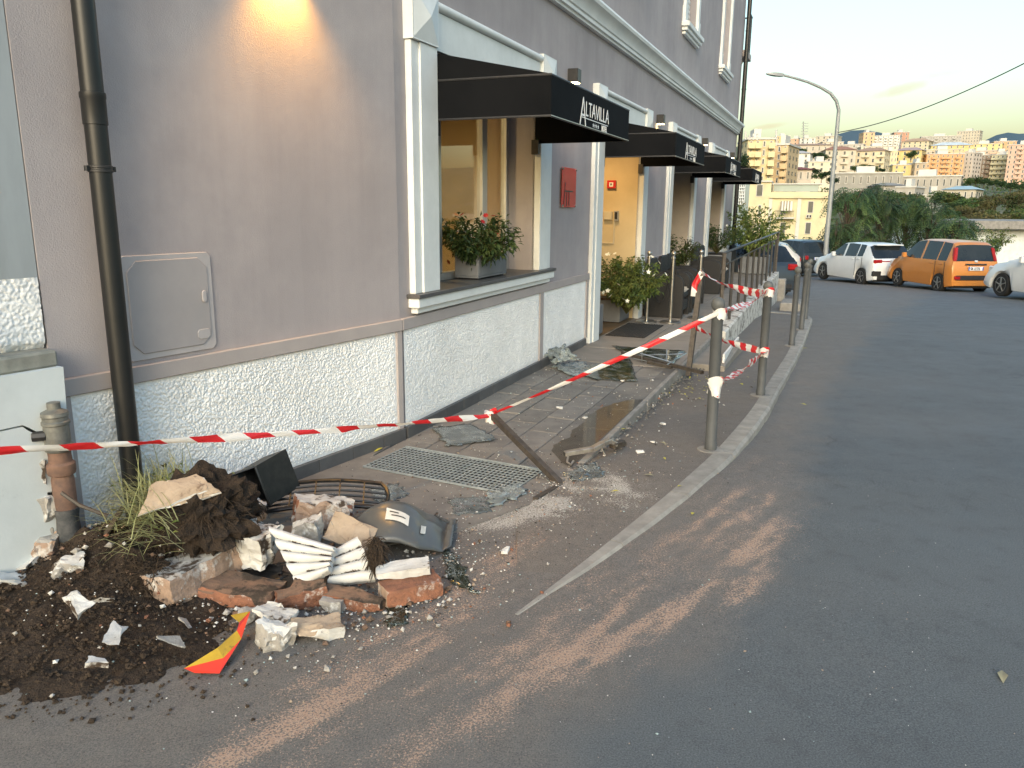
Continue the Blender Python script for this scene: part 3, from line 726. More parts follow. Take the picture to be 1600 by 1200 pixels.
# doorways
def doorway(k, depth, m, floor):
    c = CEN[k]; a, b = c-HI, c+HI
    mb = MB()
    mb.box((a-.06, -depth, 0), (a+.004, -.024, TOP), FB); mb.box((b-.004, -depth, 0), (b+.06, -.024, TOP), FB); mb.box((a, -depth, TOP-.004), (b, -.024, TOP+.05), FB)
    mb.build('door_reveal', m, hotel)
    mb = MB(); mb.box((a, -depth, -.05), (b, .012, .012), FB); mb.build('threshold', floor, hotel)
    mb = MB(); d = -depth
    for x0, x1 in ((a, a+.08), (c-.04, c+.04), (b-.08, b)): mb.box((x0, d-.06, .07), (x1, d, 2.45), FB)
    mb.box((a, d-.062, .012), (b, d+.002, .07), FB); mb.box((a, d-.062, 2.45), (b, d+.002, TOP), FB)
    dr_ = mb.build('door', MATS['alu'], hotel, bevel=.003)
    for x0, x1 in ((a+.08, c-.04), (c+.04, b-.08)):
        g = MB(); g.box((x0, d-.034, .07), (x1, d-.026, 2.45), FB); g.build('pane', MATS['pane'], dr_)
    # hall behind
    mb = MB(); mb.box((a-.4, -depth-2.5, 0), (b+.4, -depth-2.4, TOP), FB); mb.box((a-.5, -depth-2.5, 0), (a-.4, -depth-.06, TOP), FB); mb.box((b+.4, -depth-2.5, 0), (b+.5, -depth-.06, TOP), FB); mb.box((a-.4, -depth-2.4, TOP), (b+.4, -depth-.06, TOP+.1), FB)
    mb.build('hall_wall', MATS['interior_wall'], hotel)
mat('wood_floor', (.16, .11, .06), (.11, .075, .042), 5, .5, stretch=(1, 8, 1))
doorway(1, 1.0, MATS['reveal_yellow'], MATS['wood_floor']); doorway(2, .75, MATS['reveal_paint'], MATS['slab']); doorway(3, .75, MATS['reveal_paint'], MATS['slab'])
# fittings on the doorway's side wall
c1 = CEN[1]+HI-.004
fb = thing('fire_alarm_box', 'red square fire alarm call box on yellow doorway wall', 'alarm box', tuple(B(c1, -.4, 1.94)))
mb = MB(); mb.box((c1-.045, -.47, 1.885), (c1, -.34, 2.0), FB); mb.build('case', MATS['plaque_red'], fb, bevel=.004)
mb = MB(); mb.box((c1-.05, -.435, 1.91), (c1-.046, -.375, 1.97), FB); mb.build('face_plate', MATS['letter_white'], fb)
mb = MB(); mb.box((c1-.055, -.415, 1.93), (c1-.0505, -.395, 1.955), FB); mb.build('button', MATS['black_metal'], fb)
ic = thing('intercom', 'cream intercom and switch boxes with conduit beside the hotel door', 'intercom', tuple(B(c1, -.4, 1.5)))
mat('cream_plastic', (.60, .53, .38), rough=.5)
mb = MB(); mb.box((c1-.05, -.50, 1.44), (c1, -.38, 1.56), FB); mb.build('switch_box', MATS['cream_plastic'], ic, bevel=.004)
mb = MB(); mb.box((c1-.05, -.345, 1.42), (c1, -.285, 1.57), FB); kx = mb.build('keypad', MATS['alu'], ic, bevel=.004)
mb = MB(); mb.box((c1-.054, -.335, 1.45), (c1-.051, -.295, 1.55), FB); mb.build('screen', MATS['black_metal'], kx)
mb = MB(); mb.tube([(c1-.012, -.35, 1.44), (c1-.012, -.35, 1.1), (c1-.012, -.56, 1.1)], .011, 6, FB); mb.tube([(c1-.02, -.57, .05), (c1-.02, -.57, 1.62), (c1-.02, -.55, 1.66)], .028, 8, FB); mb.build('conduit', MATS['cream_plastic'], ic, smooth=50)
# upper windows
for k in range(4):
    c = CEN[k]
    mb = MB()
    for sg in (-1, 1):
        a, b = sorted((c+sg*UH, c+sg*(UH+.16))); mb.box((a, .0005, 4.62), (b, .05, 6.75), FB)
        a, b = sorted((c+sg*(UH-.01), c+sg*(UH+.20))); mb.box((a, .001, 4.615), (b, .056, 4.86), FB)
    mb.box((c-UH-.16, .0005, 6.752), (c+UH+.16, .05, 6.95), FB)
    uw = mb.build('upper_window', MATS['trim_white'], hotel, bevel=.004)
    mb = MB(); mb.box((c-UH-.24, .0005, 4.54), (c+UH+.24, .13, 4.614), FB); mb.box((c-UH-.20, .001, 4.48), (c+UH+.20, .095, 4.539), FB); mb.box((c-UH-.16, .001, 4.43), (c+UH+.16, .06, 4.479), FB)
    mb.build('window_sill', MATS['trim_white'], uw, bevel=.006)
    mb = MB(); mb.box((c-UH, -.16, 4.62), (c-.02, -.12, 6.75), FB); mb.box((c+.02, -.16, 4.62), (c+UH, -.12, 6.75), FB)
    for j in range(26):
        z = 4.66+j*.08; mb.box((c-UH+.05, -.12, z), (c-.07, -.105, z+.05), FB); mb.box((c+.07, -.12, z), (c+UH-.05, -.105, z+.05), FB)
    mb.build('shutter', MATS['trim_white'], uw)
# balcony round the far corner
bal = thing('corner_balcony', 'stone balcony with dark iron railing at the hotel far upper corner', 'balcony', tuple(B(END, -.6, 5.3)))
mb = MB(); mb.box((END+.001, -1.6, 5.42), (END+.85, .12, 5.58), FB); mb.prism([(END+.001, 5.2), (END+.25, 5.2), (END+.7, 5.418), (END+.001, 5.418)], -1.0, -.05, 1, FB)
mb.build('slab', MATS['stucco_band'], bal, bevel=.01)
mb = MB()
for i in range(9):
    for p0, p1 in (((END+.08+i*.09, .08, 5.58), (END+.08+i*.09, .08, 6.5)), ((END+.8, .08-i*.18, 5.58), (END+.8, .08-i*.18, 6.5))): mb.bar(p0, p1, .014, .014, FB)
mb.bar((END+.03, .08, 6.5), (END+.83, .08, 6.5), .03, .03, FB); mb.bar((END+.8, .08, 6.5), (END+.8, -1.5, 6.5), .03, .03, FB)
mb.bar((END+.03, .08, 6.3), (END+.83, .08, 6.3), .014, .014, FB); mb.bar((END+.03, .08, 5.65), (END+.83, .08, 5.65), .014, .014, FB)
mb.build('railing', MATS['black_metal'], bal)

# ------------------------------------------------------------------ stroke lettering
GL = {'A': (.72, [((0, 0), (.36, 1)), ((.36, 1), (.72, 0)), ((.13, .36), (.59, .36))]), 'L': (.52, [((.06, 1), (.06, 0)), ((.06, .03), (.5, .03))]),
      'T': (.62, [((0, .97), (.62, .97)), ((.31, 1), (.31, 0))]), 'V': (.70, [((0, 1), (.35, 0)), ((.35, 0), (.70, 1))]), 'I': (.16, [((.08, 0), (.08, 1))]),
      'H': (.60, [((.06, 0), (.06, 1)), ((.54, 0), (.54, 1)), ((.06, .5), (.54, .5))]), 'O': (.70, [((.2, 0), (.5, 0)), ((.5, 0), (.68, .25)), ((.68, .25), (.68, .75)), ((.68, .75), (.5, 1)), ((.5, 1), (.2, 1)), ((.2, 1), (.02, .75)), ((.02, .75), (.02, .25)), ((.02, .25), (.2, 0))]),
      'E': (.50, [((.06, 0), (.06, 1)), ((.06, .97), (.48, .97)), ((.06, .5), (.4, .5)), ((.06, .03), (.48, .03))]),
      'G': (.66, [((.64, .8), (.4, 1)), ((.4, 1), (.05, .75)), ((.05, .75), (.05, .25)), ((.05, .25), (.4, 0)), ((.4, 0), (.64, .2)), ((.64, .2), (.64, .45)), ((.64, .45), (.4, .45))]),
      'N': (.62, [((.06, 0), (.06, 1)), ((.06, 1), (.56, 0)), ((.56, 0), (.56, 1))]), 'Z': (.6, [((.03, .97), (.57, .97)), ((.57, .97), (.03, .03)), ((.03, .03), (.57, .03))]),
      '1': (.3, [((.18, 0), (.18, 1)), ((.0, .8), (.18, 1))]), '7': (.55, [((.02, .97), (.53, .97)), ((.53, .97), (.18, 0))]), '2': (.55, [((.03, .75), (.2, .97)), ((.2, .97), (.45, .9)), ((.45, .9), (.45, .65)), ((.45, .65), (.03, .03)), ((.03, .03), (.53, .03))]), ' ': (.4, [])}
def text(mb, s, fr, x, z, h, wt, gap=.16, xs=1.0, y=0.0, serif=True, th=.002):
    """letters as thin raised strokes in the x-z plane of frame fr, facing +y"""
    for ch in s:
        wd, segs = GL[ch]
        for (ax, az_), (bx, bz) in segs:
            a = Vector((x+ax*h*xs, y, z+az_*h)); b = Vector((x+bx*h*xs, y, z+bz*h)); d = (b-a).normalized(); nn = Vector((-d.z, 0, d.x))*wt/2
            up = Vector((0, th, 0)); e = d*wt*.3
            q = [a-e+nn, b+e+nn, b+e-nn, a-e-nn]
            mb.add(q + [v+up for v in q], [(0, 1, 2, 3), (4, 5, 6, 7), (0, 1, 5, 4), (1, 2, 6, 5), (2, 3, 7, 6), (3, 0, 4, 7)], 0, fr)
            y += .00015
        x += (wd+gap)*h*xs
    return x
# awnings
AWL = ['black awning with hotel name over the first lit window', 'black awning with hotel name over the doorway with shrubs', 'third black awning from the near end, above the rattan chairs', 'farthest black awning at the hotel far end']
for k in range(4):
    c = CEN[k]; a, b = c-HI+.005, c+HI-.005; zt, zb, of = 2.455, 2.19, .885
    aw = thing('awning', AWL[k], 'awning', tuple(B(c, 0, zb)), group='black hotel awnings')
    mb = MB()
    # sloped top, slightly hollow
    n = 9; vs_ = []
    for i in range(n):
        for j in range(5):
            u = i/(n-1); v = j/4; sag = -.02*math.sin(math.pi*u)*math.sin(math.pi*v)
            vs_.append((a+(b-a)*u, .003+of*v, 2.64+(zt-2.64)*v+sag))
    mb.add(vs_, [(i*5+j, (i+1)*5+j, (i+1)*5+j+1, i*5+j+1) for i in range(n-1) for j in range(4)], 0, FB)
    mb.box((a, of, zb), (b, of+.008, zt+.002), FB)
    for x in (a, b-.008): mb.prism([(.003, 2.64), (of-.001, zt), (of-.001, zb), (.003, zb)], x, x+.008, 0, FB)
    mb.build('canopy', MATS['black_fabric'], aw, recalc=False, smooth=20)
    mb = MB()
    for z in (zb+.004, zt-.004): mb.tube([(a, .02, z), (a, of+.004, z), (b, of+.004, z), (b, .02, z)], .008, 6, FB)
    mb.tube([(a, .03, 2.61), (b, .03, 2.61)], .015, 6, FB); mb.build('frame', MATS['black_metal'], aw)
    mb = MB(); mb.tube([(a, of+.011, zb+.006), (b, of+.011, zb+.006)], .0035, 5, FB); mb.build('piping', MATS['alu'], aw)
    for x in (a+.02, b-.04):
        mb = MB(); mb.box((x, -.02, zb-.10), (x+.03, .05, zb+.03), FB); mb.build('bracket', MATS['black_metal'], aw)
    fr = FB @ T(c, of+.0085, 0)
    mb = MB(); x0 = -.395
    text(mb, 'A', fr, x0, 2.205, .185, .015)
    x1 = text(mb, 'LTAVILLA', fr, x0+.135, 2.275, .095, .012, .14, 1.18)
    mb.box((x0+.04, 0, 2.252), (x1-.02, .0015, 2.258), fr)
    text(mb, 'HOTEL', fr, x1-.20, 2.203, .04, .006, .14, 1.0)
    mb.build('lettering', MATS['letter_white'], aw, recalc=False)
    for i in range(4):
        mb = MB(); cx, cz = x0+.33+i*.045, 2.222; pts = []
        for j in range(10):
            r_ = .021 if j % 2 == 0 else .009; t_ = math.pi/2+j*math.pi/5; pts.append((cx+r_*math.cos(t_), cz+r_*math.sin(t_)))
        mb.add([(x, .0016, z) for x, z in pts] + [(cx, .0016, cz)], [(j, (j+1) % 10, 10) for j in range(10)], 0, fr)
        mb.build('star', MATS['letter_white'], aw, recalc=False)
# wall lamps: box lamp throwing warm light down the wall
emit('lamp_bright', (1, .80, .42), 9.0)
def wall_lamp(F_, s, label, energy, z=2.86, cone=140, blend=1.0):
    p_ = F_ @ Vector((s, .0, z)); t = thing('wall_lamp', label, 'wall lamp', tuple(p_), group='box wall lamps')
    mb = MB(); mb.box((s-.06, .001, z+.0), (s+.06, .11, z+.13), F_); mb.build('housing', MATS['black_metal'], t, bevel=.003)
    mb = MB(); mb.box((s-.048, .014, z-.006), (s+.048, .10, z-.001), F_); mb.build('lens', MATS['lamp_bright'], t)
    l = bpy.data.lights.new('bulb', 'SPOT'); l.energy = energy; l.color = (1, .47, .075); l.spot_size = math.radians(cone); l.spot_blend = blend; l.shadow_soft_size = .035
    o = bpy.data.objects.new('bulb', l); col.objects.link(o); o.parent = t
    q = F_ @ Vector((s, .075, z-.02)) - Vector(p_); o.location = q
    nrm_ = Vector((F_[0][1], F_[1][1], 0)); dr = (Vector((0, 0, -1)) + nrm_*.02).normalized(); o.rotation_euler = (-dr).to_track_quat('Z', 'Y').to_euler()
wall_lamp(FA, -.91, 'wall lamp above the near blank wall, left of the first window', 46, 2.96, 104, .8)
wall_lamp(FB, 3.50, 'box wall lamp between the first window and the doorway', 8)
wall_lamp(FB, 7.72, 'box wall lamp between the doorway and the third awning', 8)
wall_lamp(FB, 11.95, 'box wall lamp between the third and the farthest awning', 8)
wall_lamp(FB, 16.2, 'box wall lamp past the farthest awning', 8)
# red plaque
pq = thing('wall_plaque', 'red acrylic plaque with black strokes on wall beside the first window', 'plaque', tuple(B(3.5, 0, 1.6)))
mb = MB(); mb.box((3.27, .020, 1.61), (3.74, .025, 2.015), FB); mb.build('panel', MATS['plaque_red'], pq, bevel=.002)
for x, z in ((3.285, 1.625), (3.725, 1.625), (3.285, 2.0), (3.725, 2.0)):
    mb = MB(); mb.tube([(x, .001, z), (x, .036, z)], .012, 8, FB); mb.build('spacer', MATS['steel'], pq, smooth=40)
mb = MB(); fr = FB @ T(0, .0285, 0)
for a_, b_ in (((3.33, 1.62), (3.37, 1.86)), ((3.42, 1.62), (3.43, 1.78)), ((3.50, 1.62), (3.50, 1.78)), ((3.36, 1.775), (3.62, 1.775))):
    mb.bar((a_[0], 0, a_[1]), (b_[0], 0, b_[1]), .014, .002, fr, upv=(0, 1, 0))
mb.build('stroke', MATS['black_metal'], pq)
# meter hatch
ht = thing('meter_hatch', 'grey square utility hatch with rounded rim and lock on blank wall', 'hatch', tuple(A(-1.74, 0, .88)))
def oct_(x0, x1, z0, z1, c): return [(x0+c, z0), (x1-c, z0), (x1, z0+c), (x1, z1-c), (x1-c, z1), (x0+c, z1), (x0, z1-c), (x0, z0+c)]
mb = MB(); mb.prism(oct_(-1.985, -1.49, .875, 1.37, .022), .0005, .010, 1, FA); mb.build('rim', MATS['hatch_rim'], ht, bevel=.003)
mb = MB(); mb.prism(oct_(-1.955, -1.52, .905, 1.345, .05), .0102, .016, 1, FA); dd = mb.build('door', MATS['hatch_grey'], ht, bevel=.003)
mb = MB(); mb.prism(oct_(-1.565, -1.54, 1.12, 1.18, .008), .0165, .026, 1, FA); mb.build('lock', MATS['hatch_rim'], dd, bevel=.003)
mb = MB(); mb.prism(oct_(-1.605, -1.53, .935, .985, .012), .0165, .020, 1, FA); mb.build('label_plate', MATS['hatch_rim'], dd, bevel=.002)
# downpipes
dp = thing('downpipe', 'thick dark brown downpipe in front of the blank wall', 'downpipe', tuple(A(-2.05, .1, 0)))
def pipe_s(z): return -2.055
mb = MB(); mb.tube([A(-2.07, .085, .0), A(-2.07, .085, 1.0), A(-2.07, .085, 1.95), A(-2.07, .085, 6)], .046, 20); mb.build('pipe', MATS['pipe_brown'], dp, smooth=60)
mb = MB(); mb.lathe([(.046, -.002), (.0495, 0), (.0495, .10), (.052, .108), (.052, .128), (.046, .13)], 24, T(*A(-2.07, .085, 1.93))); mb.build('socket', MATS['pipe_brown'], dp, smooth=40)
mb = MB(); mb.lathe([(.046, -.002), (.0505, 0), (.0505, .008), (.047, .010), (.047, .016), (.0505, .018), (.0505, .026), (.046, .028)], 24, T(*A(-2.07, .085, 1.735)))
for sg in (-1, 1): mb.tube([A(-2.07+sg*.062, .085, 1.738), A(-2.07+sg*.062, .085, 1.76)], .009, 8); mb.bar(A(-2.07+sg*.044, .085, 1.749), A(-2.07+sg*.066, .085, 1.749), .012, .022)
mb.tube([A(-2.07, .02, 1.75), A(-2.07, .0, 1.75)], .012, 8); mb.build('clip', MATS['black_metal'], dp, smooth=40)
dq = thing('downpipe', 'thin brown downpipe at the hotel far corner', 'downpipe', tuple(B(END-.05, .1, 0)))
mb = MB(); mb.tube([B(END-.06, .1, .0), B(END-.06, .1, HT)], .055, 12); mb.build('pipe', MATS['pipe_brown'], dq, smooth=60)
for z in (1.9, 3.2, 4.6, 6.0): mb = MB(); mb.lathe([(.055, 0), (.062, .002), (.062, .03), (.055, .032)], 14, T(*B(END-.06, .1, z))); mb.build('clip', MATS['black_metal'], dq)

# ------------------------------------------------------------------ neighbouring house on the left
mat('neigh_paint', (.34, .37, .385), (.27, .295, .305), 3, .75, bump=.12, bscale=40, stretch=(1, 1, .25), c3=(.26, .28, .275), scale3=2.5, amt3=.40, edge3=.1)
mat('white_wall', (.62, .66, .66), (.54, .58, .58), 2.5, .85, bump=.12, bscale=60, c3=(.44, .46, .46), scale3=5, amt3=.36)
mat('grey_green_cap', (.30, .30, .26), (.20, .20, .175), 8, .9, bump=.6, bscale=40)
nb = thing('neighbour_house', 'pale grey green neighbouring house with cracked white base at left edge', 'house', tuple(A(-2.6, .1, 0)))
mb = MB(); mb.box((-45, -7, 1.18), (-2.34, -.004, 12.5), FA); mb.build('wall', MATS['neigh_paint'], nb)  # unseen length behind the view added to keep the sun off the street
def relief2(s0, s1, z0, z1):
    ns, nz = int((s1-s0)/.005), int((z1-z0)/.005); S, Z_ = np.meshgrid(np.linspace(s0, s1, ns), np.linspace(z0, z1, nz))
    O = .0 + pebbles(S+9, Z_+2, .010)*.007 - .03*(1-sstep(1.0, 1.06, Z_+.04*fbm(S*20, Z_*9)))
    bl = A(-2.6, .1, 0)
    X = BEND.x + dA.x*S + nA.x*O - bl.x; Y = BEND.y + dA.y*S + nA.y*O - bl.y
    o = grid_mesh('roughcast_panel', X, Y, Z_, MATS['roughcast']); o.parent = nb
relief2(-3.2, -2.345, .96, 1.30)
mb = MB(); mb.box((-45, -.5, .93), (-2.345, .09, 1.0), FA); mb.build('ledge', MATS['grey_green_cap'], nb, bevel=.01)
# white base block whose corner is broken away; thin crack is an opening between the pieces
cr = [(-2.34, .925), (-2.445, .84), (-2.455, .78), (-2.452, .72), (-2.49, .69), (-2.53, .665)]
mb = MB()
def plate(pts, o0, o1): mb.prism([(x+.085 if x > -40 else x, z) for x, z in pts], o0, o1, 1, FA)
crackL = [(-2.60, .70), (-2.545, .655), (-2.505, .60), (-2.50, .55), (-2.475, .50), (-2.455, .44)]
e = .006
plate([(-2.43, .93), (-45, .93), (-45, .72), (-2.62, .72)] + [(x, z+e) for x, z in crackL[:3]] + [(-2.47, .66), (-2.44, .70)], -.4, .12)
plate([(-45, .71), (-2.62, .712), (-2.60, .69)] + [(x-e, z) for x, z in crackL[1:]] + [(-2.46, .40), (-2.56, .41), (-2.555, .33), (-2.53, .27), (-2.525, .14), (-2.50, .05), (-2.50, -.1), (-45, -.1)], -.4, .12)
plate([(-2.435, .69), (-2.47, .645), (-2.497, .60), (-2.49, .55), (-2.465, .50), (-2.448, .44), (-2.43, .44)], -.4, .118)
mb.build('base_wall', MATS['white_wall'], nb)
mb = MB(); mb.box((-2.475, -.4, -.1), (-2.34, .02, .70), FA); mb.build('broken_core', MATS['concrete_dark'], nb)
mb = MB()
plate([(-2.535, .27), (-2.50, .24), (-2.49, .05), (-2.505, .0), (-2.53, .02)], .02, .105); mb.build('loose_plaster', MATS['white_wall'], nb)
mb = MB(); plate([(-2.50, .28), (-2.43, .29), (-2.43, .02), (-2.48, .02), (-2.49, .12), (-2.475, .2)], .021, .075); mb.build('exposed_brick', MATS['brick_tan'], nb)
mb = MB()
mat('green_paint', (.02, .12, .085), rough=.5)
mb = MB(); mb.tube([A(-3.6, .12, 1.12), A(-2.66, .12, 1.12)], .022, 8); mb.tube([A(-2.74, .12, 1.0), A(-2.74, .12, 1.18)], .018, 8); mb.tube([A(-2.74, .12, 1.14), A(-2.70, .12, 1.17)], .03, 8)
tag(mb.build('handrail', MATS['green_paint'], None, smooth=40), 'green tube handrail at the left edge above white base', 'handrail')
# gas standpipe
gvp = A(-2.42, .15, 0)
gv = thing('gas_standpipe', 'broken gas standpipe with grey valve cap beside the downpipe', 'pipe', tuple(gvp))
mb = MB(); mb.lathe([(.052, 0), (.05, .05), (.046, .14), (.05, .20), (.044, .28), (.05, .33)], 16, T(*gvp)); mb.build('burnt_stub', MATS['burnt_pipe'], gv, smooth=50)
mb = MB(); mb.lathe([(.043, .33), (.045, .35), (.045, .46), (.040, .48), (.052, .485), (.056, .50), (.056, .53), (.046, .54), (.044, .57), (.045, .585)], 18, T(*gvp)); mb.build('pipe', MATS['rust_pipe'], gv, smooth=40)
mb = MB(); mb.lathe([(.045, .585), (.052, .59), (.056, .60), (.056, .615), (.05, .62), (.05, .70), (.055, .705), (.055, .715), (.05, .72), (.05, .735), (.054, .74), (.052, .755), (.03, .765), (.026, .768), (.026, .795), (.02, .797)], 18, T(*gvp)); mb.build('valve_cap', MATS['brass'], gv, smooth=35)
mb = MB(); mb.tube([tuple(gvp+Vector((-.03, -.03, .66))), tuple(gvp+Vector((-.075, -.05, .66)))], .022, 8); mb.build('knob', MATS['black_metal'], gv, smooth=40)
# ================================================================== STREET FURNITURE
# bollards
BOL = [((1110, 703), 'nearest grey bollard, with striped tape tied to its top'), ((1188, 618), 'second grey bollard from the camera, tape tied round it twice'), ((1237, 540), 'third grey bollard, on the kerb past the taped ones'), ((1252, 515), 'fourth grey bollard from the camera'), ((1258, 499), 'farthest grey bollard, nearly hidden behind the fourth')]
def solve_foot(px, py):
    z = 0
    for _ in range(30): q = gp(px, py, z); z = zf1(q.y) + .012
    return gp(px, py, z)
b0 = thing('bollard', '', 'bollard', (0, 0, 0), group='grey metal bollards along the kerb')
mb = MB(); mb.lathe([(.041, 0), (.041, .055), (.0375, .06), (.0375, .90), (.0405, .905), (.0405, .935), (.035, .94)], 22); mb.build('post', MATS['bollard_grey'], b0, local=True, smooth=40)
mb = MB(); mb.lathe([(.02, .935), (.028, .945), (.022, .955), (.034, .966), (.043, .982), (.045, 1.0), (.042, 1.016), (.032, 1.034), (.014, 1.044), (.002, 1.047)], 18); mb.build('ball_cap', MATS['bollard_cap'], b0, local=True, smooth=60)
mb = MB(); mb.lathe([(.09, -.02), (.09, .004), (.085, .008)], 18); mb.build('base_plate', MATS['concrete'], b0, local=True)
BPOS = []
for i, ((px, py), lab) in enumerate(BOL):
    o = b0 if i == 0 else copy_tree(b0); q = solve_foot(px, py); o.location = q; o['label'] = lab; BPOS.append(q)
    o.rotation_euler = (math.radians([.5, -.4, .3, .6, -.5][i]), math.radians([-.6, .3, -.2, .4, .2][i]), ru(0, 6))

# red and white barrier tape
def tape_material():
    m = bpy.data.materials.new('tape'); m.use_nodes = True; nt = m.node_tree; N = nt.nodes; L = nt.links; p = N['Principled BSDF']
    uv = N.new('ShaderNodeAttribute'); uv.attribute_name = 'len'
    uw = N.new('ShaderNodeAttribute'); uw.attribute_name = 'wid'
    a = N.new('ShaderNodeMath'); a.operation = 'MULTIPLY'; a.inputs[1].default_value = 3.7; L.new(uv.outputs['Fac'], a.inputs[0])
    ad = N.new('ShaderNodeMath'); ad.operation = 'ADD'; w_ = N.new('ShaderNodeMath'); w_.operation = 'MULTIPLY'; w_.inputs[1].default_value = .18; L.new(uw.outputs['Fac'], w_.inputs[0]); L.new(a.outputs[0], ad.inputs[0]); L.new(w_.outputs[0], ad.inputs[1])
    f = N.new('ShaderNodeMath'); f.operation = 'FRACT'; L.new(ad.outputs[0], f.inputs[0])
    g = N.new('ShaderNodeMath'); g.operation = 'GREATER_THAN'; g.inputs[1].default_value = .5; L.new(f.outputs[0], g.inputs[0])
    mx = N.new('ShaderNodeMix'); mx.data_type = 'RGBA'; mx.inputs[6].default_value = (.80, .78, .74, 1); mx.inputs[7].default_value = (.62, .025, .03, 1); L.new(g.outputs[0], mx.inputs[0])
    L.new(mx.outputs[2], p.inputs['Base Color']); p.inputs['Roughness'].default_value = .38
    t = N.new('ShaderNodeBsdfTranslucent'); L.new(mx.outputs[2], t.inputs[0]); ms = N.new('ShaderNodeMixShader'); ms.inputs[0].default_value = .2
    L.new(p.outputs[0], ms.inputs[1]); L.new(t.outputs[0], ms.inputs[2]); L.new(ms.outputs[0], N['Material Output'].inputs[0])
    MATS['tape'] = m
tape_material()
def tape(pts, width, twist, label, name='barrier_tape', sag=0.0, n=60, crumple=.004, phase=0.0, wmod=None, rep=1.0, vee=.25):
    P_ = np.array([tuple(p) for p in pts]); d = np.r_[0, np.cumsum(np.linalg.norm(np.diff(P_, axis=0), axis=1))]
    t = np.linspace(0, d[-1], n); C_ = np.stack([np.interp(t, d, P_[:, k]) for k in range(3)], 1)
    C_[:, 2] -= sag*4*(t/d[-1])*(1-t/d[-1])
    X, Y, Z_, LN, WD = [], [], [], [], []
    for i in range(n):
        tg = Vector(C_[min(i+1, n-1)]-C_[max(i-1, 0)]).normalized(); sd_ = tg.cross(Vector((0, 0, 1))).normalized(); up = sd_.cross(tg)
        an = twist(t[i]/d[-1]) if callable(twist) else twist
        wv = up*math.cos(an) + sd_*math.sin(an); nv = wv.cross(tg); ww = width*(wmod(t[i]/d[-1]) if wmod else 1)
        for j in range(5):
            u = j/4-.5; c = nv*(mnoise.noise((t[i]*9+phase, u*5, phase))*crumple*2 + (abs(u)-.25)*vee*ww)
            v = Vector(C_[i]) + wv*u*ww + c
            X.append(v.x); Y.append(v.y); Z_.append(v.z); LN.append(t[i]*rep+phase); WD.append(u)
    sh = (n, 5); o = grid_mesh(name, np.array(X).reshape(sh), np.array(Y).reshape(sh), np.array(Z_).reshape(sh), MATS['tape'], dict(len=np.array(LN), wid=np.array(WD)))
    tag(o, label, 'tape', 'red and white barrier tape'); return o
PT = Vector((-.14, 4.93, .285)); PB = Vector((.295, 4.37, .0))      # leaning post: top, foot
t1 = BPOS[0]+Vector((0, 0, .96)); t2 = BPOS[1]+Vector((.0, -.01, .955))
L0 = at(-30, 707, 2.75); L1 = PT+Vector((.0, -.02, -.01))
tape([L0, L0.lerp(L1, .5)+Vector((0, 0, -.005)), L1], .034, lambda u: .2+.45*math.sin(u*11)+.2*math.sin(u*31), 'long tape running from the left edge past the downpipe to the leaning post', sag=.012, n=160, crumple=.005, phase=.12, wmod=lambda u: .9+.2*math.sin(u*23)+.1*math.sin(u*57))
tape([PT+Vector((.02, -.01, 0)), PT.lerp(t1, .5), t1+Vector((-.02, -.05, -.01))], .034, lambda u: .35+.5*math.sin(u*5+1), 'tape rising from the leaning post to the nearest bollard', sag=.02, n=110, crumple=.003, phase=.4)
tape([t1+Vector((0, -.045, 0)), t1.lerp(t2, .5), t2+Vector((-.03, -.03, 0))], .07, lambda u: 1.2+.7*math.sin(u*5), 'tape between the tops of the two nearest bollards', sag=.03, n=70, crumple=.008, phase=.2, rep=1.7)
m1 = BPOS[0]+Vector((.04, 0, .47)); m2 = BPOS[1]+Vector((.0, -.04, .42))
tape([m1, m1.lerp(m2, .5), m2], .075, lambda u: .9+.6*math.sin(u*7), 'twisted tape between the middles of the two nearest bollards', sag=.015, n=70, crumple=.01, phase=.7, rep=1.8)
def wrap(c, z, r, h, label, ph, turns=1.3, rep=1.0):
    pts = [c+Vector((r*math.cos(t_), r*math.sin(t_), z+.01*math.sin(t_*3)+.02*t_/6)) for t_ in np.linspace(-2.2, -2.2+turns*6.28, 40)]
    tape(pts, h, 0.1, label, n=80, crumple=.0015, phase=ph, rep=rep, vee=0)
wrap(BPOS[0], .44, .043, .12, 'mostly white band of tape wound round the nearest bollard middle', .02, rep=.27)
wrap(BPOS[0], .93, .044, .05, 'tape knot under the ball of the nearest bollard', .3)
wrap(BPOS[1], .94, .044, .06, 'tape knot under the ball of the second bollard', .6)
wrap(BPOS[1], .40, .043, .07, 'tape wound round the middle of the second bollard', .33)
wrap(PT, -.03, .036, .06, 'tape tied round the top of the leaning post', .9, 1.6)

# leaning broken post
def square_tube(name, p, q, wd, m, par=None, hollow=True, upv=(0, 0, 1)):
    mb = MB(); p = Vector(p); q = Vector(q); t = (q-p).normalized(); up = Vector(upv)
    if abs(t.dot(up)) > .98: up = Vector((1, 0, 0))
    u = t.cross(up).normalized(); v = u.cross(t); h = wd/2; k = h-.003
    c = [(-1, -1), (1, -1), (1, 1), (-1, 1)]
    vs_ = [p+(u*a+v*b)*h for a, b in c] + [q+(u*a+v*b)*h for a, b in c] + [q+(u*a+v*b)*k for a, b in c] + [q-t*.12+(u*a+v*b)*k for a, b in c]
    fs_ = [(0, 1, 2, 3)]
    for i in range(4):
        j = (i+1) % 4; fs_ += [(i, j, 4+j, 4+i), (4+i, 4+j, 8+j, 8+i), (8+i, 8+j, 12+j, 12+i)]
    fs_.append((12, 13, 14, 15)); mb.add(vs_, fs_); return mb.build(name, m, par)
lp = thing('leaning_post', 'rusty square steel post leaning over with tape tied to it', 'post', tuple(PB))
square_tube('tube', PB, PT, .037, MATS['rust_steel'], lp)
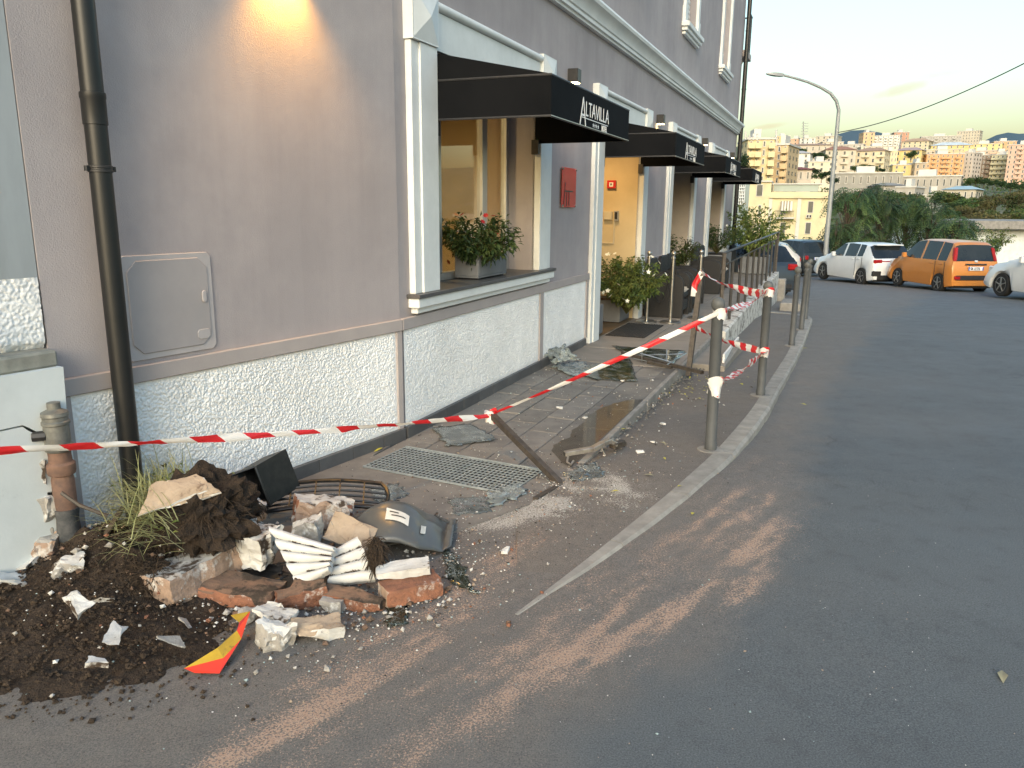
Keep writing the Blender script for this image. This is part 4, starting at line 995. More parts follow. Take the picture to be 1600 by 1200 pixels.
mb = MB(); mb.bar(PB+Vector((-.0, 0, .0)), PB+Vector((-.16, -.27, .012)), .03, .02); mb.build('foot_rail', MATS['rust_steel'], lp)
# bent steel tube lying on the pavement edge
bt = [gp(882, 709, .06), gp(905, 705, .07), gp(925, 702, .075), gp(940, 694, .09), gp(952, 689, .075), gp(962, 694, .04)]
mb = MB()
for a, b in zip(bt[:-1], bt[1:]): mb.bar(a, b + (b-a)*.04, .042, .03)
bo = thing('bent_steel_tube', 'bent pale square steel tube lying on the pavement edge', 'tube', tuple(gp(900, 715, 0)))
mb.build('tube', MATS['galv'], bo, bevel=.003)
mb = MB(); e0 = (bt[0]-bt[1]).normalized(); mb.bar(bt[0]+e0*.0005, bt[0]+e0*.003, .034, .022); mb.build('end_shade', MATS['black_metal'], bo)  # black plate painted in for the shade of the hollow tube end
mb = MB(); mb.tube([gp(888, 712, .05), gp(886, 722, .03), gp(892, 726, .02), gp(896, 720, .03)], .007, 6); mb.build('hook', MATS['galv'], bo, smooth=50)
mb = MB(); mb.bar(gp(940, 700, .06), gp(946, 712, .01), .012, .006); mb.build('stub', MATS['galv'], bo)
bs = MB(); bs.bar(gp(956, 698, .02), gp(975, 692, .02), .05, .03); bs.bar(gp(958, 694, .05), gp(974, 688, .05), .04, .012)
tag(bs.build('steel_scrap', MATS['rust_steel'], None, bevel=.003), 'small dark steel scrap beside the bent tube', 'scrap')
# broken balustrade: leaning post, fallen rails and mesh wires
q0 = gp(1076, 573, .0); q1 = q0 + Vector((.10, .0, .98))
br = thing('broken_balustrade', 'broken balustrade with leaning steel post and fallen rails on pavement edge', 'railing', tuple(q0))
top = None
for zt_ in np.linspace(.6, 1.1, 51):
    c = q0 + Vector((0, 0, zt_)); d = ray(1096, 425)
    tpt = Vector((0, 0, CAMZ)) + d*((q0.y+.25)/d.y)
    top = tpt
square_tube('post', q0-Vector((0, 0, .1)), top, .05, MATS['rust_steel'], br)
r0, r1 = gp(972, 552, .05), gp(1098, 582, .05)
square_tube('fallen_rail', r0, r1, .035, MATS['rust_steel'], br)
square_tube('fallen_rail', gp(1012, 566, .09), gp(1050, 574, .09), .03, MATS['rust_steel'], br)
for a, b in (((990, 560, .04), (1040, 571, .06)), ((1040, 571, .06), (1072, 552, .10)), ((1003, 545, .16), (1003, 566, .02)), ((1042, 546, .16), (1041, 570, .02)), ((985, 556, .05), (1068, 553, .1)), ((1000, 552, .12), (1050, 566, .05))):
    mb = MB(); mb.tube([gp(*a), gp(*b)], .006, 5); mb.build('wire', MATS['steel'], br)
tape([top, top.lerp(t2, .3)+Vector((0, 0, -.03)), top.lerp(t2, .75)+Vector((0, 0, -.03)), t2+Vector((-.05, 0, -.02))], .07, lambda u: .5+.8*math.sin(u*6), 'tape from the second bollard up to the broken balustrade post', sag=.03, n=70, crumple=.009, phase=.5, rep=1.6)
tape([q0.lerp(top, .42), q0.lerp(top, .42).lerp(m2, .5)+Vector((0, 0, -.02)), m2], .065, lambda u: .2+.9*math.sin(u*5), 'lower tape from the broken balustrade post to the second bollard', sag=.02, n=70, crumple=.009, phase=.15, rep=1.6)
tape([top+Vector((0, -.03, .0)), top+Vector((-.07, -.05, -.12)), top+Vector((-.08, -.05, -.25))], .06, .5, 'short loose tape end hanging from the broken balustrade post', n=24, crumple=.012, phase=.35)

# step in front of the pavement and white board leaning on it
st = MB(); st.box((3.95, 1.305, -.4), (5.75, 1.70, -.055), FB)
step = st.build('step', MATS['slab'], None, bevel=.008); tag(step, 'low brown tiled step at the pavement edge behind the nearest bollard', 'step')
wbp = MB(); a = gp(1128, 573, -.10); b = gp(1152, 530, -.12); c = b+Vector((0, 0, .02)); d_ = a+Vector((0, 0, .14))
wbp.add([a, b, c+Vector((0, 0, .015)), d_, a+Vector((.02, -.01, 0)), b+Vector((.02, -.01, 0)), c+Vector((.02, -.01, .015)), d_+Vector((.02, -.01, 0))], [(0, 1, 2, 3), (4, 5, 6, 7), (0, 1, 5, 4), (1, 2, 6, 5), (2, 3, 7, 6), (3, 0, 4, 7)])
tag(wbp.build('white_board', MATS['white_rag'], None), 'narrow white board on edge beside the second bollard', 'board')
# low flaking wall carrying the railing
lw = thing('low_wall', 'low flaking white wall under the black railing', 'wall', tuple(B(5.8, 1.3, -.2)))
mb = MB()
n = 60; vs_ = []; fs_ = []
for i in range(n+1):
    s = 5.80+(15.2-5.80)*i/n; zt = .05+.012*(s-5.8) + .01*mnoise.noise((s*3, 0, 0))
    zb = -1.0
    for o_, z in ((1.305, zb), (1.47+.01*mnoise.noise((s*2, 1, 0)), zb), (1.46+.012*mnoise.noise((s*4, 3, 0)), zt-.02), (1.44, zt), (1.305, zt)):
        vs_.append(tuple(B(s, o_, z)))
for i in range(n):
    for j in range(5): fs_.append((i*5+j, i*5+(j+1) % 5, (i+1)*5+(j+1) % 5, (i+1)*5+j))
fs_ += [(0, 1, 2, 3, 4), tuple(n*5+j for j in range(5))]
mb.add(vs_, fs_); mb.build('coping', MATS['peel_wall'], lw)
mb = MB(); mb.box((15.22, 1.30, -1), (15.6, 1.62, -.02), FB); mb.box((12.5, 1.7, -1.0), (13.4, 2.1, -.28), FB); mb.build('end_block', MATS['concrete'], lw, bevel=.02)
rl = thing('railing', 'black iron railing with thin bars on the low flaking wall', 'railing', tuple(B(5.9, 1.38, 0)))
def rz_(s): return 1.05+.004*(s-5.9)
mb = MB(); mb.bar(B(5.9, 1.36, rz_(5.9)), B(15.4, 1.36, rz_(15.4)), .05, .014); mb.build('top_rail', MATS['black_metal'], rl)
mb = MB(); mb.bar(B(5.9, 1.36, rz_(5.9)-.16), B(15.4, 1.36, rz_(15.4)-.16), .014, .014); mb.build('rail', MATS['black_metal'], rl)
for s in (5.92, 15.36):
    if True:
        mb = MB(); mb.bar(B(s, 1.36, -.02), B(s, 1.36, rz_(s)), .04, .04); mb.build('post', MATS['rust_steel'], rl)
s = 6.9
while s < 15.3:
    mb = MB(); mb.bar(B(s, 1.36, -.02), B(s, 1.36, rz_(s)-.155), .034, .034); mb.build('bar', MATS['black_metal'], rl); s += .98

# ------------------------------------------------------------------ stanchions with ropes
s0 = thing('stanchion', '', 'stanchion', (0, 0, 0), group='steel rope stanchions by the chairs')
mb = MB(); mb.lathe([(.15, 0), (.15, .012), (.12, .022), (.03, .03)], 24); mb.build('base', MATS['steel'], s0, local=True, smooth=30)
mb = MB(); mb.lathe([(.021, .028), (.021, .90)], 14); mb.build('pole', MATS['steel'], s0, local=True, smooth=60)
mb = MB(); mb.lathe([(.021, .90), (.032, .905), (.032, .93), (.018, .94), (.018, .95), (.03, .965), (.034, .985), (.028, 1.0), (.01, 1.012), (.002, 1.013)], 14); mb.build('knob', MATS['steel'], s0, local=True, smooth=50)
SPOS = []
for i, (px, py, lab) in enumerate([(1010, 503, 'steel rope stanchion nearest the potted shrub'), (1047, 504, 'middle steel rope stanchion in front of the rattan chairs'), (1090, 497, 'steel rope stanchion beside the broken balustrade post')]):
    o = s0 if i == 0 else copy_tree(s0); o.location = gp(px, py, .008); o['label'] = lab; SPOS.append(o.location.copy())
def rope(a, b, sg, label):
    pts = [a.lerp(b, t)+Vector((0, 0, -sg*4*t*(1-t))) for t in np.linspace(0, 1, 17)]
    mb = MB(); mb.tube(pts, .016, 8); tag(mb.build('barrier_rope', MATS['rope_black'], None, smooth=60), label, 'rope', 'black barrier ropes')
h9 = Vector((0, 0, .90))
rope(SPOS[0]+h9, SPOS[1]+h9, .62, 'black rope sagging between the nearest two stanchions')
rope(SPOS[2]+h9, SPOS[2]+Vector((-.35, .25, .88)), .6, 'black rope hanging from the stanchion by the broken post')

# ------------------------------------------------------------------ rattan chairs (tub armchairs with cushions)
ch = thing('rattan_chair', '', 'chair', (0, 0, 0), group='black rattan armchairs on the terrace')
def arch_profile(w, h, r, n=6):
    pts = [(0, 0)] + [(0, h)]
    pts = [(-w/2, .0), (-w/2, h-r)] + [(-w/2+r-r*math.cos(t), h-r+r*math.sin(t)) for t in np.linspace(.2, math.pi/2, n)] + [(w/2-r+r*math.sin(t), h-r+r*math.cos(t)) for t in np.linspace(0, math.pi/2-.2, n)] + [(w/2, h-r), (w/2, 0)]
    return pts
mb = MB()
for x in (-.30, .245): mb.prism(arch_profile(.58, .64, .14), x, x+.055, 0)
arms = mb.build('armrest', MATS['rattan'], ch, local=True, bevel=.008)
mb = MB(); mb.prism([(-.30, .08), (.30, .08), (.30, .80), (.22, .86), (-.22, .86), (-.30, .80)], .235, .29, 1); mb.build('backrest', MATS['rattan'], ch, local=True, bevel=.01)
mb = MB(); mb.box((-.245, -.27, .10), (.245, .235, .36)); mb.build('seat', MATS['rattan'], ch, local=True, bevel=.008)
mb = MB(); mb.box((-.235, -.275, .36), (.235, .225, .43)); mb.build('seat_cushion', MATS['cushion'], ch, local=True, bevel=.025, seg=2)
for x in (-.285, .25):
    for y in (-.28, .25): mb = MB(); mb.box((x, y, 0), (x+.035, y+.035, .12)); mb.build('leg', MATS['black_metal'], ch, local=True)
CH = [(7.35, .32, 100, 'black rattan armchair nearest the potted shrub and stanchions'), (8.12, .33, 97, 'black rattan armchair, second in the row from the doorway'), (8.86, .30, 100, 'black rattan armchair, third in the row from the doorway'), (11.1, .34, 95, 'black rattan armchair before the flowering planter past the third awning'), (11.95, .32, 98, 'farthest black rattan armchair on the terrace')]
for i, (s, o_, rz__, lab) in enumerate(CH):
    o = ch if i == 0 else copy_tree(ch); p_ = B(s, o_+.05, .008); o.location = p_
    o.rotation_euler = (0, 0, math.atan2(nB.y, nB.x)+math.pi/2); o['label'] = lab

# ------------------------------------------------------------------ plants
def leaf(mb, p, d, up, ln, wd, m=0, fold=.25):
    d = d.normalized(); s_ = d.cross(up)
    if s_.length < 1e-4: s_ = d.orthogonal()
    s_.normalize(); n = s_.cross(d)
    mid = p+d*ln*.45 - n*ln*.03; tip = p+d*ln - n*ln*.18
    k = len(mb.v); mb.v += [tuple(p), tuple(mid+s_*wd/2+n*wd*fold), tuple(tip), tuple(mid-s_*wd/2+n*wd*fold), tuple(mid)]
    mb.f += [(k, k+1, k+4), (k+1, k+2, k+4), (k+4, k+2, k+3), (k, k+4, k+3)]; mb.mi += [m]*4
def bush(c, rx, ry, rz, n, ln, seed, droop=.3, mats=3, stems=14, flat=0):
    """leaves carried on twigs that spread from the base through the crown"""
    r = random.Random(seed); lf = MB(); sm_ = MB()
    base = Vector(c) - Vector((0, 0, rz))
    per = max(4, n//(stems*3))
    for i in range(stems*3):
        th = r.uniform(0, 6.28); ph = r.uniform(-.2, 1.0); k = r.uniform(.75, 1.1)
        tip = Vector(c)+Vector((rx*math.cos(th)*math.cos(ph)*k, ry*math.sin(th)*math.cos(ph)*k, rz*math.sin(ph)*k))
        midp = base.lerp(tip, .55)+Vector((0, 0, rz*.25)); pts = []
        for t in np.linspace(0, 1, 7): pts.append(base*(1-t)**2+midp*2*t*(1-t)+tip*t*t)
        sm_.tube(pts, [.006, .005, .0045, .004, .003, .0025, .0015], 4)
        for j in range(per):
            t = r.uniform(.3, 1.03); p = base*(1-t)**2+midp*2*t*(1-t)+tip*t*t
            d = Vector((r.gauss(0, 1), r.gauss(0, 1), r.gauss(.1, .7))) + (p-Vector(c))*1.2/max(rx, .1); d.z -= droop
            p = p + Vector((r.gauss(0, .3), r.gauss(0, .3), r.gauss(0, .3)))*ln
            leaf(lf, p, d, Vector((r.gauss(0, .4), r.gauss(0, .4), 1)), ln*r.uniform(.6, 1.2), ln*r.uniform(.3, .5), r.choice(range(mats)))
    return lf, sm_
def flower(mb, p, r, n=5, m=0):
    d0 = Vector((rnd()-.5, rnd()-.7, rnd()*.6+.2)).normalized(); u = d0.orthogonal().normalized(); v = d0.cross(u)
    for i in range(n):
        a = i*6.28/n; dd = (u*math.cos(a)+v*math.sin(a))*.9 + d0*.4; leaf(mb, p, dd, d0, r, r*.75, m, .1)
def planter_box(t, s0, s1, o0, o1, z0, z1):
    mb = MB(); w_ = .018
    mb.box((s0, o0, z0+.012), (s1, o1, z0+.03), FB); mb.box((s0, o0, z0+.031), (s0+w_, o1, z1), FB); mb.box((s1-w_, o0, z0+.031), (s1, o1, z1), FB); mb.box((s0+w_+.001, o0, z0+.031), (s1-w_-.001, o0+w_, z1), FB); mb.box((s0+w_+.001, o1-w_, z0+.031), (s1-w_-.001, o1, z1), FB)
    mb.build('box', MATS['planter_grey'], t, bevel=.003)
    mb = MB(); mb.box((s0+w_, o0+w_, z1-.05), (s1-w_, o1-w_, z1-.03), FB); mb.build('potting_soil', MATS['soil'], t)
    for a in (s0+.03, s1-.07):
        mb = MB(); mb.box((a, o0+.02, z0), (a+.04, o1-.02, z0+.0115), FB); mb.build('foot', MATS['black_metal'], t)
LM = lambda *n: [MATS[x] for x in n]
# window-sill planter
wp = thing('window_planter', 'grey planter box with leafy red flowers on the window sill', 'planter', tuple(B(1.65, -.11, 1.011)))
planter_box(wp, 1.32, 1.92, -.24, -.02, 1.011, 1.215)
cc = B(1.42, -.08, 1.32); lf, sm_ = bush(cc, .36, .27, .24, 2200, .062, 11, .55, 3, 22)
lf.build('foliage', LM('leaf_dark', 'leaf_mid', 'leaf_mid'), wp, recalc=False); sm_.build('stem', MATS['leaf_olive'], wp, recalc=False)
for px, py in ((771, 338), (759, 337), (754, 347), (776, 367), (722, 336), (707, 400), (700, 410)):
    p = at(px, py, B(1.6, -.02, 0).y); mb = MB(); flower(mb, p, .028, 7); mb.build('flower', MATS['petal_red'], wp, recalc=False)
# doorway planters
def door_plant(name, lab, s0, s1, o0, o1, z1, c, rx, ry, rz, n, seed, fl, mats=('leaf_dark', 'leaf_mid', 'leaf_light'), ln=.075, fs=.035):
    t = thing(name, lab, 'planter', tuple(B((s0+s1)/2, (o0+o1)/2, .012)))
    planter_box(t, s0, s1, o0, o1, .012, z1)
    lf, sm_ = bush(c, rx, ry, rz, n, ln, seed, .35, len(mats), 18)
    lf.build('foliage', LM(*mats), t, recalc=False); sm_.build('stem', MATS['leaf_olive'], t, recalc=False)
    r = random.Random(seed)
    for i in range(fl):
        th = r.uniform(2.2, 6.0); ph = r.uniform(-.5, 1.1)
        p = Vector(c)+Vector((rx*math.cos(th)*math.cos(ph), ry*math.sin(th)*math.cos(ph), rz*math.sin(ph)))*1.02
        mb = MB(); flower(mb, p, fs*r.uniform(.8, 1.2)); mb.build('flower', MATS['petal_white'], t, recalc=False)
    return t
door_plant('planter', 'grey planter with big white flowering shrub beside the hotel doorway', 6.15, 6.70, -.66, -.06, .33, B(6.1, .05, .60), .52, .66, .44, 4200, 21, 22, ('leaf_mid', 'leaf_light', 'leaf_light'))
door_plant('planter', 'tall narrow grey planter with shrub at the doorway left jamb', 4.74, 5.15, -.5, -.02, .40, B(5.0, -.25, .62), .26, .3, .30, 1200, 22, 3)
door_plant('planter', 'planter with yellowish flowering shrub behind the row of rattan chairs', 9.3, 10.3, -.25, .15, .42, B(9.8, -.02, .82), .45, .45, .34, 1100, 23, 8, ('leaf_mid', 'leaf_light', 'leaf_olive'))
door_plant('planter', 'dark planter with green shrub before the farthest awning', 13.2, 14.6, -.1, .4, .62, B(13.9, .15, .98), .65, .6, .36, 1300, 24, 2, ('leaf_dark', 'leaf_mid', 'leaf_mid'))
door_plant('planter', 'planter with tall pale green grassy shrub at the terrace far end', 16.0, 17.1, .5, 1.1, .45, B(16.4, .75, 1.1), .8, .8, .75, 2200, 25, 2, ('leaf_light', 'leaf_light', 'leaf_mid'), .12)
# door mat
mt = thing('door_mat', 'dark ribbed door mat in front of the hotel doorway', 'mat', tuple(gp(985, 518, .008)))
ms0, ms1, mo0, mo1 = 5.02, 6.22, .05, .56
mb = MB(); mb.box((ms0, mo0, .008), (ms1, mo1, .014), FB); mb.build('backing', MATS['rubber'], mt)
for i in range(14):
    o_ = mo0+.02+i*(mo1-mo0-.04)/13; mb = MB(); mb.box((ms0+.01, o_-.011, .0145), (ms1-.01, o_+.011, .021), FB); mb.build('rib', MATS['mat_rib'], mt)
# drain grating: every bar its own part
g4 = [gp(567, 732), gp(622, 698), gp(838, 738), gp(790, 771)]
gr = thing('drain_grating', 'galvanised steel drain grating set in the pavement near the rubble', 'grating', tuple(g4[0]))
GO = g4[0]; ex = ((g4[3]-g4[0])+(g4[2]-g4[1])).normalized(); LX = ((g4[3]-g4[0]).length+(g4[2]-g4[1]).length)/2; ey = Vector((-ex.y, ex.x, 0)); LY = max(.3, (g4[1]-g4[0]).dot(ey))
FG = frame(Vector((GO.x, GO.y, .0)), ex, ey)
mb = MB(); mb.box((0, 0, .0068), (LX, LY, .0075), FG); mb.build('pit_shade', MATS['rubber'], gr)  # thin black sheet stands in for the shade below the bars
for i in range(2):
    y = i*(LY-.012); mb = MB(); mb.box((0, y, .008), (LX, y+.012, .018), FG); mb.build('frame_bar', MATS['grate_steel'], gr)
nx_ = 34
for i in range(nx_+1):
    x = i*(LX-.006)/nx_; mb = MB(); mb.box((x, .0125, .008), (x+.006, LY-.0125, .015), FG); mb.build('bearing_bar', MATS['grate_steel'], gr)
ny_ = 12
for j in range(1, ny_):
    y = j*LY/ny_; mb = MB(); mb.box((0, y-.003, .0152), (LX, y+.003, .0175), FG); mb.build('cross_bar', MATS['grate_steel'], gr)
# puddle on the border stones
def puddle_mat():
    m = bpy.data.materials.new('puddle'); m.use_nodes = True; N = m.node_tree.nodes; L = m.node_tree.links; p = N['Principled BSDF']
    p.inputs['Base Color'].default_value = (.075, .058, .034, 1); p.inputs['Roughness'].default_value = .07; p.inputs['Specular IOR Level'].default_value = .35; p.inputs['Alpha'].default_value = .5; MATS['puddle'] = m
puddle_mat()
pts = [(-.12+.02*i, 1.292) for i in range(0, 98)]
inn = []
for i in range(0, 60):
    t_ = i/59; s_ = 1.84-1.96*t_; w_ = min(1, min(t_, 1-t_)*5)**.6
    inn.append((s_, 1.29-(.25+.05*mnoise.noise((s_*3, 0, 0))+.03*mnoise.noise((s_*11, 2, 0)))*w_))
pp = [B(a_, o_, .0088) for a_, o_ in pts+inn]; mb = MB(); mb.add([tuple(p) for p in pp], [tuple(range(len(pp)))])
tag(mb.build('puddle', MATS['puddle'], None), 'brown puddle on the pavement border by the bent tube', 'puddle', kind='structure')
# ================================================================== RUBBLE
def mound_z(X, Y):
    """height of the spilled soil"""
    c = [(gp(110, 985), .62, .07), (gp(40, 930), .55, .07), (A(-2.25, .22, 0), .42, .12), (gp(210, 905), .40, .10), (gp(250, 1010), .30, .035), (gp(330, 900), .30, .05)]
    z = np.zeros(X.shape)
    for p, r, h in c: z = np.maximum(z, h*np.exp(-(((X-p.x)**2+(Y-p.y)**2)/(r*r))*1.6)) if False else z + h*np.exp(-(((X-p.x)**2+(Y-p.y)**2)/(r*r))*1.7)
    return z
def mzz(x, y): return float(mound_z(np.array([x]), np.array([y]))[0])
sx = np.arange(-3.0, -.35, .016); sy = np.arange(1.75, 4.45, .016); SX, SY = np.meshgrid(sx, sy)
SZ = mound_z(SX, SY)
nz_ = fbm(SX*9, SY*9, 5); nz2 = fbm(SX*30+7, SY*30, 3)
SZ = SZ*(.75+.5*nz_) + (nz2-.5)*.02*sstep(.01, .06, SZ) - .036 + (nz_-.5)*.022
# keep the soil out of the hotel and the neighbour
soil = grid_mesh('soil', SX, SY, SZ, MATS['soil'], smooth=False); tag(soil, 'dark brown soil spilled over the street at lower left', 'soil', kind='stuff')
r_ = random.Random(5)
def rock(mb, p, r, rr, m=0, squash=.7):
    vs_ = [(-1, 0, 0), (1, 0, 0), (0, -1, 0), (0, 1, 0), (0, 0, -1), (0, 0, 1)]
    ro = Matrix.Rotation(rr.uniform(0, 6), 3, 'Z') @ Matrix.Rotation(rr.uniform(0, 6), 3, 'X')
    k = len(mb.v)
    for v in vs_:
        q = ro @ (Vector(v)*r*rr.uniform(.55, 1.1)); mb.v.append((p[0]+q.x, p[1]+q.y, p[2]+q.z*squash))
    mb.f += [(k, k+2, k+5), (k+2, k+1, k+5), (k+1, k+3, k+5), (k+3, k, k+5), (k+2, k, k+4), (k+1, k+2, k+4), (k+3, k+1, k+4), (k, k+3, k+4)]; mb.mi += [m]*8
mb = MB()
for i in range(2600):
    px = r_.gauss(120, 120); py = r_.gauss(960, 75)
    if not (-60 < px < 430 and 850 < py < 1130): continue
    q = gp(px, py); rock(mb, (q.x, q.y, max(mzz(q.x, q.y)-.03, 0)+.004), r_.uniform(.003, .013)*(1.6 if r_.random() < .08 else 1), r_)
tag(mb.build('soil_clods', MATS['soil_clod'], None, recalc=False), 'crumbs of dark soil scattered over the spilled earth', 'soil', kind='stuff')
# chips of plaster, mortar and glass too small to pick apart
def on_pave(q):
    v = Vector((q.x, q.y, 0))-BEND; return v.dot(dB) > -.42 and -.02 < v.dot(nB) < 1.29
def surf(q):
    v = Vector((q.x, q.y, 0))-BEND; s_, o_ = v.dot(dB), v.dot(nB)
    if s_ > -.42 and o_ < 1.29: return .006
    if s_ > -1.4 and o_ < 1.25: return .008
    if q.y > 3.2 and side_of(np.array([q.x]), np.array([q.y]), KL)[0] < 0: return zf1(q.y)+.014
    return max(zr1(q.y), 0 if q.y < 4.4 else -9)+.004
mb = MB()
clusters = [(120, 960, 130, 70, 170, .0035), (560, 930, 120, 40, 500, .004), (860, 770, 70, 35, 800, .0035), (720, 760, 90, 30, 500, .003), (800, 640, 90, 50, 500, .0035), (640, 690, 60, 25, 350, .003), (930, 640, 80, 50, 350, .0035), (880, 580, 40, 20, 350, .003), (980, 720, 80, 40, 220, .004), (700, 860, 60, 30, 300, .004), (900, 900, 200, 120, 220, .0022), (1000, 1050, 260, 110, 160, .002), (1350, 900, 180, 200, 130, .002), (470, 790, 60, 20, 250, .004), (480, 1000, 120, 60, 300, .003)]
for cx, cy, sx_, sy_, n, sz in clusters:
    for i in range(n):
        px, py = r_.gauss(cx, sx_), r_.gauss(cy, sy_)
        if py < 545 or px < -40 or px > 1640: continue
        q = gp(px, py); z = surf(q)
        if px < 430 and py < 1080: z = max(z, mzz(q.x, q.y)-.02)
        v = Vector((q.x, q.y, 0))-BEND
        if (v.dot(dB) > 0 and v.dot(nB) < .05) or (v.dot(dA) < 0 and v.dot(nA) < .05): continue
        rock(mb, (q.x, q.y, z), sz*r_.uniform(.5, 1.8)*(2 if r_.random() < .05 else 1), r_, r_.choice((0, 1, 1, 2, 2, 3)), .6)
mat('chip_white', (.68, .67, .64), (.55, .53, .49), 40, .9); mat('chip_tan', (.40, .31, .23), (.30, .23, .17), 40, .9); mat('chip_dark', (.05, .045, .04), rough=.9); mat('chip_glass', (.32, .40, .39), rough=.15, spec=.8)
tag(mb.build('debris_chips', [MATS['chip_white'], MATS['chip_tan'], MATS['chip_dark'], MATS['chip_glass']], None, recalc=False), 'tiny chips of plaster, brick and glass strewn over the ground', 'debris', kind='stuff')

def chunk(dim, seed, rough=.11, cuts=3, taper=0.0, shear=0.0, chip=.25, jag=.14):
    """broken lump: a subdivided box with knocked-off corners and uneven faces"""
    bm = bmesh.new(); bmesh.ops.create_cube(bm, size=1); bmesh.ops.subdivide_edges(bm, edges=bm.edges[:], cuts=cuts+2, use_grid_fill=True)
    rr = random.Random(seed); dx, dy, dz = dim; mn = min(dim); off = Vector((seed*3.7, seed*1.3, seed*.7))
    kn = [Vector((rr.choice((-.5, .5)), rr.choice((-.5, .5)), rr.choice((-.5, .5)))) for _ in range(4)]
    for v in bm.verts:
        c = v.co.copy()
        for k in kn:
            d = (c-k).length
            if d < chip*1.6: c += (-k)*(1-d/(chip*1.6))*chip*.9
        c.x *= 1+taper*c.y*2; c.x += shear*c.y
        p = Vector((c.x*dx, c.y*dy, c.z*dz))
        nn = mnoise.noise_vector(p*14+off)*rough*mn + mnoise.noise_vector(p*45+off)*rough*.6*mn + mnoise.noise_vector(p*110+off)*rough*.3*mn
        if jag: nn += mnoise.noise_vector(Vector((p.x*30, p.y*30, 0))+off)*jag*mn*(1 if abs(c.x) > .4 or abs(c.y) > .4 else .2)
        v.co = p+nn
    mb = MB(); mb.v = [tuple(v.co) for v in bm.verts]; mb.f = [tuple(v.index for v in f.verts) for f in bm.faces]
    bm.normal_update(); mb.mi = []
    for f in bm.faces:
        n = f.normal; mb.mi.append(1 if n.z > .7 else (2 if n.y < -.7 else 0))
    bm.free(); return mb
def put(name, dim, px, py, z, rot, mats, label, cat='rubble', seed=1, **k):
    mb = chunk(dim, seed, **k); Mx = Matrix.Translation(gp(px, py, z)) @ R3(*rot)
    mm = [MATS[m] for m in (mats if isinstance(mats, tuple) else (mats,)*3)]
    o = mb.build(name, mm, None, recalc=False); o.matrix_world = Mx; tag(o, label, cat); return o
put('masonry_block', (.24, .44, .125), 302, 890, .08, (0, -7, -24), ('brick_tan', 'plaster_soiled', 'brick_tan'), 'long plastered brick block under the root ball', seed=3, rough=.05, cuts=5, chip=.12)
# mortar joint line between the two bricks of that block is a dark recess on its near end
put('plaster_block', (.16, .15, .15), 402, 853, .13, (4, 3, -20), ('plaster_soiled', 'plaster_soiled', 'plaster_white'), 'dirty white plaster block beside the root ball', seed=4, cuts=4)
put('brick_slab', (.33, .17, .06), 374, 922, .035, (0, 5, -12), ('brick_dirty', 'brick_dirty', 'brick_red'), 'flat dirty brick slab in front of the black plastic', seed=5, cuts=4)
put('brick_piece', (.19, .115, .085), 470, 928, .045, (6, -6, 24), ('brick_red', 'brick_dirty', 'brick_red'), 'rounded orange brick piece below the ribbed panels', 'brick', seed=6, cuts=4, chip=.35)
put('brick', (.245, .12, .075), 642, 920, .042, (0, 0, 27), ('brick_tan', 'brick_red', 'brick_red'), 'whole orange brick under the white trim piece', 'brick', seed=7, rough=.05, cuts=6, chip=.10, jag=.05)
put('trim_piece', (.225, .085, .038), 630, 889, .105, (6, -3, 14), ('plaster_white',)*3, 'broken white trim piece lying on the orange brick', seed=8, cuts=4, chip=.2)
put('masonry_block', (.27, .17, .13), 506, 800, .13, (-6, 8, 18), ('brick_red', 'plaster_soiled', 'brick_tan'), 'white topped brick block in front of the black grille', seed=9, cuts=5, chip=.18)
put('concrete_lump', (.135, .10, .10), 480, 826, .16, (8, -10, -8), ('mortar_grey', 'plaster_soiled', 'mortar_grey'), 'grey concrete lump above the large ribbed panel', seed=10, cuts=4, chip=.4)
put('plaster_slab', (.22, .14, .035), 548, 832, .14, (32, 14, -12), ('plaster_beige', 'plaster_beige', 'mortar_grey'), 'tan plaster slab leaning behind the ribbed panels', seed=11, cuts=4, chip=.4)
put('brick_slab', (.27, .075, .05), 552, 936, .03, (8, 4, -14), ('brick_dirty', 'brick_dirty', 'brick_red'), 'thin dirty brick strip below the small ribbed panel', seed=12, cuts=4)
put('plaster_lump', (.14, .085, .07), 430, 968, .05, (0, 10, -18), ('plaster_white', 'plaster_soiled', 'plaster_white'), 'white edged plaster lump near the red and yellow plate', seed=13, cuts=4, chip=.5, jag=.2)
put('plaster_lump', (.12, .10, .10), 432, 992, .04, (15, 0, 30), ('mortar_grey', 'plaster_white', 'mortar_grey'), 'jagged grey plaster lump nearest the camera', seed=14, cuts=4, chip=.5, jag=.25)
put('plaster_slab', (.185, .10, .05), 494, 982, .035, (5, 5, 24), ('plaster_white', 'plaster_beige', 'plaster_white'), 'flat grey topped plaster slab at the front of the rubble', seed=15, cuts=4, chip=.4, jag=.15)
put('mortar_lump', (.07, .05, .05), 390, 960, .03, (0, 0, 40), ('mortar_grey',)*3, 'small dark mortar lump beside the red and yellow plate', seed=16, cuts=2, chip=.4)
put('plaster_slab', (.25, .15, .032), 278, 768, .43, (28, -12, 26), ('plaster_white', 'plaster_beige', 'plaster_white'), 'tan broken plaster slab lying on top of the root ball', seed=17, cuts=5, taper=-.30, chip=.45, jag=.3)
put('plaster_lump', (.10, .09, .07), 398, 790, .20, (0, 20, 10), ('plaster_soiled', 'plaster_white', 'plaster_beige'), 'pale plaster lump between root ball and black bin', seed=18, cuts=3, chip=.4)
put('mortar_lump', (.09, .06, .05), 520, 944, .025, (0, 0, -10), ('mortar_grey',)*3, 'grey mortar lump under the thin brick strip', seed=19, cuts=2, chip=.4)
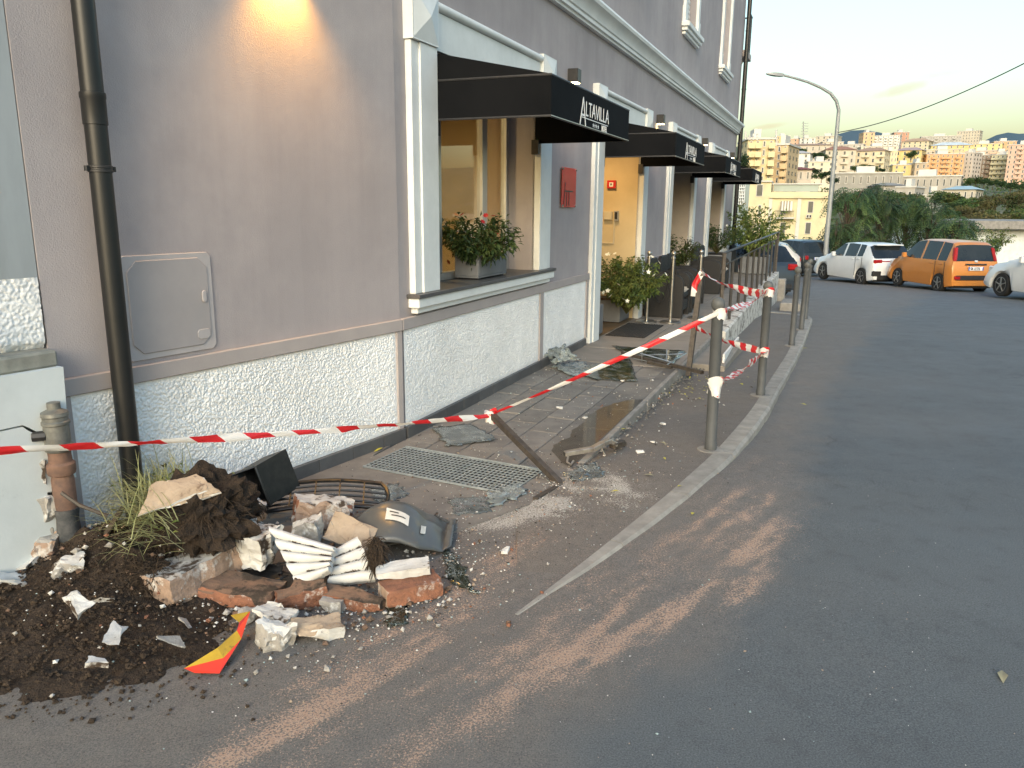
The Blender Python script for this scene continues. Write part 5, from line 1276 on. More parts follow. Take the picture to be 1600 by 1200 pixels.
put('stone_shard', (.13, .06, .035), 163, 880, .12, (0, 10, -25), ('plaster_white', 'plaster_soiled', 'plaster_white'), 'white plaster shard half buried left of the root ball', seed=20, cuts=3, chip=.5)
put('plaster_lump', (.10, .09, .09), 105, 885, .16, (10, 20, 30), ('plaster_soiled', 'plaster_white', 'mortar_grey'), 'grey plaster lump at the foot of the gas pipe', seed=21, cuts=3, chip=.5, jag=.2)
put('brick_piece', (.11, .08, .06), 150, 835, .16, (10, 0, 30), ('brick_tan', 'plaster_soiled', 'brick_red'), 'pinkish brick piece between gas pipe and downpipe', 'brick', seed=22, cuts=3, chip=.4)
put('mortar_lump', (.10, .08, .06), 160, 940, .07, (0, 0, 15), ('mortar_grey', 'soil_clod', 'mortar_grey'), 'soil covered grey lump in front of the masonry block', seed=23, cuts=3, chip=.4)
for i, (px, py, dm_, rt, lab) in enumerate([(8, 875, (.16, .09, .02), (25, 5, 20), 'upper white plaster flake at the left edge'), (30, 885, (.14, .07, .02), (10, -15, -10), 'tilted white plaster flake near the white house base'), (15, 905, (.12, .08, .025), (5, 20, 40), 'lower white plaster flake at the left edge'), (48, 872, (.10, .06, .03), (15, 10, 60), 'grey plaster flake near the gas pipe foot')]):
    put('plaster_flake', dm_, px, py, .12, rt, ('plaster_soiled', 'plaster_white', 'plaster_white'), lab, seed=30+i, cuts=3, chip=.4, jag=.3)
for i, (px, py, dm_, rt, lab) in enumerate([(180, 992, (.055, .125, .02), (8, 10, 12), 'tall white shard standing out on the dark soil'), (122, 940, (.11, .06, .03), (10, 30, -30), 'white angular shard on soil below the gas pipe'), (267, 1003, (.09, .06, .006), (20, 25, 50), 'thin grey shard on soil left of the red and yellow plate'), (153, 1034, (.07, .04, .02), (0, 10, 20), 'small white shard lowest on the soil'), (292, 975, (.03, .11, .008), (0, 30, 40), 'narrow grey shard leaning on the soil')]):
    q = gp(px, py); put('plaster_shard', dm_, px, py, max(.02, mzz(q.x, q.y)-.01)+.015, rt, ('plaster_white', 'plaster_white', 'plaster_soiled') if i != 2 and i != 4 else ('mortar_grey',)*3, lab, seed=40+i, cuts=3, chip=.55, jag=.35)
def putw(name, dim, p, rot, mats, label, seed, **k):
    o = chunk(dim, seed, **k).build(name, [MATS[m] for m in mats], None, recalc=False); o.matrix_world = Matrix.Translation(p) @ R3(*rot); tag(o, label, 'rubble')
putw('masonry_lump', (.13, .11, .20), A(-2.49, .07, .30), (5, 8, 30), ('mortar_grey', 'plaster_soiled', 'mortar_grey'), 'broken grey masonry lump in the cracked white wall corner', 81, cuts=4, chip=.35, jag=.3)
putw('masonry_lump', (.12, .10, .16), A(-2.52, .09, .15), (0, 10, 10), ('brick_tan', 'mortar_grey', 'brick_tan'), 'broken tan brick lump low in the cracked white wall corner', 82, cuts=4, chip=.4, jag=.3)
putw('masonry_lump', (.10, .09, .14), A(-2.47, .06, .48), (8, 0, 40), ('mortar_grey', 'mortar_grey', 'plaster_soiled'), 'grey mortar lump high in the cracked white wall corner', 83, cuts=4, chip=.4, jag=.3)
# loose pieces lying about the pavement and street
for i, (px, py, sz, m, lab) in enumerate([(600, 701, .05, 'leaf_yellow', ''), (778, 735, .0, '', ''), (1440, 1050, 0, '', '')]): pass
for i, (px, py, sz, lab) in enumerate([(874, 637, .05, 'white plaster bit on the paving stones left of the puddle'), (915, 652, .045, 'white plaster bit on the border beside the puddle'), (973, 595, .055, 'white bit by the dark glass sheet'), (1035, 662, .05, 'white bit on the footway below the puddle'), (1020, 690, .035, 'round pale bit on the footway right of the bent tube'), (1000, 705, .05, 'flat pale bit near the bent tube'), (1203, 470, .10, 'white scrap on the footway by the low wall'), (790, 860, .05, 'pale bit on the street right of the rubble')]):
    q = gp(px, py); put('plaster_bit', (sz, sz*.6, sz*.3), px, py, surf(q)+sz*.12, (0, 5, i*37), 'plaster_white', lab, seed=60+i, cuts=2, chip=.4)
# fragments of every size between the large pieces: too many and too small to pick apart
fm = MB(); rr = random.Random(21)
for cx, cy, sx_, sy_, n, lo, hi in ((560, 945, 110, 22, 260, .004, .020), (450, 960, 70, 35, 220, .004, .022), (330, 905, 110, 30, 160, .005, .022), (140, 890, 90, 30, 90, .005, .025), (650, 905, 60, 25, 140, .004, .016), (500, 845, 90, 25, 140, .005, .020), (100, 960, 110, 60, 60, .004, .016), (720, 840, 60, 30, 110, .003, .012), (860, 755, 60, 25, 120, .003, .012), (1000, 610, 60, 18, 120, .004, .016), (640, 790, 90, 22, 120, .003, .010)):
    for i in range(n):
        px, py = rr.gauss(cx, sx_), rr.gauss(cy, sy_)
        q = gp(px, py); z = max(surf(q), mzz(q.x, q.y)-.02); v = Vector((q.x, q.y, 0))-BEND
        if (v.dot(dB) > 0 and v.dot(nB) < .06) or (v.dot(dA) < 0 and v.dot(nA) < .06): continue
        r_s = lo+(hi-lo)*rr.random()**2.5; rock(fm, (q.x, q.y, z+r_s*.3), r_s, rr, rr.choice((0, 1, 1, 2, 3, 3, 4)), .75)
tag(fm.build('rubble_fragments', LM('plaster_soiled', 'mortar_grey', 'brick_red', 'brick_dirty', 'plaster_white'), None, recalc=False), 'small broken fragments strewn between the larger rubble', 'rubble', kind='stuff')
# ribbed plaster panels
def ribbed(TL, TR, BR, BL, ribs, th, label, seed):
    nu, nv = 22, ribs*12; vs_ = []; va = []; rr = random.Random(seed)
    n = ((TR-TL).cross(BL-TL)).normalized()
    if n.y > 0: n = -n
    for layer in (0, 1):
        for j in range(nv+1):
            v = j/nv
            for i in range(nu+1):
                u = i/nu; p = (TL*(1-u)+TR*u)*(1-v)+(BL*(1-u)+BR*u)*v
                ed = mnoise.noise((v*7+seed, 0, 0))*.012*(1 if i in (0, nu) else 0) + mnoise.noise((u*9+seed, 4, 0))*.010*(1 if j in (0, nv) else 0)
                p = p + (TR-TL).normalized()*ed
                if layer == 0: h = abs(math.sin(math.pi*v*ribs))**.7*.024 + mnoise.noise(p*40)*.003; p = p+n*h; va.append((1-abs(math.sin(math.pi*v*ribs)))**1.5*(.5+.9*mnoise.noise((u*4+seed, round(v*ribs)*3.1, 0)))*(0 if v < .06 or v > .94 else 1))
                else: p = p-n*th + n*mnoise.noise(p*30)*.008; va.append(.1)
                vs_.append(tuple(p))
    W_ = nu+1; K = (nv+1)*W_; fs_ = []
    for j in range(nv):
        for i in range(nu):
            a = j*W_+i; fs_.append((a, a+1, a+W_+1, a+W_)); fs_.append((K+a, K+a+W_, K+a+W_+1, K+a+1))
    for i in range(nu): fs_ += [(i+1, i, K+i, K+i+1), (nv*W_+i, nv*W_+i+1, K+nv*W_+i+1, K+nv*W_+i)]
    for j in range(nv): fs_ += [(j*W_, (j+1)*W_, K+(j+1)*W_, K+j*W_), ((j+1)*W_+nu, j*W_+nu, K+j*W_+nu, K+(j+1)*W_+nu)]
    mb = MB(); mb.add(vs_, fs_); o = tag(mb.build('ribbed_panel', MATS['ribbed'], None, recalc=False), label, 'rubble'); at_ = o.data.attributes.new('valley', 'FLOAT', 'POINT'); at_.data.foreach_set('value', va)
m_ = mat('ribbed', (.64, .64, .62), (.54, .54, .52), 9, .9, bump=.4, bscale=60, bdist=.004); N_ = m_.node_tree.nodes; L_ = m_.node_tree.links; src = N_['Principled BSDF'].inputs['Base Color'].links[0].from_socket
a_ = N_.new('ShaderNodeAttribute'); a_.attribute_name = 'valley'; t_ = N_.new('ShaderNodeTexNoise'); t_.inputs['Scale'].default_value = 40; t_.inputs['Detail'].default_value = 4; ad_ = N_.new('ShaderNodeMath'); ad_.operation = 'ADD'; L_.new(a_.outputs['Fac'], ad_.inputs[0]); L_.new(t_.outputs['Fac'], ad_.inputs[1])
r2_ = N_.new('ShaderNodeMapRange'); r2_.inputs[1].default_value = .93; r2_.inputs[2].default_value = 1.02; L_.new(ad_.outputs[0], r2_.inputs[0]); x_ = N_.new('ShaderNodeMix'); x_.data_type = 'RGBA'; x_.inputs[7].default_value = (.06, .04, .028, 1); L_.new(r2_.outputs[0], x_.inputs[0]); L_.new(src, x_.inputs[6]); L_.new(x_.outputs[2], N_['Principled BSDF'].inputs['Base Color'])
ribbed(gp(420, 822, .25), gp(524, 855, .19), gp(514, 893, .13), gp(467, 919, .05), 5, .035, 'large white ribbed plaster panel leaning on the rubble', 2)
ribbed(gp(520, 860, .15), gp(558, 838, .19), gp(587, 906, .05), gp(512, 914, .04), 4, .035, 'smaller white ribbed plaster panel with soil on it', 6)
# clump of turf on the small panel
def hairball(c, rx, ry, rz, n, ln, seed, m, mb, down=.5, wd=.0022):
    r = random.Random(seed); c = Vector(c)
    for i in range(n):
        th = r.uniform(0, 6.28); ph = r.uniform(-1.2, 1.4); e = Vector((math.cos(th)*math.cos(ph), math.sin(th)*math.cos(ph), math.sin(ph)))
        p = c+Vector((e.x*rx, e.y*ry, e.z*rz))*r.uniform(.7, 1.02)
        d = (e+Vector((r.gauss(0, .6), r.gauss(0, .6), r.gauss(0, .5)))).normalized(); L_ = ln*r.uniform(.4, 1.2); pts = [p]
        for k in range(4):
            d = (d+Vector((r.gauss(0, .25), r.gauss(0, .25), -down))).normalized(); p = p+d*L_/4; pts.append(p)
        mb.tube(pts, [wd, wd*.9, wd*.8, wd*.6, wd*.3], 3, caps=False)
def blob(c, rx, ry, rz, seed, amp=.25, n=20):
    mb = MB(); vs_ = []; fs_ = []
    for i in range(n+1):
        ph = -math.pi/2+math.pi*i/n
        for j in range(2*n):
            th = math.pi*j/n; e = Vector((math.cos(th)*math.cos(ph), math.sin(th)*math.cos(ph), math.sin(ph)))
            k = 1+amp*mnoise.noise(e*2.3+Vector((seed, 0, 0)))+amp*.6*mnoise.noise(e*7+Vector((0, seed, 0)))
            vs_.append((c[0]+e.x*rx*k, c[1]+e.y*ry*k, c[2]+e.z*rz*k))
    for i in range(n):
        for j in range(2*n): fs_.append((i*2*n+j, i*2*n+(j+1) % (2*n), (i+1)*2*n+(j+1) % (2*n), (i+1)*2*n+j))
    mb.add(vs_, fs_); return mb
tf = thing('turf_clump', 'small brown turf clump between the small ribbed panel and the fender', 'turf', tuple(gp(580, 880, .08)))
cT = gp(588, 868, .15); blob(cT, .035, .035, .075, 4, .3, 12).build('soil_core', MATS['rootball'], tf); mb = MB(); hairball(cT, .04, .04, .08, 260, .05, 3, None, mb); mb.build('root', MATS['root'], tf, recalc=False)
# root ball with grass and leafy shoots
rbp = gp(316, 806, .27); rb = thing('root_ball', 'uprooted shrub with a big dark root ball, grass and hanging roots', 'plant', (rbp.x, rbp.y, .05))
blob(rbp, .215, .18, .165, 2, .5, 26).build('soil_core', MATS['rootball'], rb)
blob(gp(235, 905, .09), .11, .09, .07, 5, .3, 14).build('soil_core', MATS['rootball'], rb)
blob(gp(360, 800, .22), .13, .11, .10, 11, .5, 16).build('soil_core', MATS['rootball'], rb)
blob(gp(270, 830, .19), .15, .12, .09, 8, .5, 16).build('soil_core', MATS['rootball'], rb)
mb = MB(); hairball(rbp, .20, .17, .15, 1100, .10, 8, None, mb, .5, .0017); hairball(gp(360, 800, .22), .13, .11, .10, 450, .08, 18, None, mb, .5, .0017); hairball(gp(270, 830, .19), .15, .12, .09, 350, .07, 19, None, mb, .4, .0017); hairball(gp(235, 905, .10), .11, .09, .07, 350, .07, 9, None, mb, .3)
rr = random.Random(4)
for i in range(50):       # long roots hanging over the block
    p = gp(rr.uniform(255, 330), rr.uniform(800, 815), .27); pts = [p]; d = Vector((rr.gauss(0, .3), -.5, -.6))
    for k in range(5): d = (d+Vector((rr.gauss(0, .3), -.05, -.35))).normalized(); p = p+d*.035; pts.append(p)
    mb.tube(pts, [.003, .0026, .0022, .002, .0016, .001], 3, caps=False)
mb.build('root', MATS['root'], rb, recalc=False)
mb = MB(); g2 = MB()
def blade(mb, p, d, L_, wd, r, bend=.35):
    pts = [Vector(p)]; d = d.normalized(); s_ = d.cross(Vector((0, 0, 1))).normalized() if abs(d.z) < .99 else Vector((1, 0, 0))
    for k in range(4): d = (d+Vector((0, 0, -bend*(k+1)*.25))).normalized(); pts.append(pts[-1]+d*L_/4)
    k0 = len(mb.v); ws = [wd, wd, wd*.8, wd*.5, 0]
    for q, w__ in zip(pts, ws): mb.v += [tuple(q+s_*w__/2), tuple(q-s_*w__/2)]
    for k in range(4): mb.f.append((k0+2*k, k0+2*k+1, k0+2*k+3, k0+2*k+2)); mb.mi.append(0)
for i in range(620):
    p = gp(rr.gauss(245, 32), rr.gauss(780, 32), rr.uniform(.22, .36)); d = Vector((rr.gauss(-.75, .5), rr.gauss(-.1, .4), rr.gauss(.55, .45)))
    blade(mb, p, d, rr.uniform(.10, .26), .0042, rr)
for i in range(90):
    p = gp(rr.gauss(275, 14), rr.gauss(760, 12), .30); blade(mb, p, Vector((rr.gauss(0, .3), rr.gauss(0, .3), 1)), rr.uniform(.06, .13), .005, rr, .15)
mb.build('grass', MATS['grass_dry'], rb, recalc=False, kind='stuff')
lf = MB()
for i in range(260):
    p = gp(rr.gauss(252, 30), rr.gauss(760, 28), rr.uniform(.26, .34)); leaf(lf, p, Vector((rr.gauss(-.4, .7), rr.gauss(-.4, .5), rr.gauss(.4, .5))), Vector((0, 0, 1)), rr.uniform(.025, .05), rr.uniform(.015, .028), rr.choice((0, 1)))
for i in range(50):
    p = gp(rr.gauss(312, 16), rr.gauss(742, 6), .33); leaf(lf, p, Vector((rr.gauss(0, .7), rr.gauss(-.4, .5), rr.gauss(.2, .5))), Vector((0, 0, 1)), rr.uniform(.02, .04), rr.uniform(.012, .022), rr.choice((0, 1)))
lf.build('foliage', LM('leaf_olive', 'leaf_light'), rb, recalc=False)
# rod and rotten plank by the gas pipe
mb = MB(); mb.tube([gp(96, 770, .45), gp(125, 790, .40), gp(168, 806, .34)], .008, 6); tag(mb.build('steel_rod', MATS['rust_steel'], None, smooth=50), 'thin steel rod slanting from the gas pipe to the downpipe', 'rod')
mb = MB(); mb.bar(gp(150, 862, .14), gp(190, 795, .33), .05, .02); tag(mb.build('wooden_stake', MATS['bark'], None, bevel=.003), 'rotten dark stake leaning behind the uprooted shrub', 'stake')
# black bin, grille, fender, black sheeting
bn = thing('black_bin', 'broken black plastic bin lying behind the root ball', 'bin', tuple(gp(385, 800, .05)))
e = [gp(362, 742, .30), gp(398, 729, .33), gp(422, 790, .12), gp(380, 800, .12)]; dn = Vector((.10, .20, .03))
mb = MB(); vs_ = e + [p+dn for p in e]; mb.add([tuple(p) for p in vs_], [(4, 5, 6, 7), (0, 1, 5, 4), (1, 2, 6, 5), (2, 3, 7, 6), (3, 0, 4, 7)]); mb.build('tub', MATS['black_plastic'], bn, recalc=False)
mb = MB(); mb.tube(e+[e[0]], .009, 6); mb.build('rim', MATS['black_plastic'], bn, smooth=50)
gl_ = thing('car_grille', 'black slatted car grille lying behind the broken blocks', 'grille', tuple(gp(510, 800, .02)))
ga, gb = gp(412, 800, .07), gp(606, 795, .07); up_ = Vector((-.02, .16, .075)); 
def gpt(u, v):
    p = ga.lerp(gb, u)+up_*v; return p+Vector((0, 0, .03*math.sin(math.pi*u)))
mb = MB(); ring = [gpt(u, 0) for u in np.linspace(0.02, .94, 12)] + [gpt(.985, .18), gpt(1.0, .5), gpt(.985, .8)] + [gpt(u, 1) for u in np.linspace(.94, .02, 12)]; mb.tube(ring+[ring[0]], .012, 6); mb.build('surround', MATS['black_plastic'], gl_, smooth=60)
for v in (.2, .4, .6, .8): mb = MB(); mb.tube([gpt(u, v) for u in np.linspace(.01, .985, 14)], .007, 5); mb.build('slat', MATS['black_plastic'], gl_, smooth=60)
for u in (.2, .4, .6, .8): mb = MB(); mb.bar(gpt(u, .05), gpt(u, .95), .006, .012); mb.build('upright', MATS['black_plastic'], gl_)
# crumpled grey fender
fd = thing('car_fender', 'crumpled dark grey plastic car fender with torn white sticker', 'fender', tuple(gp(630, 868, .01)))
nu, nv = 40, 18; vs_ = []
def fen(u, v):
    """u along (left to right), v from the rear foot over the crest to the near edge"""
    x = 540+165*u; base_y = 872+ (6-40*(u-.5)**2*2) - 12*u
    near = gp(x-10*(1-u), 874-18*max(0, u-.7)*3, .015); far = gp(x+8, 822-6*u, .01)
    prof = math.sin(math.pi*min(1, (.06+u*1.02)))**.8 if u < .94 else .25
    h = .185*prof*(1-.35*max(0, u-.55)/.45)
    p = far.lerp(near, v); z = h*math.sin(math.pi*(.12+.76*v))**.75
    crease = .018*math.exp(-((v-.62+.22*u)/.06)**2) - .014*math.exp(-((u-.74)/.05)**2)*math.sin(3*v) + .012*mnoise.noise((u*4, v*4, 2)) + .02*mnoise.noise((u*9, v*3, 5))*max(0, u-.6)
    return Vector((p.x, p.y, .012+max(0, z+crease)))
for i in range(nu+1):
    for j in range(nv+1): vs_.append(tuple(fen(i/nu, j/nv)))
fs_ = [(i*(nv+1)+j, (i+1)*(nv+1)+j, (i+1)*(nv+1)+j+1, i*(nv+1)+j+1) for i in range(nu) for j in range(nv)]
mb = MB(); mb.add(vs_, fs_); fo = mb.build('shell', MATS['fender'], fd, recalc=False, smooth='all'); so = fo.modifiers.new('thick', 'SOLIDIFY'); so.thickness = .004
def fpatch(u0, u1, v0, v1, lift=.003, skew=0):
    mb = MB(); n = 6; vs_ = []
    for i in range(n+1):
        for j in range(n+1):
            u = u0+(u1-u0)*i/n; v = v0+(v1-v0)*j/n+skew*i/n; p = fen(u, v); q = fen(u+.01, v); r2 = fen(u, v+.02); nn = (q-p).cross(r2-p).normalized(); nn = nn if nn.z > 0 else -nn
            vs_.append(tuple(p+nn*lift))
    mb.add(vs_, [(i*(n+1)+j, (i+1)*(n+1)+j, (i+1)*(n+1)+j+1, i*(n+1)+j+1) for i in range(n) for j in range(n)]); return mb
fpatch(.40, .60, .60, .77, .009, .05).build('sticker', MATS['sticker'], fd, recalc=False)
fpatch(.70, .745, .66, .80, .009, -.05).build('sticker', MATS['sticker'], fd, recalc=False)
for k_, (v0, u0, u1) in enumerate(((.64, .43, .51), (.70, .45, .57))):
    fpatch(u0, u1, v0, v0+.02, .0096, .02).build('printed_line', MATS['black_metal'], fd, recalc=False)
mb = MB(); c = fen(.47, .22); mb.lathe([(.011, -.002), (.011, .003)], 12, Matrix.Translation(c) @ RX(.6)); mb.build('hole_shade', MATS['rubber'], fd)  # black disc on the shell, painted shade of a bolt hole
mb = MB(); mb.tube([gp(678, 806, .06), gp(690, 811, .05), gp(702, 817, .03)], .006, 5); mb.build('clip', MATS['black_plastic'], fd)
def sheet(pts, z0, amp, label, name, m, cat, n=14, seed=1, thick=.003, lift=None, sc=7):
    """crumpled sheet spanned between four ground corners"""
    P4 = [gp(x, y, z0+(zz if (zz := (lift[i] if lift else 0)) else 0)) for i, (x, y) in enumerate(pts)]
    X = np.zeros((n+1, n+1)); Y = X.copy(); Z_ = X.copy()
    for i in range(n+1):
        for j in range(n+1):
            u, v = i/n, j/n; p = (P4[0]*(1-u)+P4[1]*u)*(1-v)+(P4[3]*(1-u)+P4[2]*u)*v
            ed = 1 if i in (0, n) or j in (0, n) else 0
            k = Vector((mnoise.noise((u*sc+seed, v*sc, 0)), mnoise.noise((u*sc, v*sc+seed, 3)), mnoise.noise((u*sc, v*sc, seed))))
            p = p + Vector((k.x, k.y, abs(k.z)*1.0))*amp + Vector((k.x, k.y, 0))*.03*ed
            X[i, j], Y[i, j], Z_[i, j] = p.x, p.y, p.z
    o = grid_mesh(name, X, Y, Z_, m, smooth=False); tag(o, label, cat)
    s_ = o.modifiers.new('thick', 'SOLIDIFY'); s_.thickness = thick; return o
def cracked_glass(name, base, alpha):
    m = bpy.data.materials.new(name); m.use_nodes = True; N = m.node_tree.nodes; L = m.node_tree.links; p = N['Principled BSDF']
    tc = N.new('ShaderNodeNewGeometry'); v = N.new('ShaderNodeTexVoronoi'); v.feature = 'DISTANCE_TO_EDGE'; v.inputs['Scale'].default_value = 55; L.new(tc.outputs['Position'], v.inputs['Vector'])
    n = N.new('ShaderNodeTexNoise'); n.inputs['Scale'].default_value = 9; n.inputs['Detail'].default_value = 5; L.new(tc.outputs['Position'], n.inputs['Vector'])
    r = N.new('ShaderNodeMapRange'); r.inputs[1].default_value = .0; r.inputs[2].default_value = .09; r.inputs[3].default_value = 1; r.inputs[4].default_value = 0; L.new(v.outputs['Distance'], r.inputs[0])
    r2 = N.new('ShaderNodeMapRange'); r2.inputs[1].default_value = .45; r2.inputs[2].default_value = .62; L.new(n.outputs['Fac'], r2.inputs[0])
    mu = N.new('ShaderNodeMath'); mu.operation = 'MULTIPLY'; L.new(r.outputs[0], mu.inputs[0]); L.new(r2.outputs[0], mu.inputs[1])
    mx = N.new('ShaderNodeMix'); mx.data_type = 'RGBA'; mx.inputs[6].default_value = (*base, 1); mx.inputs[7].default_value = (.50, .56, .55, 1); L.new(mu.outputs[0], mx.inputs[0])
    L.new(mx.outputs[2], p.inputs['Base Color']); p.inputs['Roughness'].default_value = .12; p.inputs['Specular IOR Level'].default_value = .6
    a = N.new('ShaderNodeMath'); a.operation = 'MAXIMUM'; a.inputs[1].default_value = alpha; L.new(mu.outputs[0], a.inputs[0]); L.new(a.outputs[0], p.inputs['Alpha'])
    MATS[name] = m; return m
cracked_glass('glass_grey', (.11, .125, .125), .75); cracked_glass('glass_green', (.025, .032, .022), .85); cracked_glass('glass_pale', (.20, .235, .235), .85)
sheet([(676, 668), (735, 662), (778, 686), (700, 697)], .012, .012, 'flat sheet of shattered grey glass behind the drain grating', 'glass_sheet', MATS['glass_grey'], 'glass', 16, 3)
sheet([(850, 548), (885, 541), (902, 562), (862, 570)], .04, .07, 'crumpled sheet of shattered glass propped against the skirting', 'glass_sheet', MATS['glass_pale'], 'glass', 16, 5, lift=[.10, .16, .10, .02], sc=5)
sheet([(862, 572), (905, 564), (935, 578), (895, 588)], .012, .03, 'shattered pale glass spread before the crumpled sheet', 'glass_sheet', MATS['glass_pale'], 'glass', 14, 9)
sheet([(880, 578), (985, 560), (996, 596), (930, 592)], .014, .008, 'large dark green sheet of broken glass on the pavement', 'glass_sheet', MATS['glass_green'], 'glass', 16, 2)
sheet([(955, 540), (1070, 548), (1048, 572), (1002, 562)], .02, .008, 'long dark glass sheet under the broken balustrade', 'glass_sheet', MATS['glass_green'], 'glass', 14, 7)
sheet([(690, 852), (712, 868), (748, 930), (700, 905)], .006, .008, 'black glass shard on the street right of the orange brick', 'glass_sheet', MATS['glass_green'], 'glass', 12, 4)
sheet([(608, 944), (640, 940), (634, 975), (604, 978)], .004, .012, 'small black crushed plastic piece in front of the orange brick', 'plastic_scrap', MATS['glass_green'], 'scrap', 10, 6)
sheet([(520, 700), (560, 690), (570, 702), (530, 716)], .01, .008, 'small shattered glass patch left of the drain grating', 'glass_sheet', MATS['glass_grey'], 'glass', 10, 11)
sheet([(760, 770), (815, 752), (822, 772), (770, 792)], .012, .02, 'crumpled clear glass at the near corner of the grating', 'glass_sheet', MATS['glass_pale'], 'glass', 14, 12)
sheet([(575, 765), (620, 755), (640, 775), (590, 785)], .008, .012, 'dark shattered glass patch behind the car fender', 'glass_sheet', MATS['glass_grey'], 'glass', 12, 13)
sheet([(700, 780), (765, 775), (770, 800), (712, 805)], .008, .012, 'dark shattered glass patch right of the car fender', 'glass_sheet', MATS['glass_grey'], 'glass', 12, 14)
sheet([(880, 740), (930, 722), (948, 745), (895, 752)], .012, .02, 'dark crumpled sheeting beside the foot of the leaning post', 'plastic_sheet', MATS['glass_grey'], 'sheeting', 12, 15)
sheet([(365, 890), (440, 880), (440, 905), (370, 912)], .03, .012, 'black plastic sheeting under the plaster block', 'plastic_sheet', MATS['black_plastic'], 'sheeting', 12, 16)
sheet([(425, 895), (510, 890), (520, 925), (430, 925)], .01, .012, 'black plastic sheeting under the ribbed panels', 'plastic_sheet', MATS['black_plastic'], 'sheeting', 12, 17)
# red and yellow plate
pl = thing('warning_plate', 'bent red and yellow plate lying on the soil edge', 'plate', tuple(gp(340, 1040, .01)))
def gpl(x, y, z): return tuple(gp(x, y, z))
v = {'tip': gpl(288, 1044, .03), 'b1': gpl(304, 1051, .012), 'b2': gpl(343, 1052, .012), 'n': gpl(349, 1028, .035), 'e1': gpl(377, 998, .055), 'e2': gpl(370, 985, .065), 'm': gpl(340, 1012, .055), 't1': gpl(391, 955, .085), 't2': gpl(361, 961, .085), 't3': gpl(374, 972, .08)}
def pol(names, nm, m):
    mb = MB(); mb.add([v[a] for a in names], [tuple(range(len(names)))]); o = mb.build(nm, MATS[m], pl, recalc=False); s_ = o.modifiers.new('thick', 'SOLIDIFY'); s_.thickness = .003; return o
pol(['tip', 'n', 'e1', 'e2', 'm'], 'yellow_face', 'sign_yellow'); pol(['tip', 'b1', 'b2', 'n'], 'red_face', 'sign_red'); pol(['e2', 'e1', 't1', 't3'], 'red_face', 'sign_red'); pol(['t3', 't1', 't2'], 'yellow_face', 'sign_yellow'); pol(['b2', 'e1', 'n'], 'red_face', 'sign_red')
# fallen leaves
for i, (px, py, sz, m, lab) in enumerate([(598, 701, .09, 'leaf_yellow', 'large yellow green leaf on the skirting side of the grating'), (968, 769, .05, 'leaf_yellow', 'yellow leaf on the footway below the bent tube'), (1081, 806, .05, 'leaf_yellow', 'yellow leaf on the road just past the kerb'), (1058, 762, .04, 'leaf_yellow', 'yellow leaf on the footway edge beside the kerb'), (1048, 775, .045, 'leaf_pale', 'pale leaf next to the kerb on the footway'), (1037, 716, .04, 'leaf_yellow', 'yellow leaf below the nearest bollard'), (1030, 692, .07, 'leaf_pale', 'long pale leaf on the footway before the bollards'), (970, 672, .05, 'leaf_yellow', 'yellow leaf at the foot of the pavement edge'), (1565, 1050, .075, 'leaf_pale', 'pale leaf alone on the dark road at right'), (1022, 745, .07, 'leaf_pale', 'grey leaf on the footway left of the kerb'), (1155, 600, .06, 'leaf_yellow', 'yellow leaf between the two nearest bollards'), (1175, 640, .05, 'leaf_pale', 'pale leaf by the foot of the second bollard'), (1250, 632, .07, 'leaf_yellow', 'yellow leaf on the road beside the kerb'), (1262, 545, .07, 'leaf_yellow', 'yellow leaf on the kerb by the third bollard')]):
    q = gp(px, py, surf(gp(px, py))); mb = MB(); d = Vector((ru(-1, 1), ru(-1, 1), .05)); leaf(mb, q+Vector((0, 0, .008)), d, Vector((0, 0, 1)), sz, sz*.45, 0, .12)
    tag(mb.build('fallen_leaf', MATS[m], None, recalc=False), lab, 'leaf', 'fallen leaves')
lm_ = MB(); rr = random.Random(12)
for i in range(160):
    px, py = rr.gauss(1060, 45), rr.gauss(592, 14); q = gp(px, py); leaf(lm_, Vector((q.x, q.y, zf1(q.y)+.02)), Vector((rr.gauss(0, 1), rr.gauss(0, 1), .1)), Vector((0, 0, 1)), rr.uniform(.02, .05), rr.uniform(.01, .025), rr.choice((0, 1, 1, 2)))
tag(lm_.build('leaf_litter', LM('leaf_yellow', 'leaf_pale', 'bark'), None, recalc=False), 'small dry leaf litter below the broken balustrade', 'leaf litter', kind='stuff')
# rough broken edge of the pavement and grit along it
eb = MB(); rr = random.Random(9)
for i in range(420):
    s_ = rr.uniform(-.5, 5.6); q = B(s_, 1.30+abs(rr.gauss(0, .07)), 0); rock(eb, (q.x, q.y, zf1(q.y)+.012), rr.uniform(.005, .022), rr, rr.choice((0, 0, 1)), .7)
tag(eb.build('edge_rubble', LM('concrete_dark', 'concrete'), None, recalc=False), 'grit and crumbs along the broken pavement edge', 'rubble', kind='stuff')
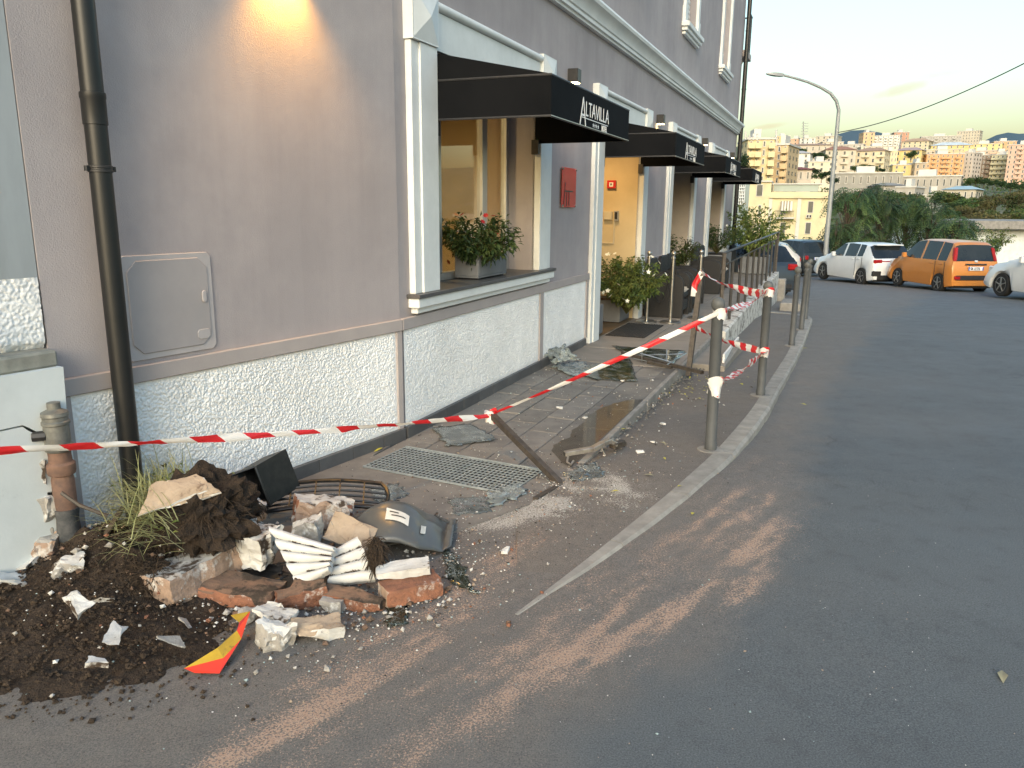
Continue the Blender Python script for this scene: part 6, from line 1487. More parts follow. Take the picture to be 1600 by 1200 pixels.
# ================================================================== CARS
def paint(name, c, c2=None, rough=.35): return mat(name, c, c2 or tuple(x*.94 for x in c), 3, rough, spec=.5, coat=.35)
paint('paint_orange', (.50, .19, .035)); paint('paint_white', (.66, .67, .66)); paint('paint_silver', (.40, .39, .37)); paint('paint_black', (.012, .014, .016)); paint('paint_blue', (.018, .028, .04))
mat('car_glass', (.010, .013, .014), (.018, .021, .022), 2, .10, spec=.45)
mat('tyre', (.014, .014, .014), rough=.85); mat('rim', (.36, .36, .35), (.25, .25, .25), 8, .35, metal=.7); mat('dark_trim', (.02, .02, .021), rough=.6)
mat('tail_red', (.26, .008, .010), (.32, .012, .012), 8, .3, spec=.3); mat('lamp_clear', (.55, .55, .55), rough=.1, spec=.8); mat('plate_white', (.72, .73, .74), rough=.5); mat('plate_blue', (.03, .08, .35), rough=.5)
def interp(pts, y): return float(np.interp(y, [p[0] for p in pts], [p[1] for p in pts]))
def make_car(name, label, pm, L_, W, H, top, belt, wheels, wr, wins, ws, rw, rot, loc, extra, floor=.20):
    c = thing(name, label, 'car', loc, rot, 'cars parked along the street')
    hw = W/2; ys = sorted(set([round(-L_/2+i*L_/72, 4) for i in range(73)] + [p[0] for p in top if abs(p[0]) <= L_/2]))
    body = MB(); gls = {}
    rings = []
    for y in ys:
        zt = interp(top, y); zb_ = min(interp(belt, y), zt); e = min((y+L_/2), (L_/2-y)); k = 1-.07*max(0, 1-e/.30)**2
        zf_ = floor+.06*max(0, 1-e/.3); arch = 0
        for wy in wheels:
            ra = wr+.055
            if abs(y-wy) < ra: arch = max(arch, wr+math.sqrt(ra*ra-(y-wy)**2)-.02)
        zs = max(zf_, arch); w = hw*k; g = zt-zb_
        wt = w*.93-.17*g/.55*.9 if g > .02 else w*.93
        zc = max(zs+.02, zb_-.16)
        half = [(w*.55, zf_), (w*.96, zs), (w, max(zs+.01, min(zs+.12, zc))), (w*1.0, max(zc, zs+.02)), (w*.965, max(zb_, zs+.03)), (wt, zt-.045 if g > .12 else max(zt-.005, zs+.03)), (wt*.80, max(zt-.008, zs+.035)), (0, max(zt, zs+.04))]
        rings.append([(0, zf_)]+half)
    n = 9; base = {}
    def fullring(i):
        r = rings[i]; return [(-x, ys[i], z) for x, z in r[:0:-1] if x > 0] [::-1], [(x, ys[i], z) for x, z in r]
    for i, y in enumerate(ys):
        for x, z in rings[i]: body.v.append((x, y, z))
        for x, z in rings[i]: body.v.append((-x, y, z))
    def idx(i, j, s_): return i*2*n + (n if s_ else 0) + j
    side_faces = {}
    for i in range(len(ys)-1):
        ym = (ys[i]+ys[i+1])/2
        for s_ in (0, 1):
            for j in range(n-1):
                f = (idx(i, j, s_), idx(i+1, j, s_), idx(i+1, j+1, s_), idx(i, j+1, s_))
                kind = None
                g = interp(top, ym)-min(interp(belt, ym), interp(top, ym))
                if j == 5 and g > .1:
                    for q, (a, b) in enumerate(wins):
                        if a < ym < b: kind = ('side', s_, q)
                if j in (6, 7):
                    if ws[0] < ym < ws[1]: kind = ('windscreen', 0, 0)
                    if rw[0] < ym < rw[1]: kind = ('rear_window', 0, 0)
                if kind: gls.setdefault(kind, []).append(f)
                else: body.f.append(f); body.mi.append(0)
    for i in (0, len(ys)-1):
        for s_ in (0, 1): body.f.append(tuple(idx(i, j, s_) for j in range(n))); body.mi.append(0)
    allv = list(body.v)
    bo_ = body.build('body', pm, c, local=True, smooth=38)
    for k_, fs in gls.items():
        m_ = MB(); used = sorted(set(a for f in fs for a in f)); mp = {a: i for i, a in enumerate(used)}
        m_.v = [allv[a] for a in used]; m_.f = [tuple(mp[a] for a in f) for f in fs]; m_.mi = [0]*len(fs)
        m_.build('side_window' if k_[0] == 'side' else k_[0], MATS['car_glass'], c, local=True, smooth='all', recalc=False)
    und = MB(); und.box((-hw*.82, -L_/2+.12, floor-.02), (hw*.82, L_/2-.12, wr*1.5)); und.build('underbody', MATS['dark_trim'], c, local=True)
    for wy in wheels:
        for s_ in (-1, 1):
            x = s_*(hw-.105); F_ = T(x, wy, wr) @ RY(math.pi/2*s_)
            wh = MB(); wh.lathe([(wr*.64, -.09), (wr*.93, -.095), (wr, -.07), (wr, .07), (wr*.93, .095), (wr*.66, .09)], 26, F_); w_ = wh.build('wheel', MATS['tyre'], c, local=True, smooth=40)
            rm_ = MB(); rm_.lathe([(wr*.66, .05), (wr*.68, .088), (wr*.62, .092), (wr*.60, .06), (.02, .055)], 26, F_)
            for a in range(5):
                t_ = a*2*math.pi/5; u = Vector((math.cos(t_), math.sin(t_), 0)); rm_.bar(F_ @ (u*.03+Vector((0, 0, .082))), F_ @ (u*wr*.62+Vector((0, 0, .080))), .06, .022)
            rm_.lathe([(.05, .075), (.05, .096), (.03, .10)], 12, F_); rm_.build('rim', MATS['rim'], w_, local=True, smooth=30)
    bx_ = lambda nm, m, a, b, bev=.01, par=None: (lambda mb: mb.build(nm, MATS[m], par or c, local=True, bevel=bev))(MB().box(a, b))
    for s_ in (-1, 1):
        mb = MB(); ym = ws[0]+.28; zb_ = interp(belt, ym); mb.tube([(s_*hw*.93, ym, zb_+.02), (s_*(hw+.06), ym-.02, zb_+.05)], .02, 6); mb.box((s_*(hw+.10)-.07, ym-.08, zb_+.0), (s_*(hw+.10)+.07, ym+.02, zb_+.15)); mb.build('mirror', pm if 'white' in label or 'orange' in label else MATS['dark_trim'], c, local=True, bevel=.02, seg=2)
    for s_ in (-1, 1):
        for wa, wb in wins[:2]:
            mb = MB(); yh = wa+.12; mb.box((s_*hw*.985-.02, yh, interp(belt, yh)-.11), (s_*hw*.985+.02, yh+.19, interp(belt, yh)-.075)); mb.build('door_handle', pm, c, local=True, bevel=.008)
            mb = MB(); mb.box((s_*hw-.012, wa-.012, floor+.14), (s_*hw+.002, wa-.006, interp(belt, wa)-.02)); mb.build('door_gap', MATS['dark_trim'], c, local=True)
    extra(c, bx_, hw, L_)
    return c
def plate(c, bx_, y, z, txt='GN 227ZG', back=True):
    p_ = bx_('licence_plate', 'plate_white', (-.26, y-.012, z-.055), (.26, y, z+.055), .004)
    for a, b in ((-.257, -.22), (.22, .257)): bx_('plate_band', 'plate_blue', (a, y-.0135, z-.052), (b, y-.0122, z+.052), 0, p_)
    mb = MB(); fr = T(0, y-.0125, 0) @ RZ(math.pi); text(mb, txt, fr @ RZ(math.pi) @ Matrix.Diagonal((1, -1, 1, 1)), -.19, z-.035, .07, .012, .16, .8); mb.build('plate_text', MATS['dark_trim'], p_, local=True, recalc=False)
def zcar(px, py):
    z = -.7
    for _ in range(25): q = gp(px, py, z); z = zr1(q.y)
    return gp(px, py, z)
def place(px, py, az, W, wy, side):
    """centre of the car whose wheel (side -1 left / +1 right, at wy along the car) stands at this spot"""
    q = zcar(px, py); a = math.radians(az); fw = Vector((math.sin(a), math.cos(a), 0)); rt = Vector((fw.y, -fw.x, 0))
    c = q - fw*wy - rt*side*(W/2-.05); c.z = zr1(c.y); return c, -a
# orange boxy hatchback
top = [(-1.83, .58), (-1.80, .95), (-1.76, 1.0), (-1.62, 1.44), (-1.48, 1.515), (-.9, 1.55), (0, 1.555), (.38, 1.50), (1.08, .98), (1.5, .90), (1.70, .80), (1.83, .50)]
belt = [(-1.83, .56), (-1.78, .96), (.95, .955), (1.08, .95), (1.83, .48)]
def ex_panda(c, bx_, hw, L_):
    for s_ in (-1, 1):
        tl = MB(); tl.add([(s_*x, y, z) for x, y, z in ((.64, -1.80, .97), (.755, -1.79, .97), (.755, -1.66, .97), (.64, -1.66, .97), (.56, -1.68, 1.36), (.67, -1.67, 1.36), (.67, -1.55, 1.36), (.56, -1.55, 1.36))], [(3, 2, 1, 0), (4, 5, 6, 7), (0, 1, 5, 4), (1, 2, 6, 5), (2, 3, 7, 6), (3, 0, 4, 7)]); tl.build('tail_light', MATS['tail_red'], c, local=True, bevel=.02)
        bx_('reflector', 'tail_red', (s_*(hw-.22)-.1, -1.865, .44), (s_*(hw-.22)+.1, -1.80, .54), .01)
        bx_('headlight', 'lamp_clear', (s_*(hw-.22)-.13, 1.60, .62), (s_*(hw-.22)+.13, 1.80, .80), .03)
    bx_('bumper_strip', 'dark_trim', (-hw*.80, -1.862, .42), (hw*.80, -1.79, .56), .015); bx_('tailgate_handle', 'dark_trim', (-.36, -1.85, .86), (.36, -1.78, .90), .01); plate(c, bx_, -1.845, .76)
    bx_('emblem', 'lamp_clear', (-.05, -1.83, .94), (.05, -1.78, 1.0), .01); bx_('grille', 'dark_trim', (-.5, 1.77, .45), (.5, 1.86, .60), .02)
loc, rz = place(1465, 455, -5, 1.54, -1.16, -1)
cr_ = make_car('parked_car', 'orange boxy hatchback parked between two white cars', MATS['paint_orange'], 3.66, 1.64, 1.55, top, belt, (-1.16, 1.14), .29, ((-1.45, -1.02), (-.96, -.18), (-.1, .86)), (.40, 1.04), (-1.77, -1.60), rz, loc, ex_panda); cr_.scale = (.90, .93, 1.0)
# white hatchback
top = [(-2.02, .50), (-2.0, .88), (-1.93, .97), (-1.50, 1.38), (-1.2, 1.44), (-.4, 1.46), (.15, 1.42), (.95, .98), (1.7, .86), (1.95, .70), (2.02, .48)]
belt = [(-2.02, .48), (-1.95, .96), (-1.2, 1.0), (.8, .92), (.95, .93), (2.02, .46)]
def ex_i20(c, bx_, hw, L_):
    for s_ in (-1, 1):
        bx_('tail_light', 'tail_red', (s_*(hw-.22)-.17, -2.01, .80), (s_*(hw-.22)+.17, -1.84, .93), .03); bx_('headlight', 'lamp_clear', (s_*(hw-.24)-.16, 1.72, .62), (s_*(hw-.24)+.16, 1.96, .76), .03)
        bx_('rear_vent', 'dark_trim', (s_*(hw-.20)-.17, -2.035, .36), (s_*(hw-.20)+.17, -1.9, .56), .03)
    bx_('light_bar', 'tail_red', (-.55, -2.015, .86), (.55, -1.93, .89), .005); bx_('bumper_strip', 'dark_trim', (-hw*.78, -2.04, .24), (hw*.78, -1.9, .42), .03); bx_('emblem', 'lamp_clear', (-.06, -2.02, .90), (.06, -1.94, .96), .01); plate(c, bx_, -2.035, .58); bx_('spoiler', 'paint_white', (-.56, -1.66, 1.38), (.56, -1.35, 1.42), .015)
loc, rz = place(1345, 444, -9, 1.62, -1.28, -1)
cr_ = make_car('parked_car', 'white hatchback with red light bar parked left of the orange car', MATS['paint_white'], 4.04, 1.77, 1.46, top, belt, (-1.28, 1.28), .31, ((-1.3, -.98), (-.9, -.16), (-.08, .72)), (.17, .93), (-1.92, -1.45), rz, loc, ex_i20); cr_.scale = (.90, .95, 1.0)
# white car cut by the right edge
def ex_plain(col_):
    def f(c, bx_, hw, L_):
        for s_ in (-1, 1):
            bx_('tail_light', 'tail_red', (s_*(hw-.21)-.13, -L_/2+.0, .76), (s_*(hw-.21)+.14, -L_/2+.18, .92), .03); bx_('headlight', 'lamp_clear', (s_*(hw-.24)-.15, L_/2-.30, .60), (s_*(hw-.24)+.15, L_/2-.08, .76), .03)
        bx_('bumper_strip', 'dark_trim', (-hw*.78, -L_/2-.015, .26), (hw*.78, -L_/2+.1, .42), .03); plate(c, bx_, -L_/2-.012, .62)
    return f
loc, rz = place(1562, 466, -4, 1.75, 1.25, -1)
make_car('parked_car', 'white car cut off by the right edge of the picture', MATS['paint_white'], 4.0, 1.75, 1.48, top, belt, (-1.25, 1.25), .31, ((-1.3, -.98), (-.9, -.16), (-.08, .72)), (.17, .93), (-1.92, -1.45), rz, loc, ex_plain('w'))
# tiny black two-seater
top2 = [(-1.35, .50), (-1.33, .86), (-1.30, .95), (-1.12, 1.46), (-.9, 1.54), (0, 1.55), (.35, 1.48), (.95, 1.0), (1.2, .88), (1.35, .50)]
belt2 = [(-1.35, .48), (-1.32, .94), (.9, .94), (1.0, .92), (1.35, .48)]
loc, rz = place(1243, 432, -22, 1.66, -.95, -1)
def ex_smart(c, bx_, hw, L_):
    for s_ in (-1, 1): bx_('tail_light', 'tail_red', (s_*(hw-.22)-.1, -1.355, .74), (s_*(hw-.22)+.1, -1.2, .93), .04); bx_('headlight', 'lamp_clear', (s_*(hw-.22)-.12, 1.1, .62), (s_*(hw-.22)+.12, 1.30, .8), .04)
    plate(c, bx_, -1.362, .80); bx_('bumper_strip', 'dark_trim', (-hw*.7, -1.37, .28), (hw*.7, -1.25, .50), .02)
make_car('parked_car', 'tiny black two seat car left of the white hatchback', MATS['paint_black'], 2.70, 1.66, 1.55, top2, belt2, (-.95, .92), .29, ((-.85, -.5), (-.42, .72)), (.37, .92), (-1.28, -1.08), rz, loc, ex_smart)
# dark blue hatchback behind the railing
loc, rz = place(1222, 460, -10, 1.78, -1.3, 1)
make_car('parked_car', 'dark blue hatchback with red tail light behind the railing end', MATS['paint_blue'], 4.1, 1.78, 1.46, top, belt, (-1.3, 1.28), .32, ((-1.3, -.98), (-.9, -.16), (-.08, .72)), (.17, .93), (-1.92, -1.45), rz, loc, ex_plain('b'))
q = zcar(1160, 437)
make_car('parked_car', 'silver car seen side-on through the black railing', MATS['paint_silver'], 4.0, 1.74, 1.45, top, belt, (-1.25, 1.25), .31, ((-1.3, -.98), (-.9, -.16), (-.08, .72)), (.17, .93), (-1.92, -1.45), math.radians(72), q, ex_plain('s'))
# street lamp and cable
sl = thing('street_lamp', 'tall grey street lamp with curved arm beside the tiny black car', 'street lamp', tuple(at(1287, 432, 33)))
DL = 33.0
mb = MB(); mb.tube([at(1287, 436, DL), at(1291, 380, DL), at(1309.5, 185, DL), at(1310.5, 172, DL), at(1307, 158, DL), at(1298, 146, DL), at(1283, 137, DL), at(1262, 128, DL), at(1240, 121.5, DL), at(1222, 117, DL)], [.11, .10, .075, .07, .065, .06, .055, .05, .045, .045], 12); mb.build('pole', MATS['galv_pole'] if 'galv_pole' in MATS else mat('galv_pole', (.33, .34, .33), (.27, .28, .27), 4, .55, metal=.3), sl, smooth=60)
mb = MB(); a, b = at(1224, 117.5, DL), at(1197, 115, DL); d = (b-a).normalized(); sd_ = Vector((d.y, -d.x, 0)).normalized(); vs_ = []
for t_, w_, h_ in ((0, .06, .05), (.15, .11, .06), (.5, .14, .06), (.85, .11, .035), (1, .04, .015)):
    p = a.lerp(b, t_); vs_ += [tuple(p+sd_*w_-Vector((0, 0, h_))), tuple(p+sd_*w_*.9+Vector((0, 0, h_))), tuple(p-sd_*w_*.9+Vector((0, 0, h_))), tuple(p-sd_*w_-Vector((0, 0, h_)))]
mb.add(vs_, [(i*4+j, i*4+(j+1) % 4, (i+1)*4+(j+1) % 4, (i+1)*4+j) for i in range(4) for j in range(4)] + [(0, 1, 2, 3), (16, 17, 18, 19)]); mb.build('lamp_head', MATS['galv_pole'], sl, smooth=40)
ca, cb = at(1309, 207, DL), at(1690, 52, 20); mb = MB(); mb.tube([ca.lerp(cb, t_)-Vector((0, 0, .35*4*t_*(1-t_))) for t_ in np.linspace(0, 1, 24)], .016, 5)
tag(mb.build('overhead_cable', MATS['dark_trim'], None), 'thin overhead cable running from the street lamp to the upper right', 'cable')
# ================================================================== FAR BUILDINGS AND TREES
mat('far_glass', (.035, .042, .045), (.06, .068, .07), .5, .25, spec=.6)
mat('far_trim', (.55, .53, .48), (.48, .46, .42), .4, .8)
_bm = {}
def wallmat(c):
    k = tuple(round(x, 3) for x in c)
    if k not in _bm: _bm[k] = mat('facade_paint', c, tuple(x*.86 for x in c), .25, .88, c3=tuple(x*.72 for x in c), scale3=.5, amt3=.38, edge3=.1)
    return _bm[k]
def block(name, label, x0, x1, yt, yb, D, c, rot=0, depth=11, floors=None, cols=None, roof='flat', roofc=(.30, .15, .10), balc=(), deep=10, side=True, wh=.42, ww=.36, cat='building', group=None):
    """apartment block: walls, recessed windows with frames, balconies, roof"""
    p0, p1, pt = at(x0, yb, D), at(x1, yb, D), at((x0+x1)/2, yt, D)
    mid = (p0+p1)/2; w = (p1-p0).length; h = pt.z-mid.z; az = math.atan2(mid.x, mid.y)
    t = thing(name, label, cat, (mid.x, mid.y, mid.z-deep), -az+math.radians(rot), group)
    hw = w/2/max(.75, abs(math.cos(math.radians(rot)))+.25*abs(math.sin(math.radians(rot)))); zb = deep; zt = deep+h
    wl_ = MB(); wl_.box((-hw, 0, 0), (hw, depth, zt)); wl_.build('wall', wallmat(c), t, local=True)
    if roof == 'flat':
        mb = MB(); mb.box((-hw-.25, -.25, zt+.002), (hw+.25, depth+.25, zt+.35)); mb.box((-hw*.35, depth*.3, zt+.352), (hw*.2, depth*.7, zt+2.2)); mb.build('roof', MATS['far_trim'], t, local=True)
    elif roof == 'hip':
        rh = min(h*.35, w*.14, 3.2); mb = MB(); e = .6; mb.add([(-hw-e, -e, zt), (hw+e, -e, zt), (hw+e, depth+e, zt), (-hw-e, depth+e, zt), (-hw*.45, depth/2, zt+rh), (hw*.45, depth/2, zt+rh)], [(0, 1, 5, 4), (1, 2, 5), (2, 3, 4, 5), (3, 0, 4), (3, 2, 1, 0)]); mb.build('roof', wallmat(roofc), t, local=True)
    fl = floors or max(1, int(round(h/3.1))); fh = h/fl; cl = cols or max(2, int(round(2*hw/3.2))); cw = 2*hw/cl
    pn = MB(); tr = MB(); bl = MB()
    for i in range(fl):
        z = zb+i*fh+fh*.25
        for j in range(cl):
            x = -hw+(j+.5)*cw; b = j in balc
            w2 = cw*ww*(.62 if not b else .75); z0 = z-(fh*.2 if b else 0); z1 = z+fh*wh*1.25
            pn.box((x-w2/2, -.06, z0), (x+w2/2, -.02, z1)); tr.box((x-w2/2-.12, -.10, z0-.14), (x+w2/2+.12, -.005, z0-.005)); tr.box((x-w2/2-.1, -.09, z1+.005), (x+w2/2+.1, -.005, z1+.13))
            for sg in (-1, 1): a_, b_ = sorted((x+sg*w2/2, x+sg*(w2/2+.1))); tr.box((a_, -.08, z0), (b_, -.005, z1))
            if b:
                bl.box((x-cw*.46, -1.25, z0-.16), (x+cw*.46, -.002, z0-.02)); bl.box((x-cw*.46, -1.25, z0-.02), (x+cw*.46, -1.17, z0+.85))
        if side:
            for sx_ in (-1, 1):
                for j in range(3):
                    y = depth*(.2+.3*j); a_, b_ = sorted((sx_*(hw+.02), sx_*(hw+.06))); pn.box((a_, y-.5, z), (b_, y+.5, z+fh*wh*1.2))
    pn.build('window_panes', MATS['far_glass'], t, local=True, recalc=False, kind='stuff'); tr.build('window_frames', MATS['far_trim'], t, local=True, recalc=False, kind='stuff')
    if bl.v: bl.build('balconies', wallmat(tuple(min(1, x*1.06) for x in c)), t, local=True, recalc=False, kind='stuff')
    return t
CR_, YE, OR, PK, WH, BE, TN, GY_ = (.60, .52, .36), (.66, .50, .22), (.60, .34, .17), (.62, .42, .32), (.66, .64, .58), (.52, .46, .36), (.46, .36, .25), (.42, .40, .36)
BL = [
 ('hotel_block', 'cream apartment block with red brown hip roof, left of the lamp pole on the hill', 1288, 1334, 234, 268, 380, BE, 12, dict(roof='hip', balc=(0, 2, 4))),
 ('apartment_block', 'tan block with hipped roof just right of the lamp pole', 1334, 1379, 236, 266, 385, CR_, -14, dict(roof='hip', roofc=(.34, .22, .15), balc=(1, 3))),
 ('apartment_block', 'narrow pale yellow block left of the bright yellow one', 1380, 1399, 236, 264, 400, (.66, .58, .36), 5, dict(cols=4)),
 ('apartment_block', 'bright yellow block with mauve roof and tree in front', 1397, 1436, 235, 262, 405, YE, -10, dict(roof='hip', roofc=(.36, .27, .27))),
 ('apartment_block', 'low yellow block under the bright yellow one', 1395, 1430, 258, 272, 350, YE, 8, dict(floors=2)),
 ('apartment_block', 'plain tan block wall between yellow and orange blocks', 1428, 1446, 255, 275, 345, TN, 20, dict(floors=2, cols=2)),
 ('apartment_block', 'orange pink apartment block with balconies at the hill centre', 1445, 1500, 241, 284, 400, OR, 14, dict(floors=6, cols=8, balc=(1, 3, 4, 6))),
 ('apartment_block', 'pale grey slab tower beside the orange pink block', 1497, 1515, 239, 284, 405, (.52, .46, .40), -22, dict(floors=7, cols=3)),
 ('apartment_block', 'dark brown apartment block with white balconies', 1513, 1548, 243, 278, 420, (.20, .15, .11), 6, dict(floors=5, cols=6, balc=(0, 2, 4))),
 ('apartment_block', 'pale banded block with rounded look next to the dark brown one', 1546, 1571, 242, 280, 415, (.58, .52, .34), -12, dict(floors=5, cols=4, balc=(0, 1, 2, 3))),
 ('apartment_block', 'tall pink apartment block at the right edge', 1571, 1612, 226, 287, 395, PK, -8, dict(floors=8, cols=6, balc=(2, 4))),
 ('apartment_block', 'peach block on the ridge right of the lamp pole', 1347, 1364, 207, 236, 540, (.66, .44, .26), 15, dict(floors=5)),
 ('apartment_block', 'large white block with many balconies on the ridge', 1362, 1402, 212, 238, 540, WH, -6, dict(floors=6, cols=11, balc=(1, 3, 5, 7, 9))),
 ('apartment_block', 'red brown block with rounded top on the ridge', 1396, 1418, 207, 226, 560, (.46, .26, .18), 10, dict(floors=3)),
 ('apartment_block', 'cream block with tan roof on the ridge', 1408, 1448, 221, 240, 520, CR_, -15, dict(roof='hip', roofc=(.40, .27, .18), floors=4)),
 ('apartment_block', 'long grey beige block on the ridge skyline', 1440, 1497, 213, 232, 570, GY_, 4, dict(floors=4, cols=14, balc=(2, 5, 8, 11))),
 ('apartment_block', 'beige stepped block highest on the skyline', 1494, 1526, 205, 232, 575, BE, -10, dict(floors=6, cols=8)),
 ('apartment_block', 'yellow block under a pale blue roof', 1456, 1514, 227, 244, 470, YE, 5, dict(roof='hip', roofc=(.50, .56, .58), floors=3)),
 ('apartment_block', 'yellow block right of the beige stepped block', 1511, 1560, 225, 246, 480, (.68, .55, .26), -5, dict(floors=4)),
 ('apartment_block', 'orange and white block before the right mountain', 1552, 1584, 221, 244, 490, (.60, .36, .20), 12, dict(floors=4)),
 ('apartment_block', 'orange block with chimneys behind the yellow apartment house', 1212, 1233, 213, 230, 520, (.66, .46, .22), 5, dict(floors=3)),
 ('apartment_block', 'salmon block on the left ridge', 1230, 1254, 217, 232, 515, (.62, .40, .28), -8, dict(floors=3)),
 ('apartment_block', 'white block at the mast on the left ridge', 1249, 1273, 216, 230, 510, WH, 8, dict(floors=3)),
 ('apartment_block', 'beige block on the left ridge near the lamp pole', 1274, 1308, 213, 227, 505, BE, -12, dict(floors=3)),
 ('long_house', 'long brown roofed row on the left slope', 1228, 1302, 227, 238, 450, (.50, .44, .36), 4, dict(roof='hip', roofc=(.34, .23, .17), floors=1)),
 ('long_house', 'long white row below the brown roofs', 1213, 1264, 240, 256, 330, WH, -6, dict(floors=2, roof='hip', roofc=(.42, .40, .38))),
 ('apartment_block', 'cream block above the red roofed house', 1262, 1303, 253, 276, 300, (.64, .56, .42), 8, dict(floors=3)),
 ('ruin', 'long grey ruined building behind the dark trees, left part', 1305, 1402, 271, 312, 232, (.30, .285, .25), 4, dict(floors=2, cols=9)),
 ('ruin', 'long grey ruined building, right part with tall openings', 1400, 1492, 276, 314, 236, (.38, .35, .30), -4, dict(floors=2, cols=10)),
 ('ruin', 'grey gabled outbuilding in front of the ruin', 1374, 1412, 290, 318, 205, (.36, .34, .30), 18, dict(floors=1, cols=3, roof='hip', roofc=(.26, .24, .21))),
 ('ruin', 'small grey outbuilding beside the gabled one', 1398, 1426, 293, 322, 195, (.40, .37, .32), -12, dict(floors=1, cols=2)),
 ('small_house', 'pale house with light blue hipped roof on the slope', 1474, 1520, 296, 314, 200, (.46, .42, .34), -10, dict(floors=1, cols=5, roof='hip', roofc=(.34, .46, .50))),
 ('small_house', 'small white house below the blue roofed one', 1443, 1476, 306, 323, 182, WH, 5, dict(floors=1, cols=3)),
 ('apartment_house', 'tall yellow apartment house with grey balconies behind the hotel', 1163, 1204, 218, 300, 150, (.64, .52, .30), 10, dict(floors=6, cols=4, balc=(0, 1, 3))),
 ('apartment_house', 'narrower yellow orange house right of the tall yellow one', 1199, 1226, 227, 300, 158, (.62, .46, .27), -12, dict(floors=6, cols=3, balc=(2,))),
 ('small_house', 'white house with dark red tiled roof above the cream house', 1224, 1266, 265, 284, 170, (.55, .48, .40), 5, dict(floors=1, cols=4, roof='hip', roofc=(.22, .06, .045))),
 ('apartment_block', 'pale block filling the gap below the white ridge block', 1345, 1400, 229, 248, 455, (.60, .54, .42), 10, dict(floors=4, balc=(1, 3, 6))),
 ('apartment_block', 'beige block below the cream tan roofed block', 1404, 1452, 238, 254, 440, (.56, .48, .36), -8, dict(floors=4, balc=(2, 5))),
 ('apartment_block', 'ochre block above the orange pink block', 1448, 1500, 234, 250, 440, (.60, .46, .28), 8, dict(floors=4, balc=(0, 3, 6))),
 ('apartment_block', 'salmon block above the dark brown block', 1508, 1552, 236, 256, 445, (.60, .44, .32), -10, dict(floors=4, balc=(1, 4))),
 ('apartment_block', 'cream block left of the tall pink block', 1548, 1580, 238, 262, 440, (.62, .54, .40), 6, dict(floors=5, balc=(1, 3))),
 ('apartment_block', 'grey block between the lamp pole and the tan hipped block', 1310, 1346, 226, 246, 470, (.46, .42, .36), -6, dict(floors=4, balc=(1, 3))),
 ('apartment_block', 'pale ridge block just left of the lamp pole top houses', 1284, 1316, 222, 240, 480, (.58, .50, .40), 12, dict(floors=3)),
]
for nm, lab, x0, x1, yt, yb, D, c, rot, kw in BL: block('apartment_block' if nm == 'hotel_block' else nm, lab, x0, x1, yt, yb, D, c, rot, **kw)
# cream house across the valley: every window a part
D1 = 110.0; p0, p1 = at(1165, 384, D1), at(1296, 384, D1); mid = (p0+p1)/2; ang = -math.atan2(mid.x, mid.y)
yh = thing('cream_house', 'cream three storey house with striped balcony awning across the street', 'house', (mid.x, mid.y, mid.z-8), ang)
FH = Matrix.Translation((mid.x, mid.y, mid.z-8)) @ RZ(ang); FHi = FH.inverted(); ce, se = D1, 0
nrm_h = (FH.to_3x3() @ Vector((0, -1, 0))); 
def onh(px, py, off=0.0):
    d = ray(px, py); o_ = Vector((mid.x, mid.y, 0))+nrm_h*off; t_ = (o_-Vector((0, 0, CAMZ))).dot(nrm_h)/d.dot(nrm_h); q = FHi @ (Vector((0, 0, CAMZ))+d*t_); return q.x, q.z
mat('cream_paint', (.60, .52, .33), (.55, .475, .30), .3, .88, c3=(.48, .41, .27), scale3=.6, amt3=.38, edge3=.1); mat('greenish_paint', (.33, .37, .32), (.29, .32, .28), .4, .88)
def hb(nm, m, x0, x1, y0, y1, o0, o1, par=None, bev=0):
    a, b = onh(x0, y1), onh(x1, y0); mb = MB(); mb.box((a[0], -o1, a[1]), (b[0], -o0, b[1])); return mb.build(nm, MATS[m], par or yh, local=True, bevel=bev)
a, b = onh(1165, 384), onh(1206, 284); mb = MB(); mb.box((a[0], 0, 0), (b[0], 9, b[1])); a2, b2 = onh(1206, 384), onh(1297, 300); mb.box((b[0], .02, 0), (b2[0], 9, b2[1])); mb.build('wall', MATS['cream_paint'], yh, local=True)
hb('cornice', 'cream_paint', 1202, 1297, 306, 309.5, .001, .35); hb('roof_edge', 'far_trim', 1163, 1207, 282, 284.5, -9, .3); hb('terrace_screen', 'greenish_paint', 1208, 1280, 288.5, 299, -1.2, -1.1); hb('terrace_roof', 'far_trim', 1206, 1286, 286, 288, -4, -.9)
for x0, x1, y0, y1 in ((1182, 1192, 289, 306), (1184.5, 1189, 321, 338), (1262, 1271, 315, 332), (1258, 1267, 348, 365), (1182, 1187, 350, 357), (1218, 1227, 348, 372), (1220, 1228, 318, 334), (1290, 1296, 350, 366)):
    wd_ = hb('window', 'far_trim', x0-1, x1+1, y0-1, y1+1, .03, .07); hb('pane', 'far_glass', x0, x1, y0, y1, .072, .09, wd_)
hb('balcony_slab', 'far_trim', 1211, 1241, 339.5, 341.5, .001, 1.3)
for i in range(13):
    x = 1212+i*2.3; hb('balcony_bar', 'dark_trim', x, x+.5, 330, 339.4, 1.2, 1.25)
hb('balcony_rail', 'dark_trim', 1211, 1241, 329.4, 330, 1.18, 1.28)
mat('stripe_cream', (.60, .56, .46), rough=.9); mat('stripe_brown', (.26, .22, .16), rough=.9)
